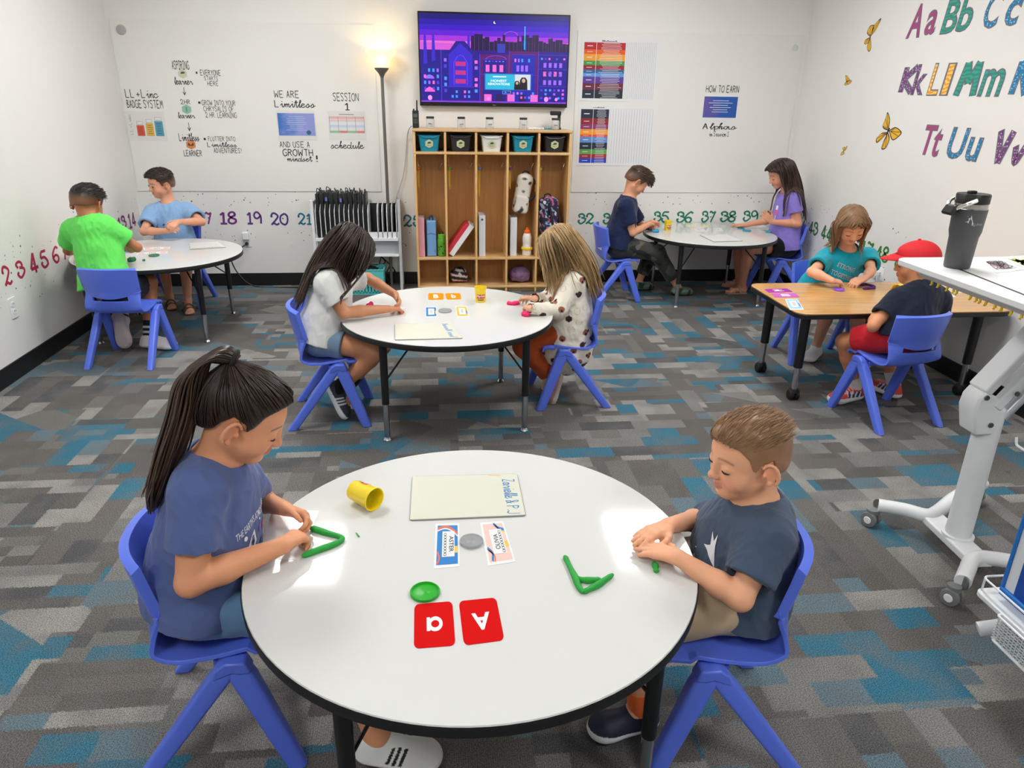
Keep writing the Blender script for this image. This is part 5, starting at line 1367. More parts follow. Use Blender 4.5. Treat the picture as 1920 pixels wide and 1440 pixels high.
chart('upper wall chart with red, orange and green bands and a grid, right of the TV', (1089, 75, 1233, 191), [((186, 42, 50), 3.2), ((228, 96, 40), 2), ((238, 160, 52), 3), ((66, 152, 74), 2), ((150, 40, 50), 2), ((52, 100, 156), 1.6), ((96, 152, 216), 1.6), ((92, 60, 156), 3), ((110, 38, 58), 3), ((34, 44, 58), 4)], .56)
chart('lower wall chart with navy, crimson and blue bands and a grid, beside the lockers', (1083, 200, 1226, 311), [((36, 44, 64), 4), ((140, 38, 48), 2.6), ((138, 52, 108), 2.2), ((238, 156, 44), 2.4), ((228, 84, 50), 1), ((92, 140, 208), 2.6), ((32, 44, 66), 3), ((96, 164, 78), 2.2), ((170, 40, 50), 1.8), ((44, 64, 190), 2.2)], .39)
# ---- television
tvw = KY(1072, 28, YB-.06)-KY(782, 20, YB-.06); TVX0, TVX1 = KY(785, 110, YB-.06)[0], KY(1067, 110, YB-.06)[0]
TVZ0, TVZ1 = KY(925, 200, YB-.06)[2], KY(925, 24, YB-.06)[2]
tvc = V3((TVX0+TVX1)/2, YB-.035, (TVZ0+TVZ1)/2); TW, TH = TVX1-TVX0, TVZ1-TVZ0
tv = thing('television', 'large flat television on the back wall showing a purple night city', 'television', tvc)
MB().box((0, 0, 0), (TW, .044, TH)).build('case', mat('tv black', (12, 12, 14), rough=.3), tv, bevel=.004)
MB().box((0, .028, 0), (.4, .012, .3)).build('wall_bracket', BLACKP, tv)
FS = (V3(0, -.0222, .008), V3(1, 0, 0), V3(0, 0, 1), V3(0, -1, 0)); SW, SH = TW-.022, TH-.042
def em(n, c, e=.9):
    m = mat('screen '+n, c, rough=.3, emit=e); m.node_tree.nodes['Principled BSDF'].inputs['Base Color'].default_value = (0, 0, 0, 1); return m
scr = MB(); SR = lambda x0, y0, x1, y1, m, l=1: scr.flat(((rect_geo(x0, y0, x1, y1)[0]-.5)*V3(SW, SH, 0)[:2], [(0, 1, 2, 3)]), FS, m, .0003*l)
SP = lambda p, m, l=1: scr.flat(((np.array(p, float)-.5)*V3(SW, SH, 0)[:2], [tuple(range(len(p)))]), FS, m, .0003*l)
SG = lambda g, m, l=1: scr.flat(((g[0]-.5)*V3(SW, SH, 0)[:2], g[1]), FS, m, .0003*l)
sky = [(24, 8, 120), (36, 6, 168), (58, 10, 200), (98, 18, 214), (168, 48, 222), (236, 112, 212)]
for i, c in enumerate(sky): SR(0, 1-.06*(i+1)-.0, 1, 1-.06*i, em('sky%d' % i, c), 0)
SR(0, 0, 1, .64, em('base', (40, 10, 140)), 0)
skyl = em('skyline', (30, 14, 74)); rr = random.Random(5); x = .34
while x < 1: w = min(.012+.02*rr.random(), 1-x); SR(x, .60, x+w, .69+.10*rr.random(), skyl, 2); x += w*1.02
SR(.02, .66, .33, .665, em('bridge', (200, 90, 220)), 2)
SP(ring(.014, 16, .6, 1)+V3(.50, .915, 0)[:2], em('moon', (250, 246, 255), 1.2), 1); SP(ring(.013, 16, .6, 1)+V3(.506, .92, 0)[:2], em('sky0', (30, 16, 120)), 2)
SG(ribbon(ring(.06, 30, .8, 1)[list(range(30))+[0]]+V3(.61, .76, 0)[:2], .004), em('wheel', (214, 90, 206)), 1)
SR(.70, .62, .706, .88, em('beam', (40, 170, 255), 1.4), 3); SR(.692, .62, .714, .72, em('beam2', (40, 90, 200)), 2)
dk, md, lt, rd = em('indigo', (34, 22, 146)), em('violet', (58, 38, 206)), em('bright violet', (110, 74, 246)), em('magenta brick', (96, 12, 108))
for sx in (.02, .075, .31): SP([(sx, .40), (sx+.03, .40), (sx+.022, .77), (sx+.008, .77)], md, 3)
SR(.0, .0, .14, .42, dk, 4); SP([(.0, .42), (.14, .50), (.14, .42)], dk, 4)
SP([(.14, .0), (.40, .0), (.40, .55), (.36, .58), (.30, .70), (.24, .70), (.19, .58), (.14, .60)], dk, 5)
SP([(.19, .18), (.35, .18), (.35, .55), (.27, .68), (.19, .55)], md, 6)
for i in range(3): SG(ribbon([(.225, .2), (.225, .46), (.25, .53), (.27, .545), (.29, .53), (.315, .46), (.315, .2)], .006), lt, 7)
for y in (.22, .32, .42): SR(.235, y, .305, y+.05, em('window red', (190, 46, 130), 1.0), 7)
SR(.40, .0, .60, .56, rd, 5); SR(.42, .0, .58, .50, dk, 6); SR(.60, .0, .80, .60, rd, 5); SR(.62, .0, .78, .56, em('blue wall', (30, 34, 176)), 6); SR(.80, .0, 1, .56, dk, 6)
SR(.52, .58, .57, .68, em('tank', (54, 60, 190)), 6)
pk = em('window pink', (236, 96, 190), 1.2); vi = em('window violet', (150, 96, 244), 1.1)
for i in range(3): SR(.44+.047*i, .36, .465+.047*i, .44, pk, 8)
for i in range(3): SR(.65+.03*i, .37, .668+.03*i, .44, vi, 8)
for j in range(3):
    for i in range(4): SR(.835+.036*i, .22+.10*j, .855+.036*i, .275+.10*j, (vi, pk)[(i+j) % 2 if j == 1 else 0], 8)
for i in range(5): SR(.43+.08*i, .02, .48+.08*i, .10, (pk, em('door', (36, 20, 90)))[i % 2], 8)
SP(ring(.05, 20, .7, 1)[:11]+V3(.06, .12, 0)[:2], pk, 8); SP(ring(.045, 20, .7, 1)[:11]+V3(.06, .27, 0)[:2], vi, 8)
# lit windows, ledges and outlines of the night street
rt = random.Random(9); ol = em('outline', (86, 60, 232)); cy_ = em('cyan window', (70, 150, 250), 1.0)
for x0, x1, y0, y1, nx_, ny_ in ((.015, .13, .12, .40, 4, 4), (.15, .185, .10, .52, 1, 6), (.355, .395, .10, .50, 1, 6), (.43, .57, .47, .49, 6, 1), (.63, .77, .46, .53, 6, 1), (.81, .99, .50, .54, 7, 1), (.62, .78, .04, .14, 6, 2), (.81, .99, .04, .18, 6, 3), (.20, .34, .04, .15, 5, 2)):
    for i in range(nx_):
        for j in range(ny_):
            if rt.random() < .72: a, b_ = x0+(x1-x0)*(i+.25)/nx_, y0+(y1-y0)*(j+.25)/ny_; SR(a, b_, a+(x1-x0)*.5/nx_, b_+(y1-y0)*.55/ny_, (vi, ol, pk, cy_)[min(3, int(rt.random()*5))], 8)
for x0, y0, x1, y1 in ((.14, 0, .14, .60), (.40, 0, .40, .56), (.60, 0, .60, .60), (.80, 0, .80, .60), (.42, .505, .58, .505), (.62, .565, .78, .565), (.80, .565, 1, .565), (.40, .33, .60, .33), (.60, .33, .80, .33), (.80, .20, 1, .20), (.80, .40, 1, .40), (.14, .18, .40, .18)): SG(ribbon(np.linspace([x0, y0], [x1, y1], 3), .004), ol, 7)
SG(ribbon([(.44+.07*(1-cos(t)), .50+.045*sin(t)) for t in np.linspace(0, pi, 11)], .006), lt, 7)
for i in range(5): SG(ribbon([(.83+.03*i, .41), (.86+.03*i, .33)], .003), em('stair', (30, 18, 90)), 9)
SP([(0, .60), (.33, .60), (.33, .66), (0, .69)], em('horizon glow', (220, 90, 220)), 1); SP([(.33, .60), (1, .60), (1, .645), (.33, .66)], em('horizon glow', (220, 90, 220)), 1)
for px_, w_ in ((.06, .03), (.46, .02), (.86, .03), (.93, .02)): SP(ring(w_, 14, .5, 1)+V3(px_, .05, 0)[:2], em('street lamp', (240, 140, 230), 1.1), 9)
SR(.0, .0, 1, .018, em('street', (140, 60, 220)), 9)
SR(.43, .15, .755, .345, em('board frame', (40, 90, 190)), 9); SR(.438, .158, .747, .335, em('board', (40, 178, 214), 1.0), 10); SR(.64, .158, .747, .335, em('board pale', (206, 214, 222), 1.0), 11)
SG(fit(text_geo('HONEST', .02), .475, .245, .585, .272), em('type', (236, 250, 255), 1.1), 12); SG(fit(text_geo('RENOVATIONS', .02), .455, .208, .605, .235), em('type', (236, 250, 255), 1.1), 12); SR(.49, .30, .58, .312, em('type', (236, 250, 255), 1.1), 12)
for px, py, s_ in ((.655, .158, .9), (.70, .158, 1.25)):
    hr, fc = em('hair', (30, 22, 30)), em('face', (214, 170, 150), .9)
    SP(np.array([(-.022, 0), (.022, 0), (.020, .09), (.010, .115), (-.010, .115), (-.020, .09)])*s_+V3(px, py, 0)[:2], hr, 13); SP(ring(.020*s_, 14, .5, 1)+V3(px, py+.085*s_, 0)[:2], fc, 14)
SR(.555, .105, .612, .145, em('icon', (90, 170, 250), 1), 10); SR(.558, .110, .609, .140, em('icon dark', (34, 50, 150)), 11); SP([(.572, .115), (.572, .135), (.585, .125)], em('icon', (90, 170, 250), 1), 12)
scr.build('screen', None, tv, smooth=0)
lg = MB().flat(fit(text_geo('TCL', .03), -.014, -.004, .014, .004), (V3(0, -.0224, -TH/2+.012), V3(1, 0, 0), V3(0, 0, 1), V3(0, -1, 0)), mat('logo grey', (150, 150, 154)), .0003); lg.build('logo', None, tv, smooth=0)
# ---- number line round the room
def ncol(i):
    st = [(0, (182, 44, 74)), (8, (176, 40, 90)), (12, (96, 60, 90)), (16, (150, 44, 120)), (20, (74, 52, 128)), (21, (16, 112, 140)), (26, (20, 118, 140)), (31, (22, 128, 112)), (40, (28, 122, 92)), (43, (52, 112, 62)), (50, (60, 140, 56))]
    for a, b in zip(st, st[1:]):
        if a[0] <= i <= b[0]: t = (i-a[0])/(b[0]-a[0]); return tuple(int(a[1][k]*(1-t)+b[1][k]*t) for k in range(3))
NUMS = [(2, 'left', 4, 497, 21, 536), (3, 'left', 30, 488, 47, 522), (4, 'left', 54, 474, 70, 512), (5, 'left', 75, 469, 90, 503), (6, 'left', 97, 462, 111, 494), (7, 'left', 113, 453, 126, 487), (8, 'left', 130, 446, 143, 479), (9, 'left', 147, 438, 159, 470), (10, 'left', 164, 430, 181, 460), (11, 'left', 186, 420, 200, 450), (12, 'left', 204, 411, 219, 441), (13, 'left', 221, 405, 237, 432), (14, 'left', 240, 399, 254, 427),
        (15, 'back', 275, 398, 303, 424), (16, 'back', 325, 398, 353, 424), (17, 'back', 374, 397, 398, 422), (18, 'back', 412, 396, 444, 421), (19, 'back', 463, 396, 491, 421), (20, 'back', 507, 398, 541, 423), (21, 'back', 558, 399, 584, 422), (22, 'back', 608, 399, 640, 424), (25, 'back', 756, 402, 790, 426), (31, 'back', 1042, 400, 1066, 424), (32, 'back', 1083, 399, 1114, 421), (33, 'back', 1130, 399, 1161, 421), (34, 'back', 1177, 398, 1208, 419), (35, 'back', 1225, 396, 1255, 418), (36, 'back', 1268, 396, 1300, 419), (37, 'back', 1315, 395, 1342, 418), (38, 'back', 1350, 395, 1380, 417), (39, 'back', 1393, 394, 1422, 416), (40, 'back', 1432, 394, 1456, 416),
        (42, 'right', 1497, 400, 1511, 428), (43, 'right', 1517, 415, 1535, 441), (44, 'right', 1540, 423, 1560, 450), (47, 'right', 1612, 451, 1638, 480), (48, 'right', 1642, 460, 1667, 491), (49, 'right', 1678, 473, 1700, 508)]
wname = {'left': 'left wall', 'back': 'back wall', 'right': 'right wall'}
for n_, wl, x0, y0, x1, y1 in NUMS:
    c = ncol(n_); cn = 'crimson' if n_ < 12 else 'dark plum' if n_ < 15 else 'purple' if n_ < 21 else 'teal blue' if n_ < 28 else 'green teal' if n_ < 42 else 'leaf green'
    g = hand_geo(str(n_), .17, .06 if wl == 'back' else .0, .14)
    decal('wall_number', 'painted %s number %d in the number line on the %s' % (cn, n_, wname[wl]), 'number', wl, (x0, y0, x1, y1), [(fitb(g), mat('number paint %d' % n_, c, rough=.6), 0)], 'numbers of the number line')
# paint specks around the numbers: nobody could count them
rs = random.Random(11); mb = MB()
for wl, pts in (('left', [((0, 520), (125, 470)), ((125, 470), (258, 412))]), ('back', [((275, 408), (600, 410)), ((720, 410), (770, 414)), ((1075, 410), (1450, 405))]), ('right', [((1500, 412), (1600, 450)), ((1600, 450), (1705, 495))])):
    ax, val, r, u, nn = WALLS[wl]
    for (xa, ya), (xb, yb) in pts:
        for i in range(int(abs(xb-xa)/4.2)):
            t = rs.random(); x = xa+(xb-xa)*t; dy = rs.choice([-1, 1])*(22+rs.random()**1.5*32)*(1.25 if wl != 'back' else 1); o = on(ax, val, x, ya+(yb-ya)*t+dy)
            mb.flat(poly_geo(ring(.003+.004*rs.random()**2, 7)), (o, r, u, nn), (mat('speck dark', (74, 74, 82)), mat('speck grey', (160, 160, 166)))[rs.random() < .5], .001)
        for i in range(int(abs(xb-xa)/47)+1):
            t = (i+.5)/(int(abs(xb-xa)/47)+1); o = on(ax, val, xa+(xb-xa)*t, ya+(yb-ya)*t); mb.flat(poly_geo(ring(.006, 9)), (o, r, u, nn), mat('speck dark', (74, 74, 82)), .001)
tag(mb.build('paint_specks', None, None, smooth=0), 'small dark paint specks sprinkled above and below the number line', 'specks', kind='stuff')
# ---- alphabet on the right wall
EDGE = mat('letter edge', (112, 112, 124), rough=.6)
def dotted(name, c1, c2, scale=75, th=.35):
    m = mat(name, c1, rough=.5); nt, N, L, b = nodes_of(m); tc = N('ShaderNodeTexCoord'); v = N('ShaderNodeTexVoronoi'); v.inputs['Scale'].default_value = scale; v.inputs['Randomness'].default_value = .5
    L(tc.outputs['Object'], v.inputs['Vector']); g = N('ShaderNodeMath', operation='LESS_THAN'); g.inputs[1].default_value = th; L(v.outputs['Distance'], g.inputs[0])
    mx = N('ShaderNodeMixRGB'); mx.inputs[1].default_value = srgb(c1); mx.inputs[2].default_value = srgb(c2); L(g.outputs[0], mx.inputs[0]); L(mx.outputs[0], b.inputs['Base Color']); return m
def waved(name, c1, c2):
    m = mat(name, c1, rough=.5); nt, N, L, b = nodes_of(m); tc = N('ShaderNodeTexCoord'); w = N('ShaderNodeTexWave'); w.inputs['Scale'].default_value = 14; w.inputs['Distortion'].default_value = 6; w.bands_direction = 'Z'
    L(tc.outputs['Object'], w.inputs['Vector']); cr = N('ShaderNodeValToRGB'); cr.color_ramp.elements[0].color = srgb(c1); cr.color_ramp.elements[1].color = srgb(c2); cr.color_ramp.elements[0].position = .4; cr.color_ramp.elements[1].position = .6
    L(w.outputs['Fac'], cr.inputs[0]); L(cr.outputs[0], b.inputs['Base Color']); return m
PLUM = mat('letter plum', (168, 66, 124), rough=.5, var=.06, bscale=20); TEALL = waved('letter teal', (30, 140, 120), (58, 160, 142)); BLUED = dotted('letter blue dots', (24, 122, 172), (150, 206, 228)); GOLD = waved('letter gold waves', (238, 158, 42), (250, 206, 110)); PURD = dotted('letter purple dots', (112, 62, 120), (206, 190, 210))
ALPHA = [('A', 1704, 10, 1735, 69, PLUM, 'plum'), ('a', 1735, 20, 1759, 64, PLUM, 'plum'), ('B', 1768, 1, 1801, 61, TEALL, 'green teal'), ('b', 1797, -4, 1829, 57, TEALL, 'green teal'), ('C', 1845, -14, 1880, 51, BLUED, 'dotted blue'), ('c', 1884, -2, 1916, 47, BLUED, 'dotted blue'),
         ('K', 1687, 122, 1721, 177, PURD, 'dotted purple'), ('k', 1712, 122, 1741, 177, PURD, 'dotted purple'), ('L', 1743, 120, 1768, 178, GOLD, 'wavy gold'), ('l', 1768, 120, 1788, 178, GOLD, 'wavy gold'), ('M', 1791, 116, 1845, 179, TEALL, 'green teal'), ('m', 1835, 130, 1886, 180, TEALL, 'green teal'), ('N', 1896, 112, 1944, 180, BLUED, 'dotted blue'),
         ('T', 1727, 235, 1755, 290, PLUM, 'plum'), ('t', 1748, 241, 1767, 294, PLUM, 'plum'), ('U', 1775, 240, 1815, 298, BLUED, 'dotted blue'), ('u', 1810, 258, 1841, 303, BLUED, 'dotted blue'), ('V', 1858, 243, 1900, 308, PURD, 'dotted purple'), ('v', 1892, 264, 1928, 312, PURD, 'dotted purple')]
for ch, x0, y0, x1, y1, m, cn in ALPHA:
    F, w, h = wall_box('right', x0, y0, x1, y1); o, r, u, n = F; mb = MB()
    a, b_ = (hand_geo(ch, .30), hand_geo(ch, .19)) if ch in 'MNKkVv' and ch.isupper() or ch == 'v' else (text_geo(ch, .03), text_geo(ch, .0))
    bb = a[0][:, :2].min(0), a[0][:, :2].max(0); sc_ = lambda v: (v[:, :2]-bb[0])/(bb[1]-bb[0])-.5
    for g, mm, lay in ((a, EDGE, 0), (b_, m, 1)):
        v = sc_(g[0])*V3(w, h, 0)[:2]; v[:, 0] = v[:, 0]*.82+v[:, 1]*.16
        mb.flat((keep3(g[0], v), g[1]), F, mm, .001+.0007*lay)
    tag(mb.build('wall_letter', None, None, smooth=0, org=o+n*.001), 'large %s %s letter %s on the right wall' % (cn, 'capital' if ch.isupper() else 'small', ch), 'letter', 'alphabet letters on the right wall')
# ---- butterflies
YEL = mat('butterfly yellow', (232, 178, 44), rough=.5, var=.12, bscale=40)
def butterfly(label, box, wings, body):
    P = []
    for wng in wings:
        sm = spline(list(wng)+[wng[0]], 5)[:-1]; c = sm.mean(0)
        P += [(poly_geo(c+(sm-c)*1.10), INK, 0), (poly_geo(c+(sm-c)*.93), YEL, 1)]
        for q in range(1, len(wng)-1): P.append((ribbon(np.linspace(np.array(wng[0])*.8+c*.2, np.array(wng[q])*.9+c*.1, 4), .014), INK, 2))
    P.append((ribbon(body, .05), INK, 3))
    decal('butterfly_sticker', label, 'sticker', 'right', box, P, 'butterfly stickers')
butterfly('large yellow butterfly sticker with four wings, left of the letter T', (1645, 214, 1690, 280), [[(.45, .54), (.20, .62), (.24, .85), (.28, 1.0), (.42, .82)], [(.50, .52), (.72, .62), (.98, .52), (.92, .40), (.70, .30)], [(.42, .48), (.20, .44), (.02, .28), (.08, .18), (.30, .34)], [(.45, .46), (.34, .22), (.32, .03), (.48, .06), (.56, .30)]], [(.40, .40), (.50, .60)])
butterfly('yellow butterfly sticker seen from the side, left of the letters A', (1623, 40, 1646, 94), [[(.40, .48), (.10, .62), (.25, .82), (.60, .78)], [(.42, .50), (.50, .78), (.98, 1.0), (.75, .68)], [(.40, .46), (.05, .38), (.05, .26), (.30, .28)], [(.42, .45), (.30, .15), (.50, .0), (.62, .12)]], [(.40, .42), (.45, .54)])
butterfly('small yellow butterfly sticker near the corner, upper one', (1583, 141, 1597, 160), [[(.3, .35), (.1, .95), (.5, .75), (.7, .5)], [(.4, .35), (.9, .5), (.95, .3), (.6, .1)], [(.3, .3), (.1, .15), (.3, .02), (.5, .15)]], [(.2, .2), (.5, .5)])
butterfly('small yellow butterfly sticker near the corner, lower one', (1577, 273, 1588, 292), [[(.5, .5), (.2, .7), (.5, .85), (.7, .7)], [(.5, .5), (.8, .9), (.95, .95), (.8, .6)], [(.5, .45), (.15, .3), (.1, .05), (.6, .2)]], [(.4, .4), (.6, .6)])
# ---- sockets
def outlet(label, wall, px, py, plug=False):
    ax, val, r, u, n = WALLS[wall]; o = on(ax, val, px, py); R_ = np.stack([r, u, n], 1)
    t = thing('wall_outlet', label, 'socket', o)
    MB().prism(rrect(.072, .117, .006), 0, .006, R=R_).build('cover_plate', WHITEM, t, bevel=.0015)
    for s_ in (-1, 1):
        q = MB().prism(rrect(.034, .030, .010), .005, .0085, R=R_, c=u*s_*.021).build('socket_face', WHITEM, t)
        hl = MB()
        for dx in (-.006, .006): hl.box(u*(s_*.021+.003)+r*dx+n*.0087, (.0018, .0018, .008) if wall == 'back' else (.0018, .0018, .008))
        hl.build('slot', INK, q)
    return t, o, R_
outlet('white double socket low on the left wall', 'left', 24, 577)
_, _oo, _OR = outlet('white double socket on the back wall behind the left table edge', 'back', 463, 450)
outlet('white socket on the right wall between the teal girl and the red cap', 'right', 1651, 518)
t = thing('power_adapter', 'white plug-in adapter in the back wall socket', 'plug', _oo+V3(0, -.012, .030))
MB().box((0, -.022, .01), (.05, .04, .065)).build('body', WHITEM, t, bevel=.008)
t = thing('power_plug', 'black plug in the lower half of the back wall socket', 'plug', _oo+V3(0, -.012, -.028))
MB().tube([(0, 0, 0), (0, -.02, 0), (0, -.03, 0)], [.014, .014, .008], 12).build('body', BLACKP, t)
tag(MB().tube(spline([_oo+V3(0, -.04, -.028), _oo+V3(-.03, -.07, -.05), _oo+V3(-.07, -.06, -.12), KY(432, 480, YB-.05), KY(446, 512, YB-.05), KZ(480, 537, .006), KZ(560, 539, .006), KZ(640, 538, .006)], 8), .005, 8).build('extension_cable', BLACKP), 'black flex cable from the back wall socket along the baseboard to the cart', 'cord')
t = thing('plug_adapter', 'white square night-light style adapter plugged into the right wall socket', 'plug', on(0, XR, 1648, 514)+V3(-.010, 0, 0))
MB().box((-.025, 0, .0), (.045, .06, .06)).build('body', WHITEM, t, bevel=.01)
MB().tube([(-.02, -.03, -.01), (-.03, -.055, 0), (-.03, -.06, -.05)], .012, 10).build('cable_boot', mat('grey plastic', (176, 176, 178), rough=.5), t)
# ================================================================ lockers
LY = 5.985                                            # front plane of the lockers
LX = [KY(x, 400, LY)[0] for x in (779.5, 837, 893.2, 950.8, 1007.5, 1066)]
LX[0] = KY(779, 400, LY)[0]
zt = KY(920, 243, LY)[2]; zs = KY(920, 288, LY)[2]; zb_ = KY(900, 485, LY)[2]; zf = KY(900, 538, LY)[2]
LD = YB-.012-LY; BT = .018
lk = thing('locker_unit', 'birch five-bay coat locker unit under the television', 'locker', ((LX[0]+LX[5])/2, LY+LD/2, 0))
lx0 = lk.location.x; ly0 = lk.location.y; loc = lambda x, y, z: (x-lx0, y-ly0, z)
MB().box(loc(lx0, YB-.018, zt/2), (LX[5]-LX[0]-.02, .010, zt-.02)).build('back_panel', BIRCHD, lk, smooth=0)
for i, x in enumerate(LX):
    xx = x+(BT/2 if i == 0 else -BT/2 if i == 5 else 0)
    MB().box(loc(xx, LY+LD/2-.004, (zt-.02+.0)/2+.0), (BT, LD-.008, zt-.02)).build('side_panel' if i in (0, 5) else 'divider', BIRCH, lk, bevel=.003)
for n_, z, d in (('top_board', zt-.010, 0), ('shelf', zs, 0), ('bench_shelf', zb_, 0), ('bottom_board', zf, 0)):
    MB().box(loc(lx0, LY+LD/2-.004-(.006 if n_ == 'top_board' else 0), z), (LX[5]-LX[0]+(.012 if n_ == 'top_board' else -.004), LD-.006, .020)).build(n_, BIRCHH, lk, bevel=.004)
MB().box(loc(lx0, LY+.05, zf/2-.01), (LX[5]-LX[0]-.04, .016, zf-.02)).build('plinth', BIRCHH, lk, smooth=0)
HOOKM = mat('hook metal', (168, 160, 148), rough=.3, metal=.8)
for i in range(5):
    for x in (LX[i]+BT+.016, LX[i+1]-BT-.016):
        p0 = V3(*loc(x, LY+LD*.45, zs-.095)); sx = 1 if x < (LX[i]+LX[i+1])/2 else -1
        MB().tube(spline([p0-V3(sx*.012, 0, -.012), p0+V3(sx*.0, -.0, -.01), p0+V3(sx*.012, -.008, -.034), p0+V3(sx*.028, -.016, -.034), p0+V3(sx*.034, -.02, -.008)], 5), .0045, 8).build('hook', HOOKM, lk)
# bins
BINC = [((26, 140, 168), 'teal', 'first from the left'), ((44, 42, 44), 'black', 'second from the left'), ((226, 226, 222), 'white', 'in the middle bay'), ((26, 140, 168), 'teal', 'second from the right'), ((44, 42, 44), 'black', 'rightmost')]
for i, (c, cn, w) in enumerate(BINC):
    x0, x1 = LX[i]+BT+.012, LX[i+1]-BT-.012; cx = (x0+x1)/2; wt_, wb = min(.165, x1-x0), min(.135, x1-x0); z0 = zs+.0105; hh = .122; y0, y1 = LY+.025, LY+.27
    t = thing('storage_bin', '%s plastic bin with a hexagon leaf label, %s on the locker shelf' % (cn, w), 'bin', (cx, (y0+y1)/2, z0), group='bins on the locker shelf')
    m = mat('bin '+cn, c, rough=.4); mb = MB(); dy = (y1-y0)/2; k = 6
    sec = []
    for z, ww, in_ in ((0, wb, .02), (hh, wt_, 0), (hh, wt_-.006, .003), (.004, wb-.006, .022)):
        sec.append([(p[0], p[1], z) for p in rrect(ww, 2*(dy-in_), .016, 4)])
    n = len(sec[0]); v = np.array(sec).reshape(-1, 3)
    notch = lambda p: p if not (p[2] > hh-.001 and p[1] < 0 and abs(p[0]) < .045) else p-V3(0, 0, .0)
    f = [(a*n+b, a*n+(b+1) % n, (a+1)*n+(b+1) % n, (a+1)*n+b) for a in range(3) for b in range(n)]+[tuple(range(n-1, -1, -1)), tuple(3*n+b for b in range(n))]
    mb.add(v, f); mb.build('tub', m, t)
    rim = MB().tube([(p[0]*1.03, p[1]*1.01, hh-.003-(.014 if (p[1] < -dy*.9 and abs(p[0]) < wt_*.30) else 0)) for p in np.concatenate([np.linspace(a_, b__, 7)[:-1] for a_, b__ in zip(rrect(wt_, 2*dy, .016, 4), np.roll(rrect(wt_, 2*dy, .016, 4), -1, 0))])], .0048, 6, closed=True)
    rim.build('rim', m, t)
    fr = (V3(0, -dy+.011-.004, .058), V3(1, 0, 0), unit(V3(0, -.16, 1)), unit(V3(0, -1, -.16)))
    g = lambda q, sc: (np.array(q, float)-.5)*sc
    lb = MB().flat((g(HEX, .066), [tuple(range(6))]), fr, mat('label cream', (214, 214, 176), rough=.6), .0015).flat((g(HEX, .058), [tuple(range(6))]), fr, mat('label pale green', (196, 204, 160), rough=.6), .0022).flat((g(LEAF[0], .066), LEAF[1]), fr, mat('label leaf', (62, 84, 56), rough=.6), .003).flat(fit(scribble(7, 12, .2), -.016, -.016, .016, -.009), fr, mat('label brown', (150, 132, 96)), .003)
    lb.build('label', None, t, smooth=0)
# jars on top
JG = mat('jar glass', (236, 240, 242), rough=.08, alpha=.32, spec=.6); LIDM = mat('jar lid', (32, 28, 26), rough=.4)
ztop = zt+.0005
for i, (px, w) in enumerate(((807, 'leftmost, beside the walkie-talkie'), (865, 'second from the left'), (918, 'third from the left'), (981, 'next to the string of white beads'), (1041, 'rightmost, in front of the black camera'))):
    p = KY(px, 240, LY+.10)
    t = thing('glass_jar', 'clear black-lidded jar on the lockers, %s' % w, 'jar', (p[0], LY+.10, ztop), group='jars on the lockers')
    MB().lathe([(0, 0), (.030, 0), (.033, .004), (.034, .06), (.030, .070), (.026, .073), (.024, .073), (.028, .068), (.031, .06), (.030, .006), (0, .005)], 24, cap=False).build('glass', JG, t)
    MB().lathe([(0, .088), (.029, .088), (.031, .085), (.031, .073), (0, .073)], 24, cap=False).build('lid', LIDM, t)
    MB().flat(fit(scribble(20+i, 10, .16), -.016, .03, .016, .041), (V3(0, -.0346, 0), V3(1, 0, 0), V3(0, 0, 1), V3(0, -1, 0)), INK).build('lettering', None, t, smooth=0)
    ct = MB(); rj = random.Random(i)
    for q in range(5): ct.box((rj.uniform(-.012, .012), rj.uniform(-.012, .012), .010+.004*q), (.016, .012, .004), rotz(rj.random()*3)@rotx(rj.uniform(-.5, .5)))
    ct.build('tokens', mat('token tan', (150, 110, 76), rough=.7) if i < 4 else mat('token yellow', (228, 190, 60)), t)
t = thing('bead_strand', 'strand of white and teal beads lying on top of the lockers', 'beads', tuple(KY(1012, 240, LY+.07)*V3(1, 1, 0)+V3(0, 0, ztop)))
for i in range(13):
    MB().lathe([(0, 0)]+[(.008*sin(a), .008-.008*cos(a)) for a in np.linspace(.3, pi-.3, 7)]+[(0, .016)], 12, (-.085+.0142*i, .004*sin(i), 0), cap=False).build('bead', mat('bead white', (232, 232, 232), rough=.3) if i < 9 else mat('bead teal', (70, 150, 170), rough=.3), t)
p = KY(780, 240, LY+.10)
t = thing('walkie_talkie', 'black walkie-talkie radio standing on the left end of the lockers', 'radio', (p[0], LY+.10, ztop), -.1)
MB().box((0, 0, .066), (.048, .032, .128)).build('body', mat('radio black', (26, 26, 28), rough=.5), t, bevel=.005)
MB().tube([(.012, 0, .128), (.012, 0, .15), (.012, 0, .205)], [.007, .006, .0045], 10).build('antenna', BLACKP, t)
MB().tube([(-.014, 0, .128), (-.014, 0, .142)], .006, 10).build('knob', BLACKP, t)
MB().box((.0, -.0165, .093), (.032, .001, .026)).build('display', mat('radio display', (84, 96, 92), rough=.3), t)
kp = MB()
for a in range(3):
    for b in range(3): kp.box((-.012+.012*a, -.0165, .04+.012*b), (.008, .002, .007))
kp.build('keypad', mat('radio keys', (96, 96, 98), rough=.6), t)
p = KY(1042, 240, LY+.19)
t = thing('document_camera', 'black boxy camera on a stand behind the rightmost jar', 'camera', (p[0], LY+.19, ztop))
MB().box((0, 0, .008), (.075, .07, .016)).build('base', BLACKP, t, bevel=.003)
MB().box((.024, .0, .06), (.022, .03, .10)).build('stand', mat('radio black', (26, 26, 28)), t, bevel=.003)
MB().box((-.005, 0, .122), (.085, .05, .032)).build('head', mat('radio black', (26, 26, 28)), t, bevel=.006)
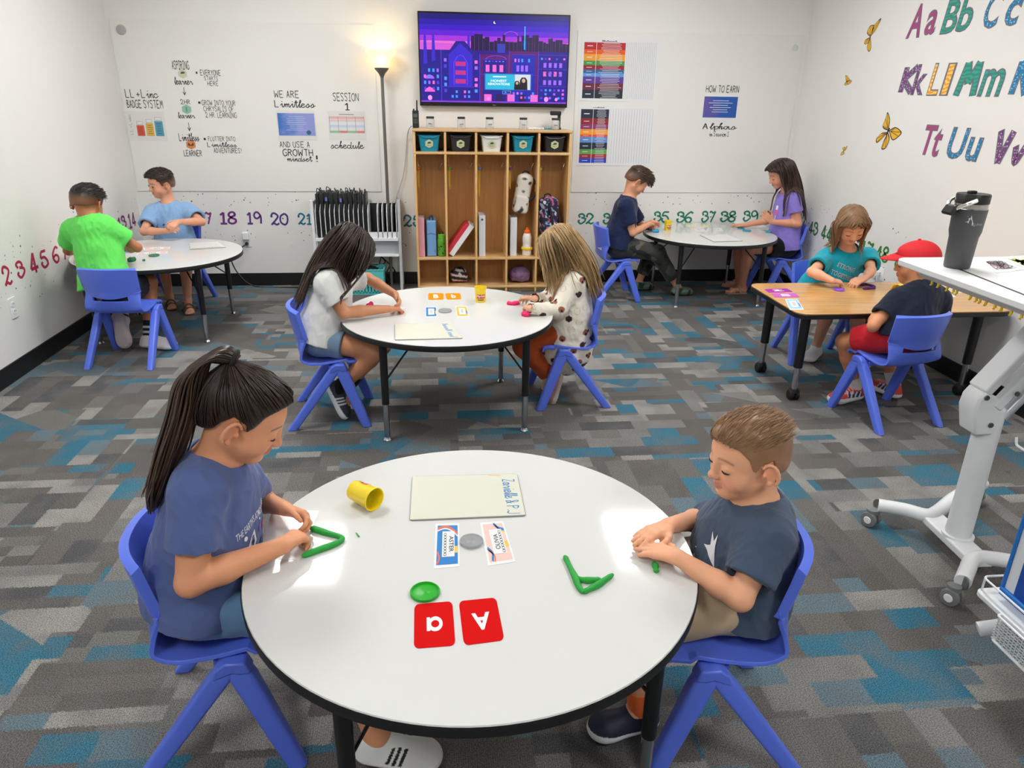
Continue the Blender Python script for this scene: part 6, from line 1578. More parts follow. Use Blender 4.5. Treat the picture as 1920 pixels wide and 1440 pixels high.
# cable of the walkie-talkie charger
p0 = V3(*KY(776, 238, LY+.11)); p0[2] = ztop+.01
tag(MB().tube(spline([p0, KY(770, 238, LY+.10), KY(764, 255, YB-.03), KY(758, 320, YB-.03), KY(750, 350, YB-.03), KY(742, 380, YB-.03), KY(740, 440, YB-.03)], 8), .0035, 6).build('charger_cable', mat('grey plastic', (176, 176, 178))), 'thin dark charger cable hanging from the walkie-talkie down the wall', 'cable')
# lanyards on the hooks
for i, c in enumerate(((236, 120, 36), (104, 196, 64), (92, 150, 214), (150, 76, 190), (232, 206, 110))):
    nm = ('orange', 'green', 'blue', 'purple', 'pale')[i]; x = LX[i]+BT+.013; y = LY+LD*.45-.02; L_ = (.20, .20, .26, .20, .20)[i]
    t = thing('lanyard', 'yellow lanyard with a %s bead hanging in a locker bay' % nm, 'lanyard', (x, y, zs-.125), group='lanyards on the locker hooks')
    st = MB().tube(spline([(-.004, 0, .10), (-.003, 0, .02), (-.005, 0, -.04), (-.002, 0, -L_+.06)], 5), .0028, 6).tube(spline([(.006, 0, .02), (.005, -.002, -.03), (.004, 0, -L_+.04)], 5), .0028, 6)
    st.build('cord', mat('lanyard yellow', (238, 190, 60), rough=.7), t)
    MB().lathe([(0, -.012)]+[(.013*sin(a), -.013*cos(a)) for a in np.linspace(.3, pi-.3, 8)]+[(0, .012)], 14, (.001, -.004, 0), cap=False).build('bead', mat('lanyard '+nm, c, rough=.35), t)
# things on the bench shelf
zbn = zb_+.0105
def stand(px0, px1, pyt, y): a = KY(px0, 440, y); b_ = KY(px1, 440, y); return (a[0]+b_[0])/2, b_[0]-a[0], KY((px0+px1)/2, pyt, y)[2]-zbn
def binder(label, px0, px1, pyt, c, spine=None, tilt=0, dep=.22, cat='binder'):
    cx, w, h = stand(px0, px1, pyt, LY+.05)
    t = thing('ring_binder', label, cat, (cx, LY+.05+dep/2, zbn), 0, 'binders in the lockers'); R_ = roty(tilt) if tilt else np.eye(3)
    m = mat('binder %s' % (c,), c, rough=.4)
    MB().box((0, 0, h/2), (w-.006, dep-.006, h-.01)).build('pages', mat('pages', (216, 216, 214), rough=.8), t, smooth=0)
    for s_ in (-1, 1): MB().box((s_*(w/2-.0015), 0, h/2), (.003, dep, h)).build('cover', m, t, bevel=.001)
    MB().box((0, -dep/2, h/2), (w, .003, h)).build('spine', mat('binder %s' % (spine,), spine, rough=.4) if spine else m, t, bevel=.001)
    return t, w, h
binder('pink binder in the leftmost locker bay', 781, 796, 409, (226, 160, 174))
b_, w_, h_ = binder('white binder with a dark round badge in the middle locker bay', 898, 910, 404, (222, 224, 228), dep=.24)
MB().lathe([(0, 0), (.009, 0), (.009, .001), (0, .0012)], 16, (0, -.1222, h_*.90), rotx(pi/2), cap=False).build('badge', mat('badge slate', (70, 84, 100)), b_)
binder('white binder next to the drink bottle in the fourth bay', 957, 969, 408, (226, 228, 230))
# leaning white binder and red folder
a0, a1 = KY(846, 475, LY+.06), KY(885, 420, LY+.06); hyp = np.linalg.norm((a1-a0)[[0, 2]]); ang = math.atan2(a1[0]-a0[0], a1[2]-a0[2])
t = thing('ring_binder', 'white binder leaning diagonally in the second locker bay', 'binder', (a0[0], LY+.15, zbn+.012), 0, 'binders in the lockers')
Rt = roty(ang); bb = lambda c, d, nme, m: MB().box(Rt@V3(*c), d, Rt).build(nme, m, t, bevel=.001)
bb((0, 0, hyp/2), (.034, .20, hyp-.006), 'pages', mat('pages', (216, 216, 214)))
for s_ in (-1, 1): bb((s_*.019, 0, hyp/2), (.003, .21, hyp), 'cover', mat('binder white', (232, 234, 236), rough=.4))
bb((0, -.105, hyp/2), (.041, .003, hyp), 'spine', mat('binder white', (232, 234, 236)))
t = thing('folder', 'red zipped folder leaning on the diagonal white binder', 'folder', (a0[0]-.020, LY+.15, zbn+.016))
MB().prism(rrect(.052, hyp*1.02, .024, 5), -.10, .10, R=Rt@np.array([[1, 0, 0], [0, 0, -1], [0, 1, 0]]), c=Rt@V3(-.008, 0, hyp/2-.005)).build('cover', mat('folder red', (206, 48, 66), rough=.5), t, bevel=.004)
MB().prism(rrect(.006, hyp*.98, .003, 3), -.1035, .1035, R=Rt@np.array([[1, 0, 0], [0, 0, -1], [0, 1, 0]]), c=Rt@V3(.002, 0, hyp/2-.005)).build('zip', mat('folder dark red', (150, 30, 46)), t)
# blue lunch bag, green bottle, white bottle
cx, w, h = stand(800, 818, 414, LY+.06)
t = thing('lunch_bag', 'light blue lunch bag with a dark handle in the leftmost bay', 'bag', (cx, LY+.15, zbn))
MB().prism(rrect(w, .20, .014, 4), 0, h, m=None).build('body', mat('bag blue', (112, 158, 206), rough=.7, bump=.4, bscale=60, var=.08), t, bevel=.008)
MB().tube([(-w*.48, -.1005, h*.62), (0, -.1015, h*.66), (w*.48, -.1005, h*.62)], .002, 6).build('zip', mat('zip grey', (84, 96, 120)), t)
MB().tube(spline([(-.012, -.05, h-.003), (-.012, -.05, h+.025), (.008, -.05, h+.034), (.014, -.05, h-.003)], 6), .006, 8).build('handle', mat('handle navy', (52, 46, 84), rough=.7), t)
MB().box((w*.35, -.103, h*.16), (.004, .004, .03)).build('tag', mat('zip grey', (84, 96, 120)), t)
tag(MB().box((KY(798, 440, LY+.05)[0], LY+.15, zbn+h*.47), (.004, .2, h*.94)).build('folder', mat('folder navy', (30, 42, 66))), 'thin navy folder between the pink binder and the blue lunch bag', 'folder')
cx, w, h = stand(819, 836, 437, LY+.05)
t = thing('water_bottle', 'lime green water bottle with a screw cap in the leftmost bay', 'bottle', (cx, LY+.08, zbn)); r = w*.46
MB().lathe([(0, 0), (r*.9, 0), (r, .006), (r, h*.36), (r*.94, h*.40), (r, h*.44), (r, h*.70), (r*.8, h*.78), (0, h*.78)], 24, cap=False).build('body', mat('lime plastic', (92, 168, 44), rough=.35), t)
rq = random.Random(3)
pt = MB()
for i in range(9): pt.box((r*sin(-.9+.22*i)*1.0, -r*cos(-.9+.22*i)*1.0, h*(.12+.5*rq.random())), (.008, .002, .012), rotz(-.9+.22*i))
pt.build('dark_flecks', mat('lime dark', (32, 70, 28)), t)
MB().lathe([(0, h*.78), (r*.86, h*.78), (r*.86, h*.90), (r*.7, h*.93), (0, h*.93)], 20, cap=False).build('cap', mat('lime cap', (110, 190, 50), rough=.4), t)
MB().tube(spline([(-.014, 0, h*.92), (-.014, 0, h*1.0), (.014, 0, h*1.0), (.014, 0, h*.92)], 5), .004, 8).build('carry_loop', BLACKP, t)
cx, w, h = stand(980, 998, 427, LY+.07); r = w*.47
t = thing('water_bottle', 'white squeeze bottle with an orange cap and a yellow band', 'bottle', (cx, LY+.09, zbn))
MB().lathe([(0, 0), (r*.92, 0), (r, .006), (r, h*.30), (r*.93, h*.36), (r*.93, h*.44), (r, h*.50), (r, h*.66), (r*.75, h*.78), (r*.6, h*.8), (0, h*.8)], 24, cap=False).build('body', mat('bottle white', (232, 226, 220), rough=.4), t)
MB().lathe([(0, h*.8), (r*.68, h*.8), (r*.68, h*.88), (r*.4, h*.91), (r*.28, h*.92), (r*.28, h*.99), (0, h)], 20, cap=False).build('cap', mat('cap orange', (240, 104, 34), rough=.4), t)
MB().lathe([(r*.98, h*.20), (r*1.22, h*.215), (r*1.28, h*.25), (r*1.22, h*.29), (r*.98, h*.30)], 24, cap=False).build('band', mat('band yellow', (240, 206, 40), rough=.5), t)
# backpacks
def backpack(label, c0, W, Hh, D, colf, m, tilt, straps, pocket=True):
    S = Sculpt(); S.u(pbox(V3(0, 0, Hh*.5), V3(W/2, D/2, Hh/2), None, min(W, D)*.35), 0); S.u(pell(V3(0, -D*.1, Hh*.86), V3(W*.42, D*.40, Hh*.18)), .03)
    t = thing('backpack', label, 'bag', c0); t.rotation_euler = tilt
    v, f = S.mesh(.006); v = relax(v, f, 2, .5); n = vnormals(v, f); v = v+n*(.006*noise3(v, 40, 3))[:, None]
    put_mesh('main_bag', v, f, m, t, V3(0, 0, 0), colf(v))
    if pocket:
        S = Sculpt(); S.u(pbox(V3(0, -D*.52, Hh*.25), V3(W*.43, D*.22, Hh*.23), None, .02), 0); v, f = S.mesh(.006); v = relax(v, f, 2, .5); n = vnormals(v, f); v = v+n*(.005*noise3(v, 45, 4))[:, None]
        put_mesh('front_pocket', v, f, m, t, V3(0, 0, 0), colf(v+.3))
    for pts in straps: MB().tube(spline(pts, 6), .011, 8).build('shoulder_strap', mat('strap dark', (36, 32, 38), rough=.8), t)
    MB().tube(spline([(-.025, 0, Hh*.99), (-.02, 0, Hh*1.08), (.02, 0, Hh*1.08), (.025, 0, Hh*.99)], 5), .006, 8).build('top_loop', mat('strap dark', (36, 32, 38)), t)
    return t
BAGM = attr_mat('printed canvas', rough=.8, bump=.2, bscale=500)
def palms(v):
    c = np.tile(lin((214, 208, 198)), (len(v), 1)); a = noise3(v, 90, 21); b = noise3(v, 170, 5)
    c[(a > .28)] = lin((120, 116, 110)); c[(a+.4*b > .50)] = lin((52, 50, 50)); return c
pc = KY(975, 400, LY+.10)
backpack('white backpack with grey palm print hanging in the fourth bay', (pc[0]-.005, LY+.13, pc[2]+.0), .132, .31, .10, palms, BAGM, (0, .16, 0), [[(.05, -.04, .10), (.10, -.05, .17), (.105, -.04, .24), (.06, -.02, .29)]])
def flowers(v):
    c = np.tile(lin((40, 42, 74)), (len(v), 1)); a = noise3(v, 110, 31); b = noise3(v, 130, 7)
    c[a > .22] = lin((196, 92, 142)); c[b > .30] = lin((150, 178, 206)); c[(a < -.35)] = lin((222, 214, 224)); return c
pc = KY(1032, 440, LY+.12)
backpack('navy backpack with pink and blue floral print in the rightmost bay', (pc[0], LY+.15, pc[2]-.07), .17, .37, .12, flowers, BAGM, (0, -.08, 0), [[(.03, -.065, .02), (.02, -.085, .18), (.0, -.06, .34)], [(.07, -.05, .02), (.085, -.06, .2), (.05, -.02, .35)]])
# things on the floor of the lockers
zfl = zf+.0105
def soft(name, label, cat, px, py, r, m, colf, y=LY+.14, seed=1, gx=None):
    p = KY(px, py, y); S = Sculpt(); S.u(pell(V3(0, 0, r[2]), V3(*r)), 0); S.u(pbox(V3(0, 0, r[2]*.7), V3(r[0]*.9, r[1]*.8, r[2]*.6), None, .02), .02)
    v, f = S.mesh(.006); v = relax(v, f, 2, .5); n = vnormals(v, f); v = v+n*(.008*noise3(v, 55, seed)+.004*noise3(v, 130, seed+1))[:, None]; v[:, 2] -= v[:, 2].min()
    t = thing(name, label, cat, (p[0], y, zfl)); put_mesh('body', v, f, m, t, V3(0, 0, 0), colf(v)); return t
def plaid(v):
    c = np.tile(lin((44, 30, 34)), (len(v), 1)); c[np.abs(np.sin(v[:, 2]*70+v[:, 0]*10)) > .80] = lin((206, 190, 186)); c[noise3(v, 80, 4) > .35] = lin((200, 184, 182)); c[v[:, 2] < .02] = lin((130, 26, 32)); return c
t = soft('lunch_bag', 'dark zebra striped lunch bag in the bottom of the second bay', 'bag', 861, 515, (.072, .07, .065), BAGM, plaid, seed=3)
MB().tube(spline([(-.05, -.05, .10), (-.03, -.07, .145), (.02, -.06, .145), (.045, -.05, .10)], 6), .006, 8).build('handle', mat('strap dark', (36, 32, 38)), t)
t = soft('cloth_bag', 'crumpled mauve cloth bag in the bottom of the fourth bay', 'bag', 974, 513, (.088, .09, .065), BAGM, lambda v: np.tile(lin((120, 88, 124)), (len(v), 1))*(1+.25*noise3(v, 90, 6))[:, None], seed=7)
MB().tube(spline([(-.06, -.06, .10), (0, -.085, .085), (.06, -.06, .10)], 6), .004, 8).build('drawstring', mat('mauve cord', (92, 66, 96), rough=.8), t)
t = soft('shoe_bag', 'dark bag in the bottom of the rightmost bay behind the fair-haired girl', 'bag', 1030, 512, (.07, .08, .06), BAGM, lambda v: np.tile(lin((50, 36, 40)), (len(v), 1))*(1+.2*noise3(v, 90, 6))[:, None], seed=9)
MB().tube(spline([(-.04, -.06, .09), (0, -.07, .12), (.04, -.06, .09)], 6), .005, 8).build('handle', mat('strap dark', (36, 32, 38)), t)
# ================================================================ laptop rack
RY = 6.02
rx0, rx1 = KY(585, 440, RY)[0], KY(752, 440, RY)[0]; rz = KY(665, 447, RY)[2]; rz2 = KY(665, 476, RY)[2]; rtop = KY(588, 376, RY)[2]
rk = thing('laptop_rack', 'white metal charging rack for laptops against the back wall', 'rack', ((rx0+rx1)/2, RY+.13, 0)); W_ = rx1-rx0
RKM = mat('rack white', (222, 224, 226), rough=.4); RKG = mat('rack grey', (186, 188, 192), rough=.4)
for s_ in (-1, 1):
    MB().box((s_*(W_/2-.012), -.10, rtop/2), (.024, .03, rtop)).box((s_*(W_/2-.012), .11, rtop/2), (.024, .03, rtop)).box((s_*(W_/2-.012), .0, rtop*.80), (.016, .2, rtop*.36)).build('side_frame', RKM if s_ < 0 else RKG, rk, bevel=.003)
    for y in (-.10, .11): MB().lathe([(0, 0), (.018, .001), (.018, .008), (.006, .012), (0, .012)], 14, (s_*(W_/2-.012), y, 0), cap=False).build('foot', BLACKP, rk)
MB().box((0, 0, rz-.012), (W_-.05, .26, .024)).build('upper_shelf', RKM, rk, bevel=.003)
MB().box((0, .03, (rz+rz2)/2-.03), (W_-.05, .18, rz-rz2)).build('cable_tray', RKG, rk, bevel=.003)
MB().box((0, -.02, rz2-.018), (W_-.05, .22, .016)).build('lower_shelf', RKM, rk, bevel=.003)
nd = 17; dx = (W_-.07)/nd; keep_ = list(range(12))+[13, 14, 15, 16, 17]; hd = KY(700, 386, RY)[2]-rz
for i in keep_:
    x = -W_/2+.035+dx*i
    MB().prism([(-.11, 0), (.11, 0), (.11, hd), (-.05, hd), (-.11, hd*.8)], -.0028, .0028, R=np.array([[0, 0, 1], [1, 0, 0], [0, 1, 0]]), c=(x, 0, rz)).build('divider', RKM, rk, smooth=0)
MB().box((W_*.26, .112, rz+hd*.5), (W_*.40, .004, hd*.92)).build('rear_panel', mat('rack dark', (30, 30, 32), rough=.6), rk, smooth=0)
MB().box((W_*.26, -.108, rz+hd*.09), (W_*.42, .004, hd*.18)).build('front_lip', RKM, rk, smooth=0)
LAPM = mat('laptop black', (24, 24, 26), rough=.5); hl_ = KY(640, 362, RY)[2]-rz
for i in range(11):
    x = rk.location.x-W_/2+.035+dx*(i+.5)
    t = thing('laptop', 'closed black laptop standing on edge in the rack, %s from the left' % ('first', 'second', 'third', 'fourth', 'fifth', 'sixth', 'seventh', 'eighth', 'ninth', 'tenth', 'eleventh')[i], 'laptop', (x, RY+.13, rz), group='laptops in the charging rack')
    z_ = hl_*(.97+.03*((i*7) % 5)/4)
    MB().box((-.0048, 0, z_/2), (.009, .20, z_)).build('base', LAPM, t, bevel=.003)
    MB().box((.0052, 0, z_/2), (.009, .20, z_)).build('screen_lid', mat('laptop lid', (38, 38, 42), rough=.4), t, bevel=.003)
    MB().tube([(0, -.085, z_*.97), (0, -.075, z_*.97)], .011, 10).build('hinge', LAPM, t)
    r = random.Random(i); e = r.uniform(-.02, .02)
    MB().tube(spline([(0, -.06, z_), (e*.3, -.065, z_+.02+.02*r.random()), (e, -.04, z_+.03), (e*1.2, .0, z_+.01), (.0, .06, z_+.002)], 6), .0035, 6).build('charging_lead', BLACKP, t)
    if i in (2, 5): MB().box((0, -.101, z_*.86), (.014, .002, .03)).build('sticker', mat('sticker blue', (96, 120, 200), rough=.5), t)
# basket under the rack with cables
bx = KY(690, 520, 6.0)
t = thing('storage_basket', 'turquoise plastic basket of cables under the laptop rack', 'basket', (bx[0], 6.05, 0)); bw, bd, bh = .26, .20, .205
TURQ = mat('turquoise plastic', (88, 190, 190), rough=.4)
for s_ in (-1, 1):
    mb = MB()
    for j in range(7): mb.box((s_*bw/2, -bd/2+.015+j*(bd-.03)/6, bh*.30), (.004, .012, bh*.5))
    mb.box((s_*bw/2, 0, bh*.78), (.004, bd, bh*.44)).box((s_*bw/2, 0, .01), (.004, bd, .02)); mb.build('side', TURQ, t, smooth=0)
    mb = MB()
    for j in range(10): mb.box((-bw/2+.012+j*(bw-.024)/9, s_*bd/2, bh*.30), (.012, .004, bh*.5))
    mb.box((0, s_*bd/2, bh*.78), (bw, .004, bh*.44)).box((0, s_*bd/2, .01), (bw, .004, .02)); mb.build('side', TURQ, t, smooth=0)
MB().box((0, 0, .004), (bw, bd, .006)).build('bottom', TURQ, t, smooth=0)
MB().tube([(p[0], p[1], bh) for p in rrect(bw+.006, bd+.006, .008, 3)], .005, 8, closed=True).build('rim', TURQ, t)
rc = random.Random(8)
for j in range(4):
    pts = [(rc.uniform(-.09, .09), rc.uniform(-.06, .06), .10+.03*j+rc.uniform(0, .06)) for q in range(7)]
    tag(MB().tube(spline(pts, 6), .005, 7).build('cable', BLACKP, org=None), 'black coiled cable in the turquoise basket' , 'cable', 'cables in the basket').location = t.location
for j, pts in enumerate(([(700, 478), (690, 492), (705, 500), (722, 492), (716, 482), (735, 500), (742, 510)], [(735, 478), (730, 500), (724, 515), (730, 530)], [(716, 478), (712, 495), (720, 508), (734, 514), (741, 506)])):
    tag(MB().tube(spline([KY(x, y, RY+.16) for x, y in pts], 6), .005, 7).build('hanging_cable', BLACKP), 'black cable hanging below the laptop rack', 'cable', 'cables below the rack')
# ================================================================ torchiere lamp
lp = KY(716, 140, YB-.14); LM = mat('lamp pewter', (120, 118, 114), rough=.35, metal=.6)
lt_ = thing('floor_lamp', 'grey torchiere floor lamp, lit, standing behind the laptop rack', 'lamp', (lp[0], YB-.14, 0))
zc = KY(716, 143, YB-.14)[2]; z0 = KY(716, 127, YB-.14)[2]; z1 = KY(716, 96, YB-.14)[2]
MB().lathe([(0, 0), (.125, 0), (.125, .012), (.03, .026), (0, .026)], 32, cap=False).build('base', LM, lt_)
MB().tube([(0, 0, .02), (0, 0, zc)], .0125, 14).build('pole', LM, lt_)
MB().lathe([(.0125, zc-.012), (.016, zc), (.026, zc+.02), (.052, z0-.012), (.055, z0), (.0, z0)], 28, cap=False).build('cup', LM, lt_)
wS = np.linalg.norm(KY(746, 97, YB-.14)-KY(686, 97, YB-.14))/2
SHM = mat('frosted lamp glass', (255, 236, 190), rough=.5, trans=.6)
_b = SHM.node_tree.nodes['Principled BSDF']; _b.inputs['Emission Color'].default_value = srgb((255, 222, 150)); _b.inputs['Emission Strength'].default_value = .75
MB().lathe([(.050, z0), (wS*.62, z0+(z1-z0)*.5), (wS, z1), (wS-.004, z1), (wS*.60, z0+(z1-z0)*.52), (.046, z0+.004)], 40, cap=False).build('lamp_shade', SHM, lt_)
MB().lathe([(0, z0+.02)]+[(.026*sin(a), z0+.05-.03*cos(a)) for a in np.linspace(.4, pi-.3, 8)]+[(0, z0+.08)], 18, cap=False).build('bulb', mat('bulb', (255, 226, 160), emit=60), lt_)
# ================================================================ things on the tables
class Card:
    """a thin flat piece lying on a table, given by its four corners as seen in the photograph (TL, TR, BR, BL)"""
    def __init__(s, name, label, cat, px, m, t=.0012, z=HT, group=None, r=.12):
        s.q = [KZ(x, y, z+t) for x, y in px]; s.t = t; s.mb = MB(); s.z = z; s.org = np.mean(s.q, 0)*V3(1, 1, 0)+V3(0, 0, z)
        s.info = (name, label, cat, group)
        rr = rrect(1, 1, r, 4)+.5; top = np.array([s.P(*p) for p in rr]); n = len(rr); bot = top-V3(0, 0, t-.0003)
        s.mb.add(np.concatenate([bot, top]), [tuple(range(n-1, -1, -1)), tuple(range(n, 2*n))]+[(i, (i+1) % n, n+(i+1) % n, n+i) for i in range(n)], m)
    def P(s, u, v): return (s.q[3]*(1-u)+s.q[2]*u)*(1-v)+(s.q[0]*(1-u)+s.q[1]*u)*v
    def deco(s, geo, m, lay=1): s.mb.add([s.P(q[0], q[1])+V3(0, 0, .0003*lay+(q[2] if len(q) > 2 else 0)) for q in geo[0]], geo[1], m); return s
    def done(s):
        n, l, c, g = s.info; return tag(s.mb.build(n, None, None, smooth=0, org=s.org), l, c, g)
def turned(geo, k):
    """quarter turns inside the unit square"""
    v0, f = geo; v = v0[:, :2]-.5
    for _ in range(k): v = np.stack([-v[:, 1], v[:, 0]], 1)
    return keep3(v0, v+.5), f
REDC = mat('card red', (206, 16, 14), rough=.6, spec=.05); ORC = mat('card orange', (220, 138, 16), rough=.6, spec=.05); MAGC = mat('card magenta', (160, 50, 156), rough=.6, spec=.1); MAGL = mat('card lilac', (188, 92, 184), rough=.6, spec=.1)
def letter_card(label, px, m, ch, k, box=(.3, .3, .7, .7), grp='alphabet cards on the tables'):
    c = Card('letter_card', label, 'card', px, m, group=grp)
    if ch == 'a':
        a = np.linspace(0, 2*pi, 29); c.deco(turned(ribbon(np.c_[.47+.145*np.cos(a), .5+.125*np.sin(a)], .085), k), WHITEP); c.deco(turned(rect_geo(.60, .345, .685, .655), k), WHITEP, 2)
    else: c.deco(turned(fit(text_geo(ch, .03), *box), k), WHITEP)
    return c.done()
letter_card('red card with a small white letter a, upside down, nearest the camera', [(777, 1133), (848, 1127), (854, 1210), (776, 1216)], REDC, 'a', 2, (.27, .38, .70, .68))
letter_card('red card with a white capital letter A, upside down, nearest the camera', [(860, 1127), (930, 1120), (946, 1200), (870, 1210)], REDC, 'A', 2, (.25, .33, .72, .72))
letter_card('orange card with a white capital B on the middle table', [(803, 549.6), (831.5, 549.6), (832, 561.6), (803, 562)], ORC, 'B', 0, (.33, .22, .66, .78))
letter_card('orange card with a white small b on the middle table', [(834.5, 549.8), (863, 549.6), (865, 561), (837.7, 561.4)], ORC, 'b', 0, (.36, .22, .66, .80))
letter_card('magenta card with a white capital M on the wooden table', [(1433, 542), (1475, 540.6), (1487.5, 547), (1441, 548.5)], MAGC, 'M', 1, (.28, .30, .72, .70))
letter_card('lilac card with a white small m on the wooden table', [(1446, 549.8), (1490, 549.4), (1500, 557), (1453.7, 557.5)], MAGL, 'm', 1, (.25, .32, .75, .68))
CBLUE = mat('name card blue', (40, 124, 196), rough=.4); CPINK = mat('name card pink', (240, 196, 186), rough=.4); CYEL = mat('name card yellow', (244, 190, 76), rough=.4); CRED = mat('name card coral', (226, 110, 72), rough=.4)
def name_card(label, px, base, name, bands, k=3, z=HT):
    c = Card('name_card', label, 'card', px, PAPER, .0009, r=.02, group='name cards on the tables'); c.deco(rect_geo(.09, .06, .93, .95), base, 1)
    for pts, w, m in bands: c.deco(ribbon(spline(pts, 6), w), m, 2)
    c.deco(rect_geo(.30, .22, .80, .80), PAPER, 3)
    if name:
        c.deco(turned(fit(text_geo(name, .01), .32, *(( .58, .68, .76) if k == 3 else (.40, .68, .58))), k), INK, 4)
        for i in range(8):
            y = .27+.065*i; c.deco(ribbon([(.42+.055*cos(t), y+.028*sin(t)) for t in np.linspace(0, 2*pi, 11)], .012) if k == 3 else ribbon([(.70+.055*cos(t), y+.028*sin(t)) for t in np.linspace(0, 2*pi, 11)], .012), INK, 4)
    return c
c = name_card('blue and white name card reading ASTER on the nearest table', [(817, 982), (861, 981), (862, 1062), (813, 1066)], CBLUE, 'ASTER', [([(.09, .86), (.4, .92), (.7, .86), (.93, .74)], .05, CRED), ([(.09, .82), (.4, .87), (.7, .81), (.93, .68)], .03, PAPER), ([(.12, .08), (.2, .2), (.12, .34)], .06, CRED), ([(.85, .3), (.85, .45)], .14, CYEL)]); c.done()
c = name_card('pink and white name card reading OLIVIA on the nearest table', [(900, 980), (943, 977), (967, 1053), (915, 1061)], CPINK, 'OLIVIA', [([(.55, .95), (.7, .84), (.93, .78)], .07, CBLUE), ([(.6, .92), (.72, .80), (.93, .72)], .04, CYEL), ([(.1, .38), (.25, .25), (.2, .08)], .07, CBLUE), ([(.12, .33), (.3, .2), (.28, .06)], .04, CRED), ([(.88, .36), (.86, .5)], .13, CYEL)], 1); c.done()
def small_card(label, px, edge, mid=None, k=3):
    c = Card('name_card', label, 'card', px, PAPER, .0009, r=.02, group='name cards on the tables'); c.deco(rect_geo(.05, .1, .95, .95), edge, 1).deco(rect_geo(.24, .24, .76, .82), PAPER, 2)
    for a in range(4): c.deco(rect_geo(.40+.06*a, .36, .43+.06*a, .70), GREYL, 3)
    if mid: c.deco(rect_geo(.84, .3, .94, .6), mid, 2)
    return c.done()
small_card('small blue-edged name card on the middle table, left of the clear lid', [(797.7, 575.5), (818.5, 575.5), (819.7, 594.5), (798, 595.5)], CBLUE, CYEL)
small_card('small yellow-edged name card on the middle table, right of the clear lid', [(853.7, 573.8), (875.7, 574), (879.5, 594.5), (857, 595)], CYEL, CBLUE)
small_card('white and blue name card at the left end of the wooden table', [(1472, 560.6), (1495, 560.6), (1507.5, 580.6), (1481, 581)], mat('name card sky', (150, 196, 222)), CBLUE)
small_card('pink-edged name card in front of the green lid on the left table', [(268, 464.5), (320, 462), (318, 467), (270, 469.5)], CPINK)
small_card('pink-edged name card next to the green-shirted boy on the left table', [(257, 473.5), (315, 471), (313, 475.5), (255, 478)], mat('name card rose', (226, 190, 200)))
small_card('pale name card on the back right table, left of two', [(1292, 428), (1318, 428), (1326, 434), (1306, 434.5)], mat('name card cream', (226, 214, 206)))
small_card('pale name card on the back right table, right of two', [(1338, 427.5), (1352, 427.5), (1358, 434), (1340, 434.5)], mat('name card grey', (214, 210, 212)))
small_card('yellow slip of paper lying at the back of the right table, left one', [(1286, 421), (1304, 421), (1304, 425.5), (1285, 425.5)], mat('card lemon', (226, 216, 120)))
small_card('yellow slip of paper lying at the back of the right table, right one', [(1315, 421), (1331, 421), (1335, 425), (1313, 425.5)], mat('card lemon', (226, 216, 120)))
small_card('cream card lying on the wooden table beside the desk edge', [(1766, 534), (1782, 532.5), (1811, 548), (1788, 550)], mat('card cream', (226, 206, 150)))
Card('paper_sheet', 'white paper corner on the wooden table behind the boy in the cap', 'paper', [(1764, 543), (1772, 543), (1793, 557), (1764, 557)], PAPER, .0006, r=.01).done()
# whiteboards
BRD = mat('lap whiteboard', (216, 216, 200), rough=.30, spec=.3); BRDW = mat('lap whiteboard grey edge', (150, 150, 144), rough=.5)
def lapboard(label, px, deco, m=BRD):
    e = Card('lap_whiteboard', label, 'whiteboard', px, BRDW, .004, r=.03, group='small whiteboards on the tables'); e.deco(rect_geo(.004, .008, .996, .992), m, 1)
    for g, mm in deco: e.deco(g, mm, 2)
    return e.done()
BLINK = mat('blue marker', (40, 132, 196), rough=.6); ORINK = mat('orange marker', (226, 160, 60), rough=.6)
lapboard('cream lap whiteboard with blue handwriting Zarielle & P.J on the nearest table', [(773, 893), (970, 888), (986, 966), (768, 975)],
    [(turned(fit(hand_geo('Zarielle & P.J', .11), .14, .84, .96, .965), 3), BLINK), (rect_geo(.72, .955, .84, .968), ORINK)])
lapboard('cream lap whiteboard with blue writing on the middle table', [(740, 607), (845, 604.5), (868, 634), (740.5, 637)],
    [(turned(fit(scribble(1), .06, .82, .56, .94), 3), BLINK), (turned(fit(scribble(2, 8), .62, .82, .95, .94), 3), BLINK)])
lapboard('white lap whiteboard with a line of small writing on the left table', [(354, 455), (408, 453), (424, 463.5), (357, 467.5)], [(fit(scribble(3, 40), .05, .03, .95, .13), INK)], mat('lap whiteboard white', (222, 222, 220), rough=.3))
lapboard('white lap whiteboard on the back right table', [(1312, 440), (1362, 439), (1393, 451.5), (1338, 453)], [(fit(scribble(4, 16), .06, .86, .5, .96), GREYL)], mat('lap whiteboard white', (222, 222, 220)))
# paper mats under the hands
MATP = mat('glossy paper', (236, 236, 236), rough=.25)
Card('paper_sheet', 'glossy white sheet under the arms of the girl in the blue shirt', 'paper', [(512, 955), (598, 958), (562, 1050), (478, 1046)], MATP, .0006, r=.01).done()
Card('paper_sheet', 'glossy white sheet under the arms of the girl in the white shirt', 'paper', [(690, 566), (762, 576), (742, 592), (644, 600)], MATP, .0006, r=.01).done()
Card('paper_sheet', 'white sheet in front of the girl in the purple shirt', 'paper', [(1375, 416), (1425, 418), (1448, 432), (1385, 428)], MATP, .0006, r=.01).done()
Card('paper_sheet', 'blue and white sheet beside the boy in the green shirt', 'paper', [(220, 462), (262, 462), (250, 474), (218, 476)], mat('paper blue', (120, 146, 206), rough=.6), .0006, r=.01).done()
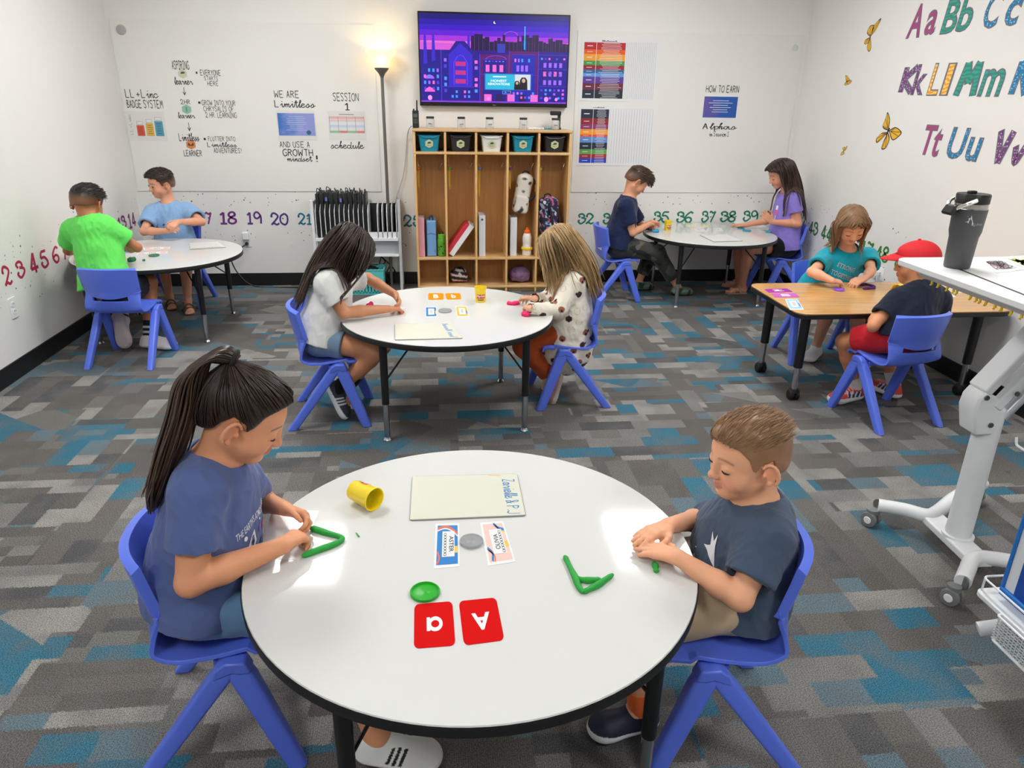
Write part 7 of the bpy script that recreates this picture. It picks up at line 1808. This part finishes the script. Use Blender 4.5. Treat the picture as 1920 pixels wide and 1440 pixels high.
# lids and cans of modelling dough
def lid(label, px, c, r=.031, clear=False, grp='round lids on the tables'):
    p = KZ(*px, HT); m = mat('lid %s' % (c,), c, rough=.35) if not clear else mat('clear lid', c, rough=.15, alpha=.55)
    t = tag(MB().lathe([(0, .0008), (r*.93, .0008), (r, .002), (r, .0075), (r*.96, .009), (r*.90, .009), (r*.88, .006), (r*.86, .0045), (r*.2, .0045), (r*.15, .0055), (0, .0055)], 40, cap=False).build('plastic_disc', m), label, 'lid', grp); t.location = Vector(p)
    return t
lid('bright green lid touching the red letter a card', (797, 1113), (34, 170, 38), .033)
lid('clear round lid between the ASTER and OLIVIA cards', (884, 1018), (176, 178, 182), .029, True)
lid('clear round lid between the two small name cards on the middle table', (834.7, 584), (176, 178, 182), .034, True)
lid('dark green lid on the left table', (289, 480), (60, 124, 92), .034)
lid('purple lid on the wooden table', (1573, 544.4), (150, 84, 214), .030)
lid('teal lid on the back right table, nearest the flat hand', (1389, 429), (64, 160, 184), .032)
lid('teal lid on the back right table, in front of the other by the flat hand', (1400, 433.3), (58, 150, 178), .036)
lid('bright turquoise lid at the right edge of the back right table', (1442, 435.5), (50, 196, 206), .030)
CANY = mat('can yellow', (246, 216, 24), rough=.35); CANI = mat('can inside', (222, 190, 30), rough=.5)
DOHR = mat('logo red', (214, 60, 44), rough=.5); DOHB = mat('logo blue', (30, 64, 140), rough=.5)
def dough_can(label, loc, R_, inside=None, h=.080, r=.031):
    t = thing('dough_can', label, 'can', loc, group='cans of modelling dough'); R_ = np.asarray(R_)
    MB().lathe([(0, 0), (r*.86, 0), (r*.88, .002), (r, h-.006), (r*1.05, h-.004), (r*1.05, h), (r*.97, h), (r*.93, h-.006), (r*.82, .004), (0, .004)], 36, (0, 0, 0), R_, cap=False).build('tub', CANY, t)
    # printed wrapper lettering
    mb = MB()
    def wrap(geo, m, o):
        v, f = geo; out = []
        for x, y in v:
            rr = r*(.88+.12*y/h)+o; a = x/rr-pi/2; out.append(R_@V3(rr*cos(a), rr*sin(a), y))
        mb.add(out, f, m)
    sub = lambda x0, y0, x1, y1: (np.concatenate([np.c_[np.linspace(x0, x1, 9), np.full(9, y0)], np.c_[np.linspace(x0, x1, 9), np.full(9, y1)]]), [(i, i+1, 10+i, 9+i) for i in range(8)])
    wrap(sub(-.024, .022, .024, .044), DOHR, .0006); wrap(fit(text_geo('Play-Doh', .03), -.021, .026, .021, .041), WHITEP, .0011); wrap(sub(-.018, .012, .018, .017), DOHB, .0006)
    mb.build('label', None, t, smooth=0)
    if inside: MB().lathe([(0, .02), (r*.84, .02), (r*.86, .03), (r*.5, .036), (0, .033)], 24, (0, 0, 0), R_, cap=False).build('dough', inside, t)
    return t
DG = mat('green dough', (34, 158, 58), rough=.65, bump=.4, bscale=220); DP = mat('pink dough', (238, 40, 110), rough=.65, bump=.4, bscale=220); DGD = mat('dark green dough', (22, 112, 72), rough=.65, bump=.3, bscale=220); DV = mat('violet dough', (84, 36, 120), rough=.65); DT = mat('teal dough', (44, 150, 196), rough=.65)
a_, b2_ = KZ(670, 922, HT+.031), KZ(702, 936, HT+.033); ax_ = unit((b2_-a_)*V3(1, 1, 0)); Rc = align(ax_)
Rc = np.stack([np.cross(ax_, Z)*-1, Z, ax_], 1); Rc[:, 0] = np.cross(Rc[:, 1], Rc[:, 2])
dough_can('open yellow dough can lying on its side on the nearest table', tuple(V3(a_[0], a_[1], HT+.0325)-ax_*.012), Rc@rotz(2.2), DG)
dough_can('yellow dough can standing upright on the middle table', tuple(KZ(901, 565, HT+.0005)), rotz(.0))
dough_can('yellow dough can standing upright on the back right table', tuple(KZ(1251.5, 431.5, HT+.0005)), rotz(.3))
p = KZ(1692, 540, HT+.031)
dough_can('yellow dough can lying on the wooden table behind the boy in the cap', tuple(p), np.stack([V3(0, 0, 1), unit(V3(.9, -.45, 0)), unit(V3(.45, .9, 0))], 1)@np.diag([-1, 1, -1]) if False else align((-.8, -.55, 0)), mat('yellow dough', (226, 190, 40)))
def rope(label, strands, m, r=.0055, name='dough_shape', cat='modelling dough', z=HT, grp='rolled shapes of modelling dough', seed=1):
    mb = MB(); rq = np.random.RandomState(seed); P0 = None
    for pts in strands:
        P = spline([KZ(x, y, z+r*.8) for x, y in pts], 6); k = len(P); P0 = P[0] if P0 is None else P0
        rr = r*(1+.16*np.sin(np.linspace(0, 9, k)+seed))*np.where(np.minimum(np.arange(k), k-1-np.arange(k)) == 0, .55, 1)
        mb.tube(P-P0*V3(1, 1, 0)-V3(0, 0, z), rr, 10)
    t = tag(mb.build(name, m), label, cat, grp); t.location = (P0[0], P0[1], z); return t
rope('green dough rolled into a pointed V by the hands of the girl in blue', [[(583, 990), (612, 999), (641, 1008), (632, 1018), (600, 1030), (566, 1043)]], DG, .0075)
rope('green dough rolled into an unfinished letter A on the right of the nearest table', [[(1059, 1043), (1070, 1066), (1079, 1084), (1085, 1100), (1094, 1111)], [(1080, 1084), (1100, 1088), (1126, 1086)], [(1094, 1110), (1118, 1098), (1149, 1077)]], DG, .0072, seed=3)
rope('short green dough lump by the hands of the boy in dark grey', [[(1226, 1055), (1229, 1062), (1231, 1072)]], DG, .007, seed=4)
rope('tiny green dough crumb near the point of the V', [[(668, 999), (673, 1006)]], DG, .003, seed=5)
rope('pink dough piece lying left of the girl in the white shirt', [[(688, 575), (693, 571), (697, 569)]], DP, .011, seed=6)
rope('pink dough piece under the fingertips of the girl in the white shirt', [[(749, 586), (757, 585)]], DP, .009, seed=7)
rope('pink dough log by the hands of the fair-haired girl', [[(951, 568), (962, 569), (975, 567)]], DP, .011, seed=8)
rope('pink dough lump at the elbow of the fair-haired girl', [[(979, 588), (985, 589), (993, 590)]], DP, .014, seed=9)
rope('dark green dough blocks beside the boy in the green shirt', [[(239, 488), (246, 487), (253, 485)]], DGD, .016, seed=10)
rope('small dark green dough bit in front of the green lid', [[(267, 488), (272, 487.5)]], DGD, .012, seed=11)
rope('violet dough strips joined in a corner beside the hands of the teal girl', [[(1612, 534), (1625, 533), (1641, 538)], [(1618, 541), (1630, 540.5), (1641, 539.5)]], DV, .008, seed=12)
rope('teal dough lump in front of the boy in the navy shirt', [[(1224, 433), (1230, 433.5), (1234, 433)]], DT, .014, seed=13)
def held(label, p, m, r):
    t = tag(MB().lathe([(0, -1)]+[(sin(a)*(1+.1*sin(5*a)), -cos(a)) for a in np.linspace(.3, pi-.3, 8)]+[(0, 1)], 14, R=np.diag(r), cap=False).build('dough_piece', m), label, 'modelling dough', 'held pieces of modelling dough'); t.location = Vector(p); return t
held('yellow dough piece in the hands of the boy in light blue', KY(319, 421, 5.63), mat('yellow dough', (226, 190, 40)), (.022, .014, .012))
held('pale pink dough piece in the hands of the boy in the red cap', KY(1666, 570, 3.52), mat('pale dough', (220, 170, 176)), (.02, .014, .012))
held('dark dough piece under the hand of the boy in the navy shirt', KZ(1219, 429, HT+.016), mat('slate dough', (58, 78, 92)), (.04, .03, .015))
# ================================================================ standing desk on the right
DZ = 1.05
DESKM = mat('desk white', (238, 238, 238), rough=.35, spec=.4); DMET = mat('desk steel white', (226, 228, 230), rough=.35)
c0 = KZ(1680, 483, DZ); dk0, dk1 = c0[0]-.002, 2.46; dy0, dy1 = 1.62, c0[1]+.004
dk_ = thing('standing_desk', 'white mobile sit-stand desk on a pillar with castors at the right edge', 'desk', (1.855, 2.07, 0)); L = lambda x, y, z: (x-1.855, y-2.07, z)
dcx, dcy = (dk0+dk1)/2, (dy0+dy1)/2
MB().prism(rrect(dk1-dk0, dy1-dy0, .035, 8), DZ-.022, DZ, c=L(dcx, dcy, 0)).build('desk_top', DESKM, dk_, bevel=.004)
MB().box(L(dk0+.045, dcy-.02, DZ-.034), (.012, dy1-dy0-.14, .024)).build('edge_rail', mat('desk grey', (200, 196, 198), rough=.5), dk_, bevel=.002)
g0, g1 = KZ(1801, 506, DZ), KZ(1920, 553, DZ)
gd = unit(g1-g0); MB().box(L(*((g0+gd*.24)*V3(1, 1, 0)+V3(0, 0, DZ+.0006))), (.007, .50, .0016), rotz(math.atan2(gd[1], gd[0])-pi/2)).build('groove_strip', BLACKP, dk_, smooth=0)
col0 = V3(1.866, 2.068, 0)
MB().tube([L(col0[0], col0[1], .088), L(col0[0], col0[1], .10), L(col0[0], col0[1], .102), L(col0[0]-.003, col0[1], .60)], [.053, .053, .043, .041], 28).build('pillar', DMET, dk_)
MB().box(L(1.856, 2.065, .078), (.085, .31, .030), rotz(-.06)).build('base_bar', DMET, dk_, bevel=.006)
for nm, pts in (('far', [(1.70, 2.298, .085), (1.78, 2.255, .088), (1.84, 2.21, .088), (1.90, 2.23, .088), (2.05, 2.33, .088), (2.24, 2.43, .085)]), ('near', [(1.704, 1.815, .085), (1.76, 1.87, .088), (1.82, 1.925, .088), (1.88, 1.93, .088), (2.02, 1.87, .088), (2.24, 1.77, .085)])):
    P = spline([L(*p) for p in pts], 6)
    sec = MB().tube(P, .026, 12); ft = sec.build('foot_bar', DMET, dk_)
    for q in (P[0], P[-1]):
        d = unit(np.array(P[0])-P[-1])*(1 if q is P[0] else -1)
        MB().tube([q, q+d*.006], .025, 14).build('end_cap', mat('grey plastic cap', (96, 98, 100), rough=.5), ft)
        x, y = q[0]-d[0]*.022, q[1]-d[1]*.022
        cs_ = MB().lathe([(.011, .050), (.022, .052), (.022, .072), (0, .072)], 14, (x, y, 0), cap=False)
        for s_ in (-1, 1): cs_.lathe([(0, -.010), (.016, -.010), (.029, -.008), (.031, 0), (.029, .008), (.016, .010), (0, .010)], 22, (x+s_*.016*cos(.5), y+s_*.016*sin(.5), .0312), rotz(.5)@roty(pi/2), cap=False, m=mat('castor grey', (120, 122, 124), rough=.5))
        cs_ = cs_; cs_.build('castor', None, dk_)
        for s_ in (-1, 1): MB().lathe([(0, .0105), (.015, .0105), (.013, .013), (0, .013)], 16, (x+s_*.016*cos(.5), y+s_*.016*sin(.5), .0312), rotz(.5)@roty(s_*pi/2), cap=False).build('castor_hub', DESKM, dk_)
# folding arms
h0 = KY(1835, 752, 2.07); h1 = h0+V3(.235, 0, .33)
MB().prism([(-.055, .03), (-.035, .06), (.03, .03), (.055, -.04), (.045, -.10), (-.035, -.10), (-.06, -.01)], -.042, .042, R=np.array([[1, 0, 0], [0, 0, -1], [0, 1, 0]]), c=L(h0[0]+.02, 2.07, h0[2]-.01)).build('arm_bracket', DMET, dk_, bevel=.008)
ad = unit(h1-h0)
for nm, off, rr_ in (('upper_arm_cover', V3(0, 0, .055), (.085, .030)), ('lower_arm', V3(.045, -.03, .0), (.032, .034)), ('lower_arm', V3(.03, .03, .01), (.026, .030))):
    c = (h0+h1)/2+off; MB().box(L(*c), (rr_[0] if nm == 'x' else rr_[1], rr_[0], np.linalg.norm(h1-h0)+.03), align(ad, (0, 1, 0))@rotz(pi/2) if False else np.stack([np.cross(V3(0, 1, 0), ad), V3(0, 1, 0), ad], 1)).build(nm, DMET, dk_, bevel=.006)
MB().tube([L(*(h0+V3(.085, -.02, -.055))), L(*(h0+V3(.085, -.02, -.055)+ad*.30))], .017, 14).build('gas_strut', mat('strut silver', (186, 190, 196), rough=.3, metal=.6), dk_)
for q in (V3(-.012, -.044, .03), V3(.085, -.052, .045), V3(.03, -.044, -.07)): MB().lathe([(0, 0), (.009, 0), (.008, .004), (0, .004)], 14, L(*(h0+q)), rotx(pi/2), cap=False).build('bolt', mat('bolt grey', (92, 94, 98), rough=.4, metal=.7), dk_)
MB().box(L(h1[0]+.06, 2.07, DZ-.045), (.30, .26, .05)).build('mounting_plate', DMET, dk_, bevel=.006)
# yellow tabs along the rail under the left edge
YT = mat('tab yellow', (224, 190, 24), rough=.5)
for i, (px, py) in enumerate(((1749, 524), (1761, 528), (1778, 533.5), (1790, 537), (1796, 539.5), (1822, 548.5), (1833, 552.5), (1840, 555.5), (1851, 559.5), (1868, 566), (1880, 570.5), (1898, 579.5), (1917, 588))):
    p = KX(px, py, dk0+.036); rz_ = DZ-.047; p = V3(dk0+.036, p[1], rz_)
    t = tag(MB().box((0, 0, -.002), (.004, .007, .010), rotx(.3*((i*7) % 3-1))).box((-.003, 0, -.009), (.004, .0055, .004)).build('yellow_clip', YT), 'small yellow clip under the left edge of the standing desk', 'clip', 'yellow clips under the desk edge'); t.location = Vector(p)
# drink tumbler
bp = KZ(1798, 505, DZ)
bt = thing('tumbler', 'tall dark grey steel tumbler with a flip handle on the standing desk', 'tumbler', (bp[0]+.012, bp[1]+.03, DZ+.0006))
TG = mat('tumbler charcoal', (76, 76, 78), rough=.5, bump=.05, bscale=400)
MB().lathe([(0, 0), (.036, 0), (.0385, .003), (.0395, .012), (.0425, .10), (.0470, .118), (.0500, .190), (0, .190)], 48, cap=False).build('body', TG, bt)
MB().lathe([(.0495, .190), (.0475, .192), (.0475, .206), (0, .206)], 48, cap=False).build('steel_ring', mat('brushed steel', (190, 188, 184), rough=.25, metal=1), bt)
MB().lathe([(.0475, .206), (.0490, .207), (.0495, .232), (.047, .236), (0, .236)], 48, cap=False).build('lid', BLACKP, bt)
MB().box((-.008, 0, .240), (.026, .016, .010)).build('straw_flap', BLACKP, bt, bevel=.003)
for s_ in (-1, 1): MB().tube(spline([(-.022, s_*.050, .220), (-.046, s_*.042, .208), (-.064, s_*.020, .192)], 5), .006, 8).build('handle_arm', mat('brushed steel', (190, 188, 184)), bt)
MB().box((-.070, 0, .186), (.016, .05, .034), roty(.5)).build('handle_grip', BLACKP, bt, bevel=.006)
vdir = unit(V3(0, 0, 0)-bp)*V3(1, 1, 0); vdir = unit(vdir); va = math.atan2(vdir[1], vdir[0])+.18
lg_ = MB()
def on_tumbler(geo, m, o=.0006):
    v, f = geo; lg_.add([V3((.0478+.00004*(y*1000-150)+o)*cos(va+x/.048), (.0478+.00004*(y*1000-150)+o)*sin(va+x/.048), y) for x, y in v], f, m)
LGM = mat('tumbler print', (206, 206, 206), rough=.5)
on_tumbler((np.array(BIRD)*.42+V3(.000, .150, 0)[:2], [tuple(range(12))]), LGM); on_tumbler(fit(text_geo('ALPHA', .01), .006, .142, .042, .150), mat('tumbler print dim', (140, 140, 142)), .0006)
lg_.build('print', None, bt, smooth=0)
# drawings on the desk
for lab, px, dec in (('white drawing with black and red scribbles on the standing desk', [(1838, 487), (1872, 482.5), (1925, 505), (1868, 512)], 1), ('white drawing with yellow crayon on the standing desk, farther back', [(1868, 482), (1925, 479), (1990, 497), (1925, 503)], 2)):
    c = Card('drawing', lab, 'paper', px, PAPER, .0006, DZ+.0004*dec, r=.01); rq = np.random.RandomState(dec)
    if dec == 1:
        for i in range(16): c.deco(ribbon(spline(np.c_[.12+.7*rq.rand(6), .15+.7*rq.rand(6)], 5), .012), INK if i % 4 else mat('red crayon', (170, 70, 80)), 2)
    else:
        for i in range(10): c.deco(ribbon(spline(np.c_[.1+.5*rq.rand(5), .1+.7*rq.rand(5)], 5), .05), mat('yellow crayon', (226, 220, 120)), 2)
    c.done()
# ================================================================ supply cart with a board, lower right corner
xb = 1.52; crt = thing('supply_cart', 'white supply cart with a blue-edged board and wire baskets, bottom right corner', 'cart', (xb+.12, 1.35, 0)); LC = lambda p: V3(*p)-V3(xb+.12, 1.35, 0)
CW = mat('cart white', (230, 232, 234), rough=.4); CB = mat('cart blue', (36, 122, 206), rough=.4); CN = mat('cart navy', (20, 74, 164), rough=.4)
q0, q1, q2 = KX(1877, 1112, xb), KX(1926, 994, xb), KX(1935, 1166, xb)          # board corner, up its edge, along its foot
bz0, bz1, by1 = q0[2], .80, q0[1]; by0 = by1-.60
MB().box(LC((xb+.010, (by0+by1)/2, (bz0+bz1)/2)), (.016, by1-by0, bz1-bz0)).build('board', CW, crt, bevel=.004)
MB().box(LC((xb+.006, (by0+by1)/2, bz0+.010)), (.026, by1-by0+.008, .024)).build('board_trim', CB, crt, bevel=.004)
MB().box(LC((xb+.006, by1+.002, (bz0+bz1)/2)), (.022, .007, bz1-bz0)).build('board_trim', CB, crt, bevel=.002)
fz = KX(1900, 1115, xb)
fb = MB()
for a, b_, cc, d_ in ((0, .045, 0, .35), (.305, .35, 0, .35), (.045, .305, 0, .045), (.045, .305, .305, .35)): fb.box(LC((xb+.001, fz[1]-(a+b_)/2, fz[2]+(cc+d_)/2-.02)), (.002, b_-a, d_-cc))
fb.build('blue_square', CN, crt, smooth=0)
# shelf with a rail
s0 = KX(1826, 1107, xb-.035); sy1 = s0[1]; sz = s0[2]
MB().prism(rrect(.20, .42, .02, 5), -.008, .008, c=LC((xb-.035+.10, sy1-.21, sz))).build('tray', CW, crt, bevel=.003)
rl = MB(); rr_ = [LC((xb-.025+p[0]+.09, sy1-.20+p[1], sz+.05)) for p in rrect(.18, .39, .015, 4)]; rl.tube(rr_, .003, 8, closed=True)
for j in (1, 7, 12, 18): rl.tube([rr_[j], rr_[j]*V3(1, 1, 0)+V3(0, 0, sz)], .0028, 8)
rl.build('wire_rail', CW, crt)
# mesh basket
b0 = KX(1857, 1197, xb-.045); bzb = b0[2]; bt0 = KX(1869, 1152, xb-.045); bh_ = bt0[2]-bzb; byy = (b0[1]+bt0[1])/2
bs = MB().tube([LC((xb-.045+.085+p[0], byy-.18+p[1], bzb+bh_)) for p in rrect(.17, .36, .008, 3)], .0035, 8, closed=True).tube([LC((xb-.045+.085+p[0], byy-.18+p[1], bzb)) for p in rrect(.164, .352, .008, 3)], .0045, 8, closed=True)
bs.build('basket_frame', CW, crt)
mw = MB()
for i in range(30):
    y = byy-.36*(i+.5)/30
    for x in (xb-.043, xb-.045+.168): mw.box(LC((x, y, bzb+bh_/2)), (.0012, .0022, bh_))
for i in range(9):
    z = bzb+bh_*(i+.5)/9
    for x in (xb-.043, xb-.045+.168): mw.box(LC((x, byy-.18, z)), (.0012, .36, .0022))
    mw.box(LC((xb+.04, byy-.002, z)), (.166, .0012, .0022)); mw.box(LC((xb+.04, byy-.17, z)), (.166, .0012, .0022))
for i in range(13):
    x = xb-.043+.168*(i+.5)/13
    for y in (byy-.002, byy-.17): mw.box(LC((x, y, bzb+bh_/2)), (.0022, .0012, bh_))
for i in range(18): mw.box(LC((xb+.04, byy-.36*(i+.5)/18, bzb)), (.166, .0022, .0012))
mw.build('basket_mesh', CW, crt, smooth=0)
# frame tubes down to the floor
fr_ = KX(1850, 1168, xb-.01)
MB().tube(spline([LC((xb-.03, fr_[1]+.0, fr_[2]-.02)), LC((xb+.03, fr_[1]-.02, fr_[2]+.005)), LC((xb+.10, fr_[1]-.03, fr_[2]+.02))], 6), .020, 14).build('foot_tube', CW, crt)
for y in (by1-.08, by0+.06):
    MB().tube([LC((xb+.14, y, .05)), LC((xb+.14, y, 1.0 if False else .80))], .018, 12).build('post', CW, crt)
    MB().lathe([(0, -.012), (.025, -.012), (.027, 0), (.025, .012), (0, .012)], 18, LC((xb+.14, y, .027)), roty(pi/2), cap=False).build('wheel', mat('castor grey', (120, 122, 124)), crt)
    MB().lathe([(0, -.012), (.025, -.012), (.027, 0), (.025, .012), (0, .012)], 18, LC((xb+.34, y, .027)), roty(pi/2), cap=False).build('wheel', mat('castor grey', (120, 122, 124)), crt)
    MB().tube([LC((xb+.10, y, .055)), LC((xb+.36, y, .055))], .014, 10).build('bottom_rail', CW, crt)
k0 = KX(1906, 820, 1.80); k1 = KX(1925, 846, 1.80)
hk = MB().tube(spline([k0-V3(1.80, k0[1], 0)*V3(1, 1, 0)*0+V3(0, 0, .0), k0+V3(0, -.008, -.02), (k0+k1)/2+V3(0, 0, -.012), k1, k1+V3(.03, -.02, .0)], 6)-V3(xb+.12, 1.35, 0), .004, 8)
hk.build('wire_hook', CW, crt)
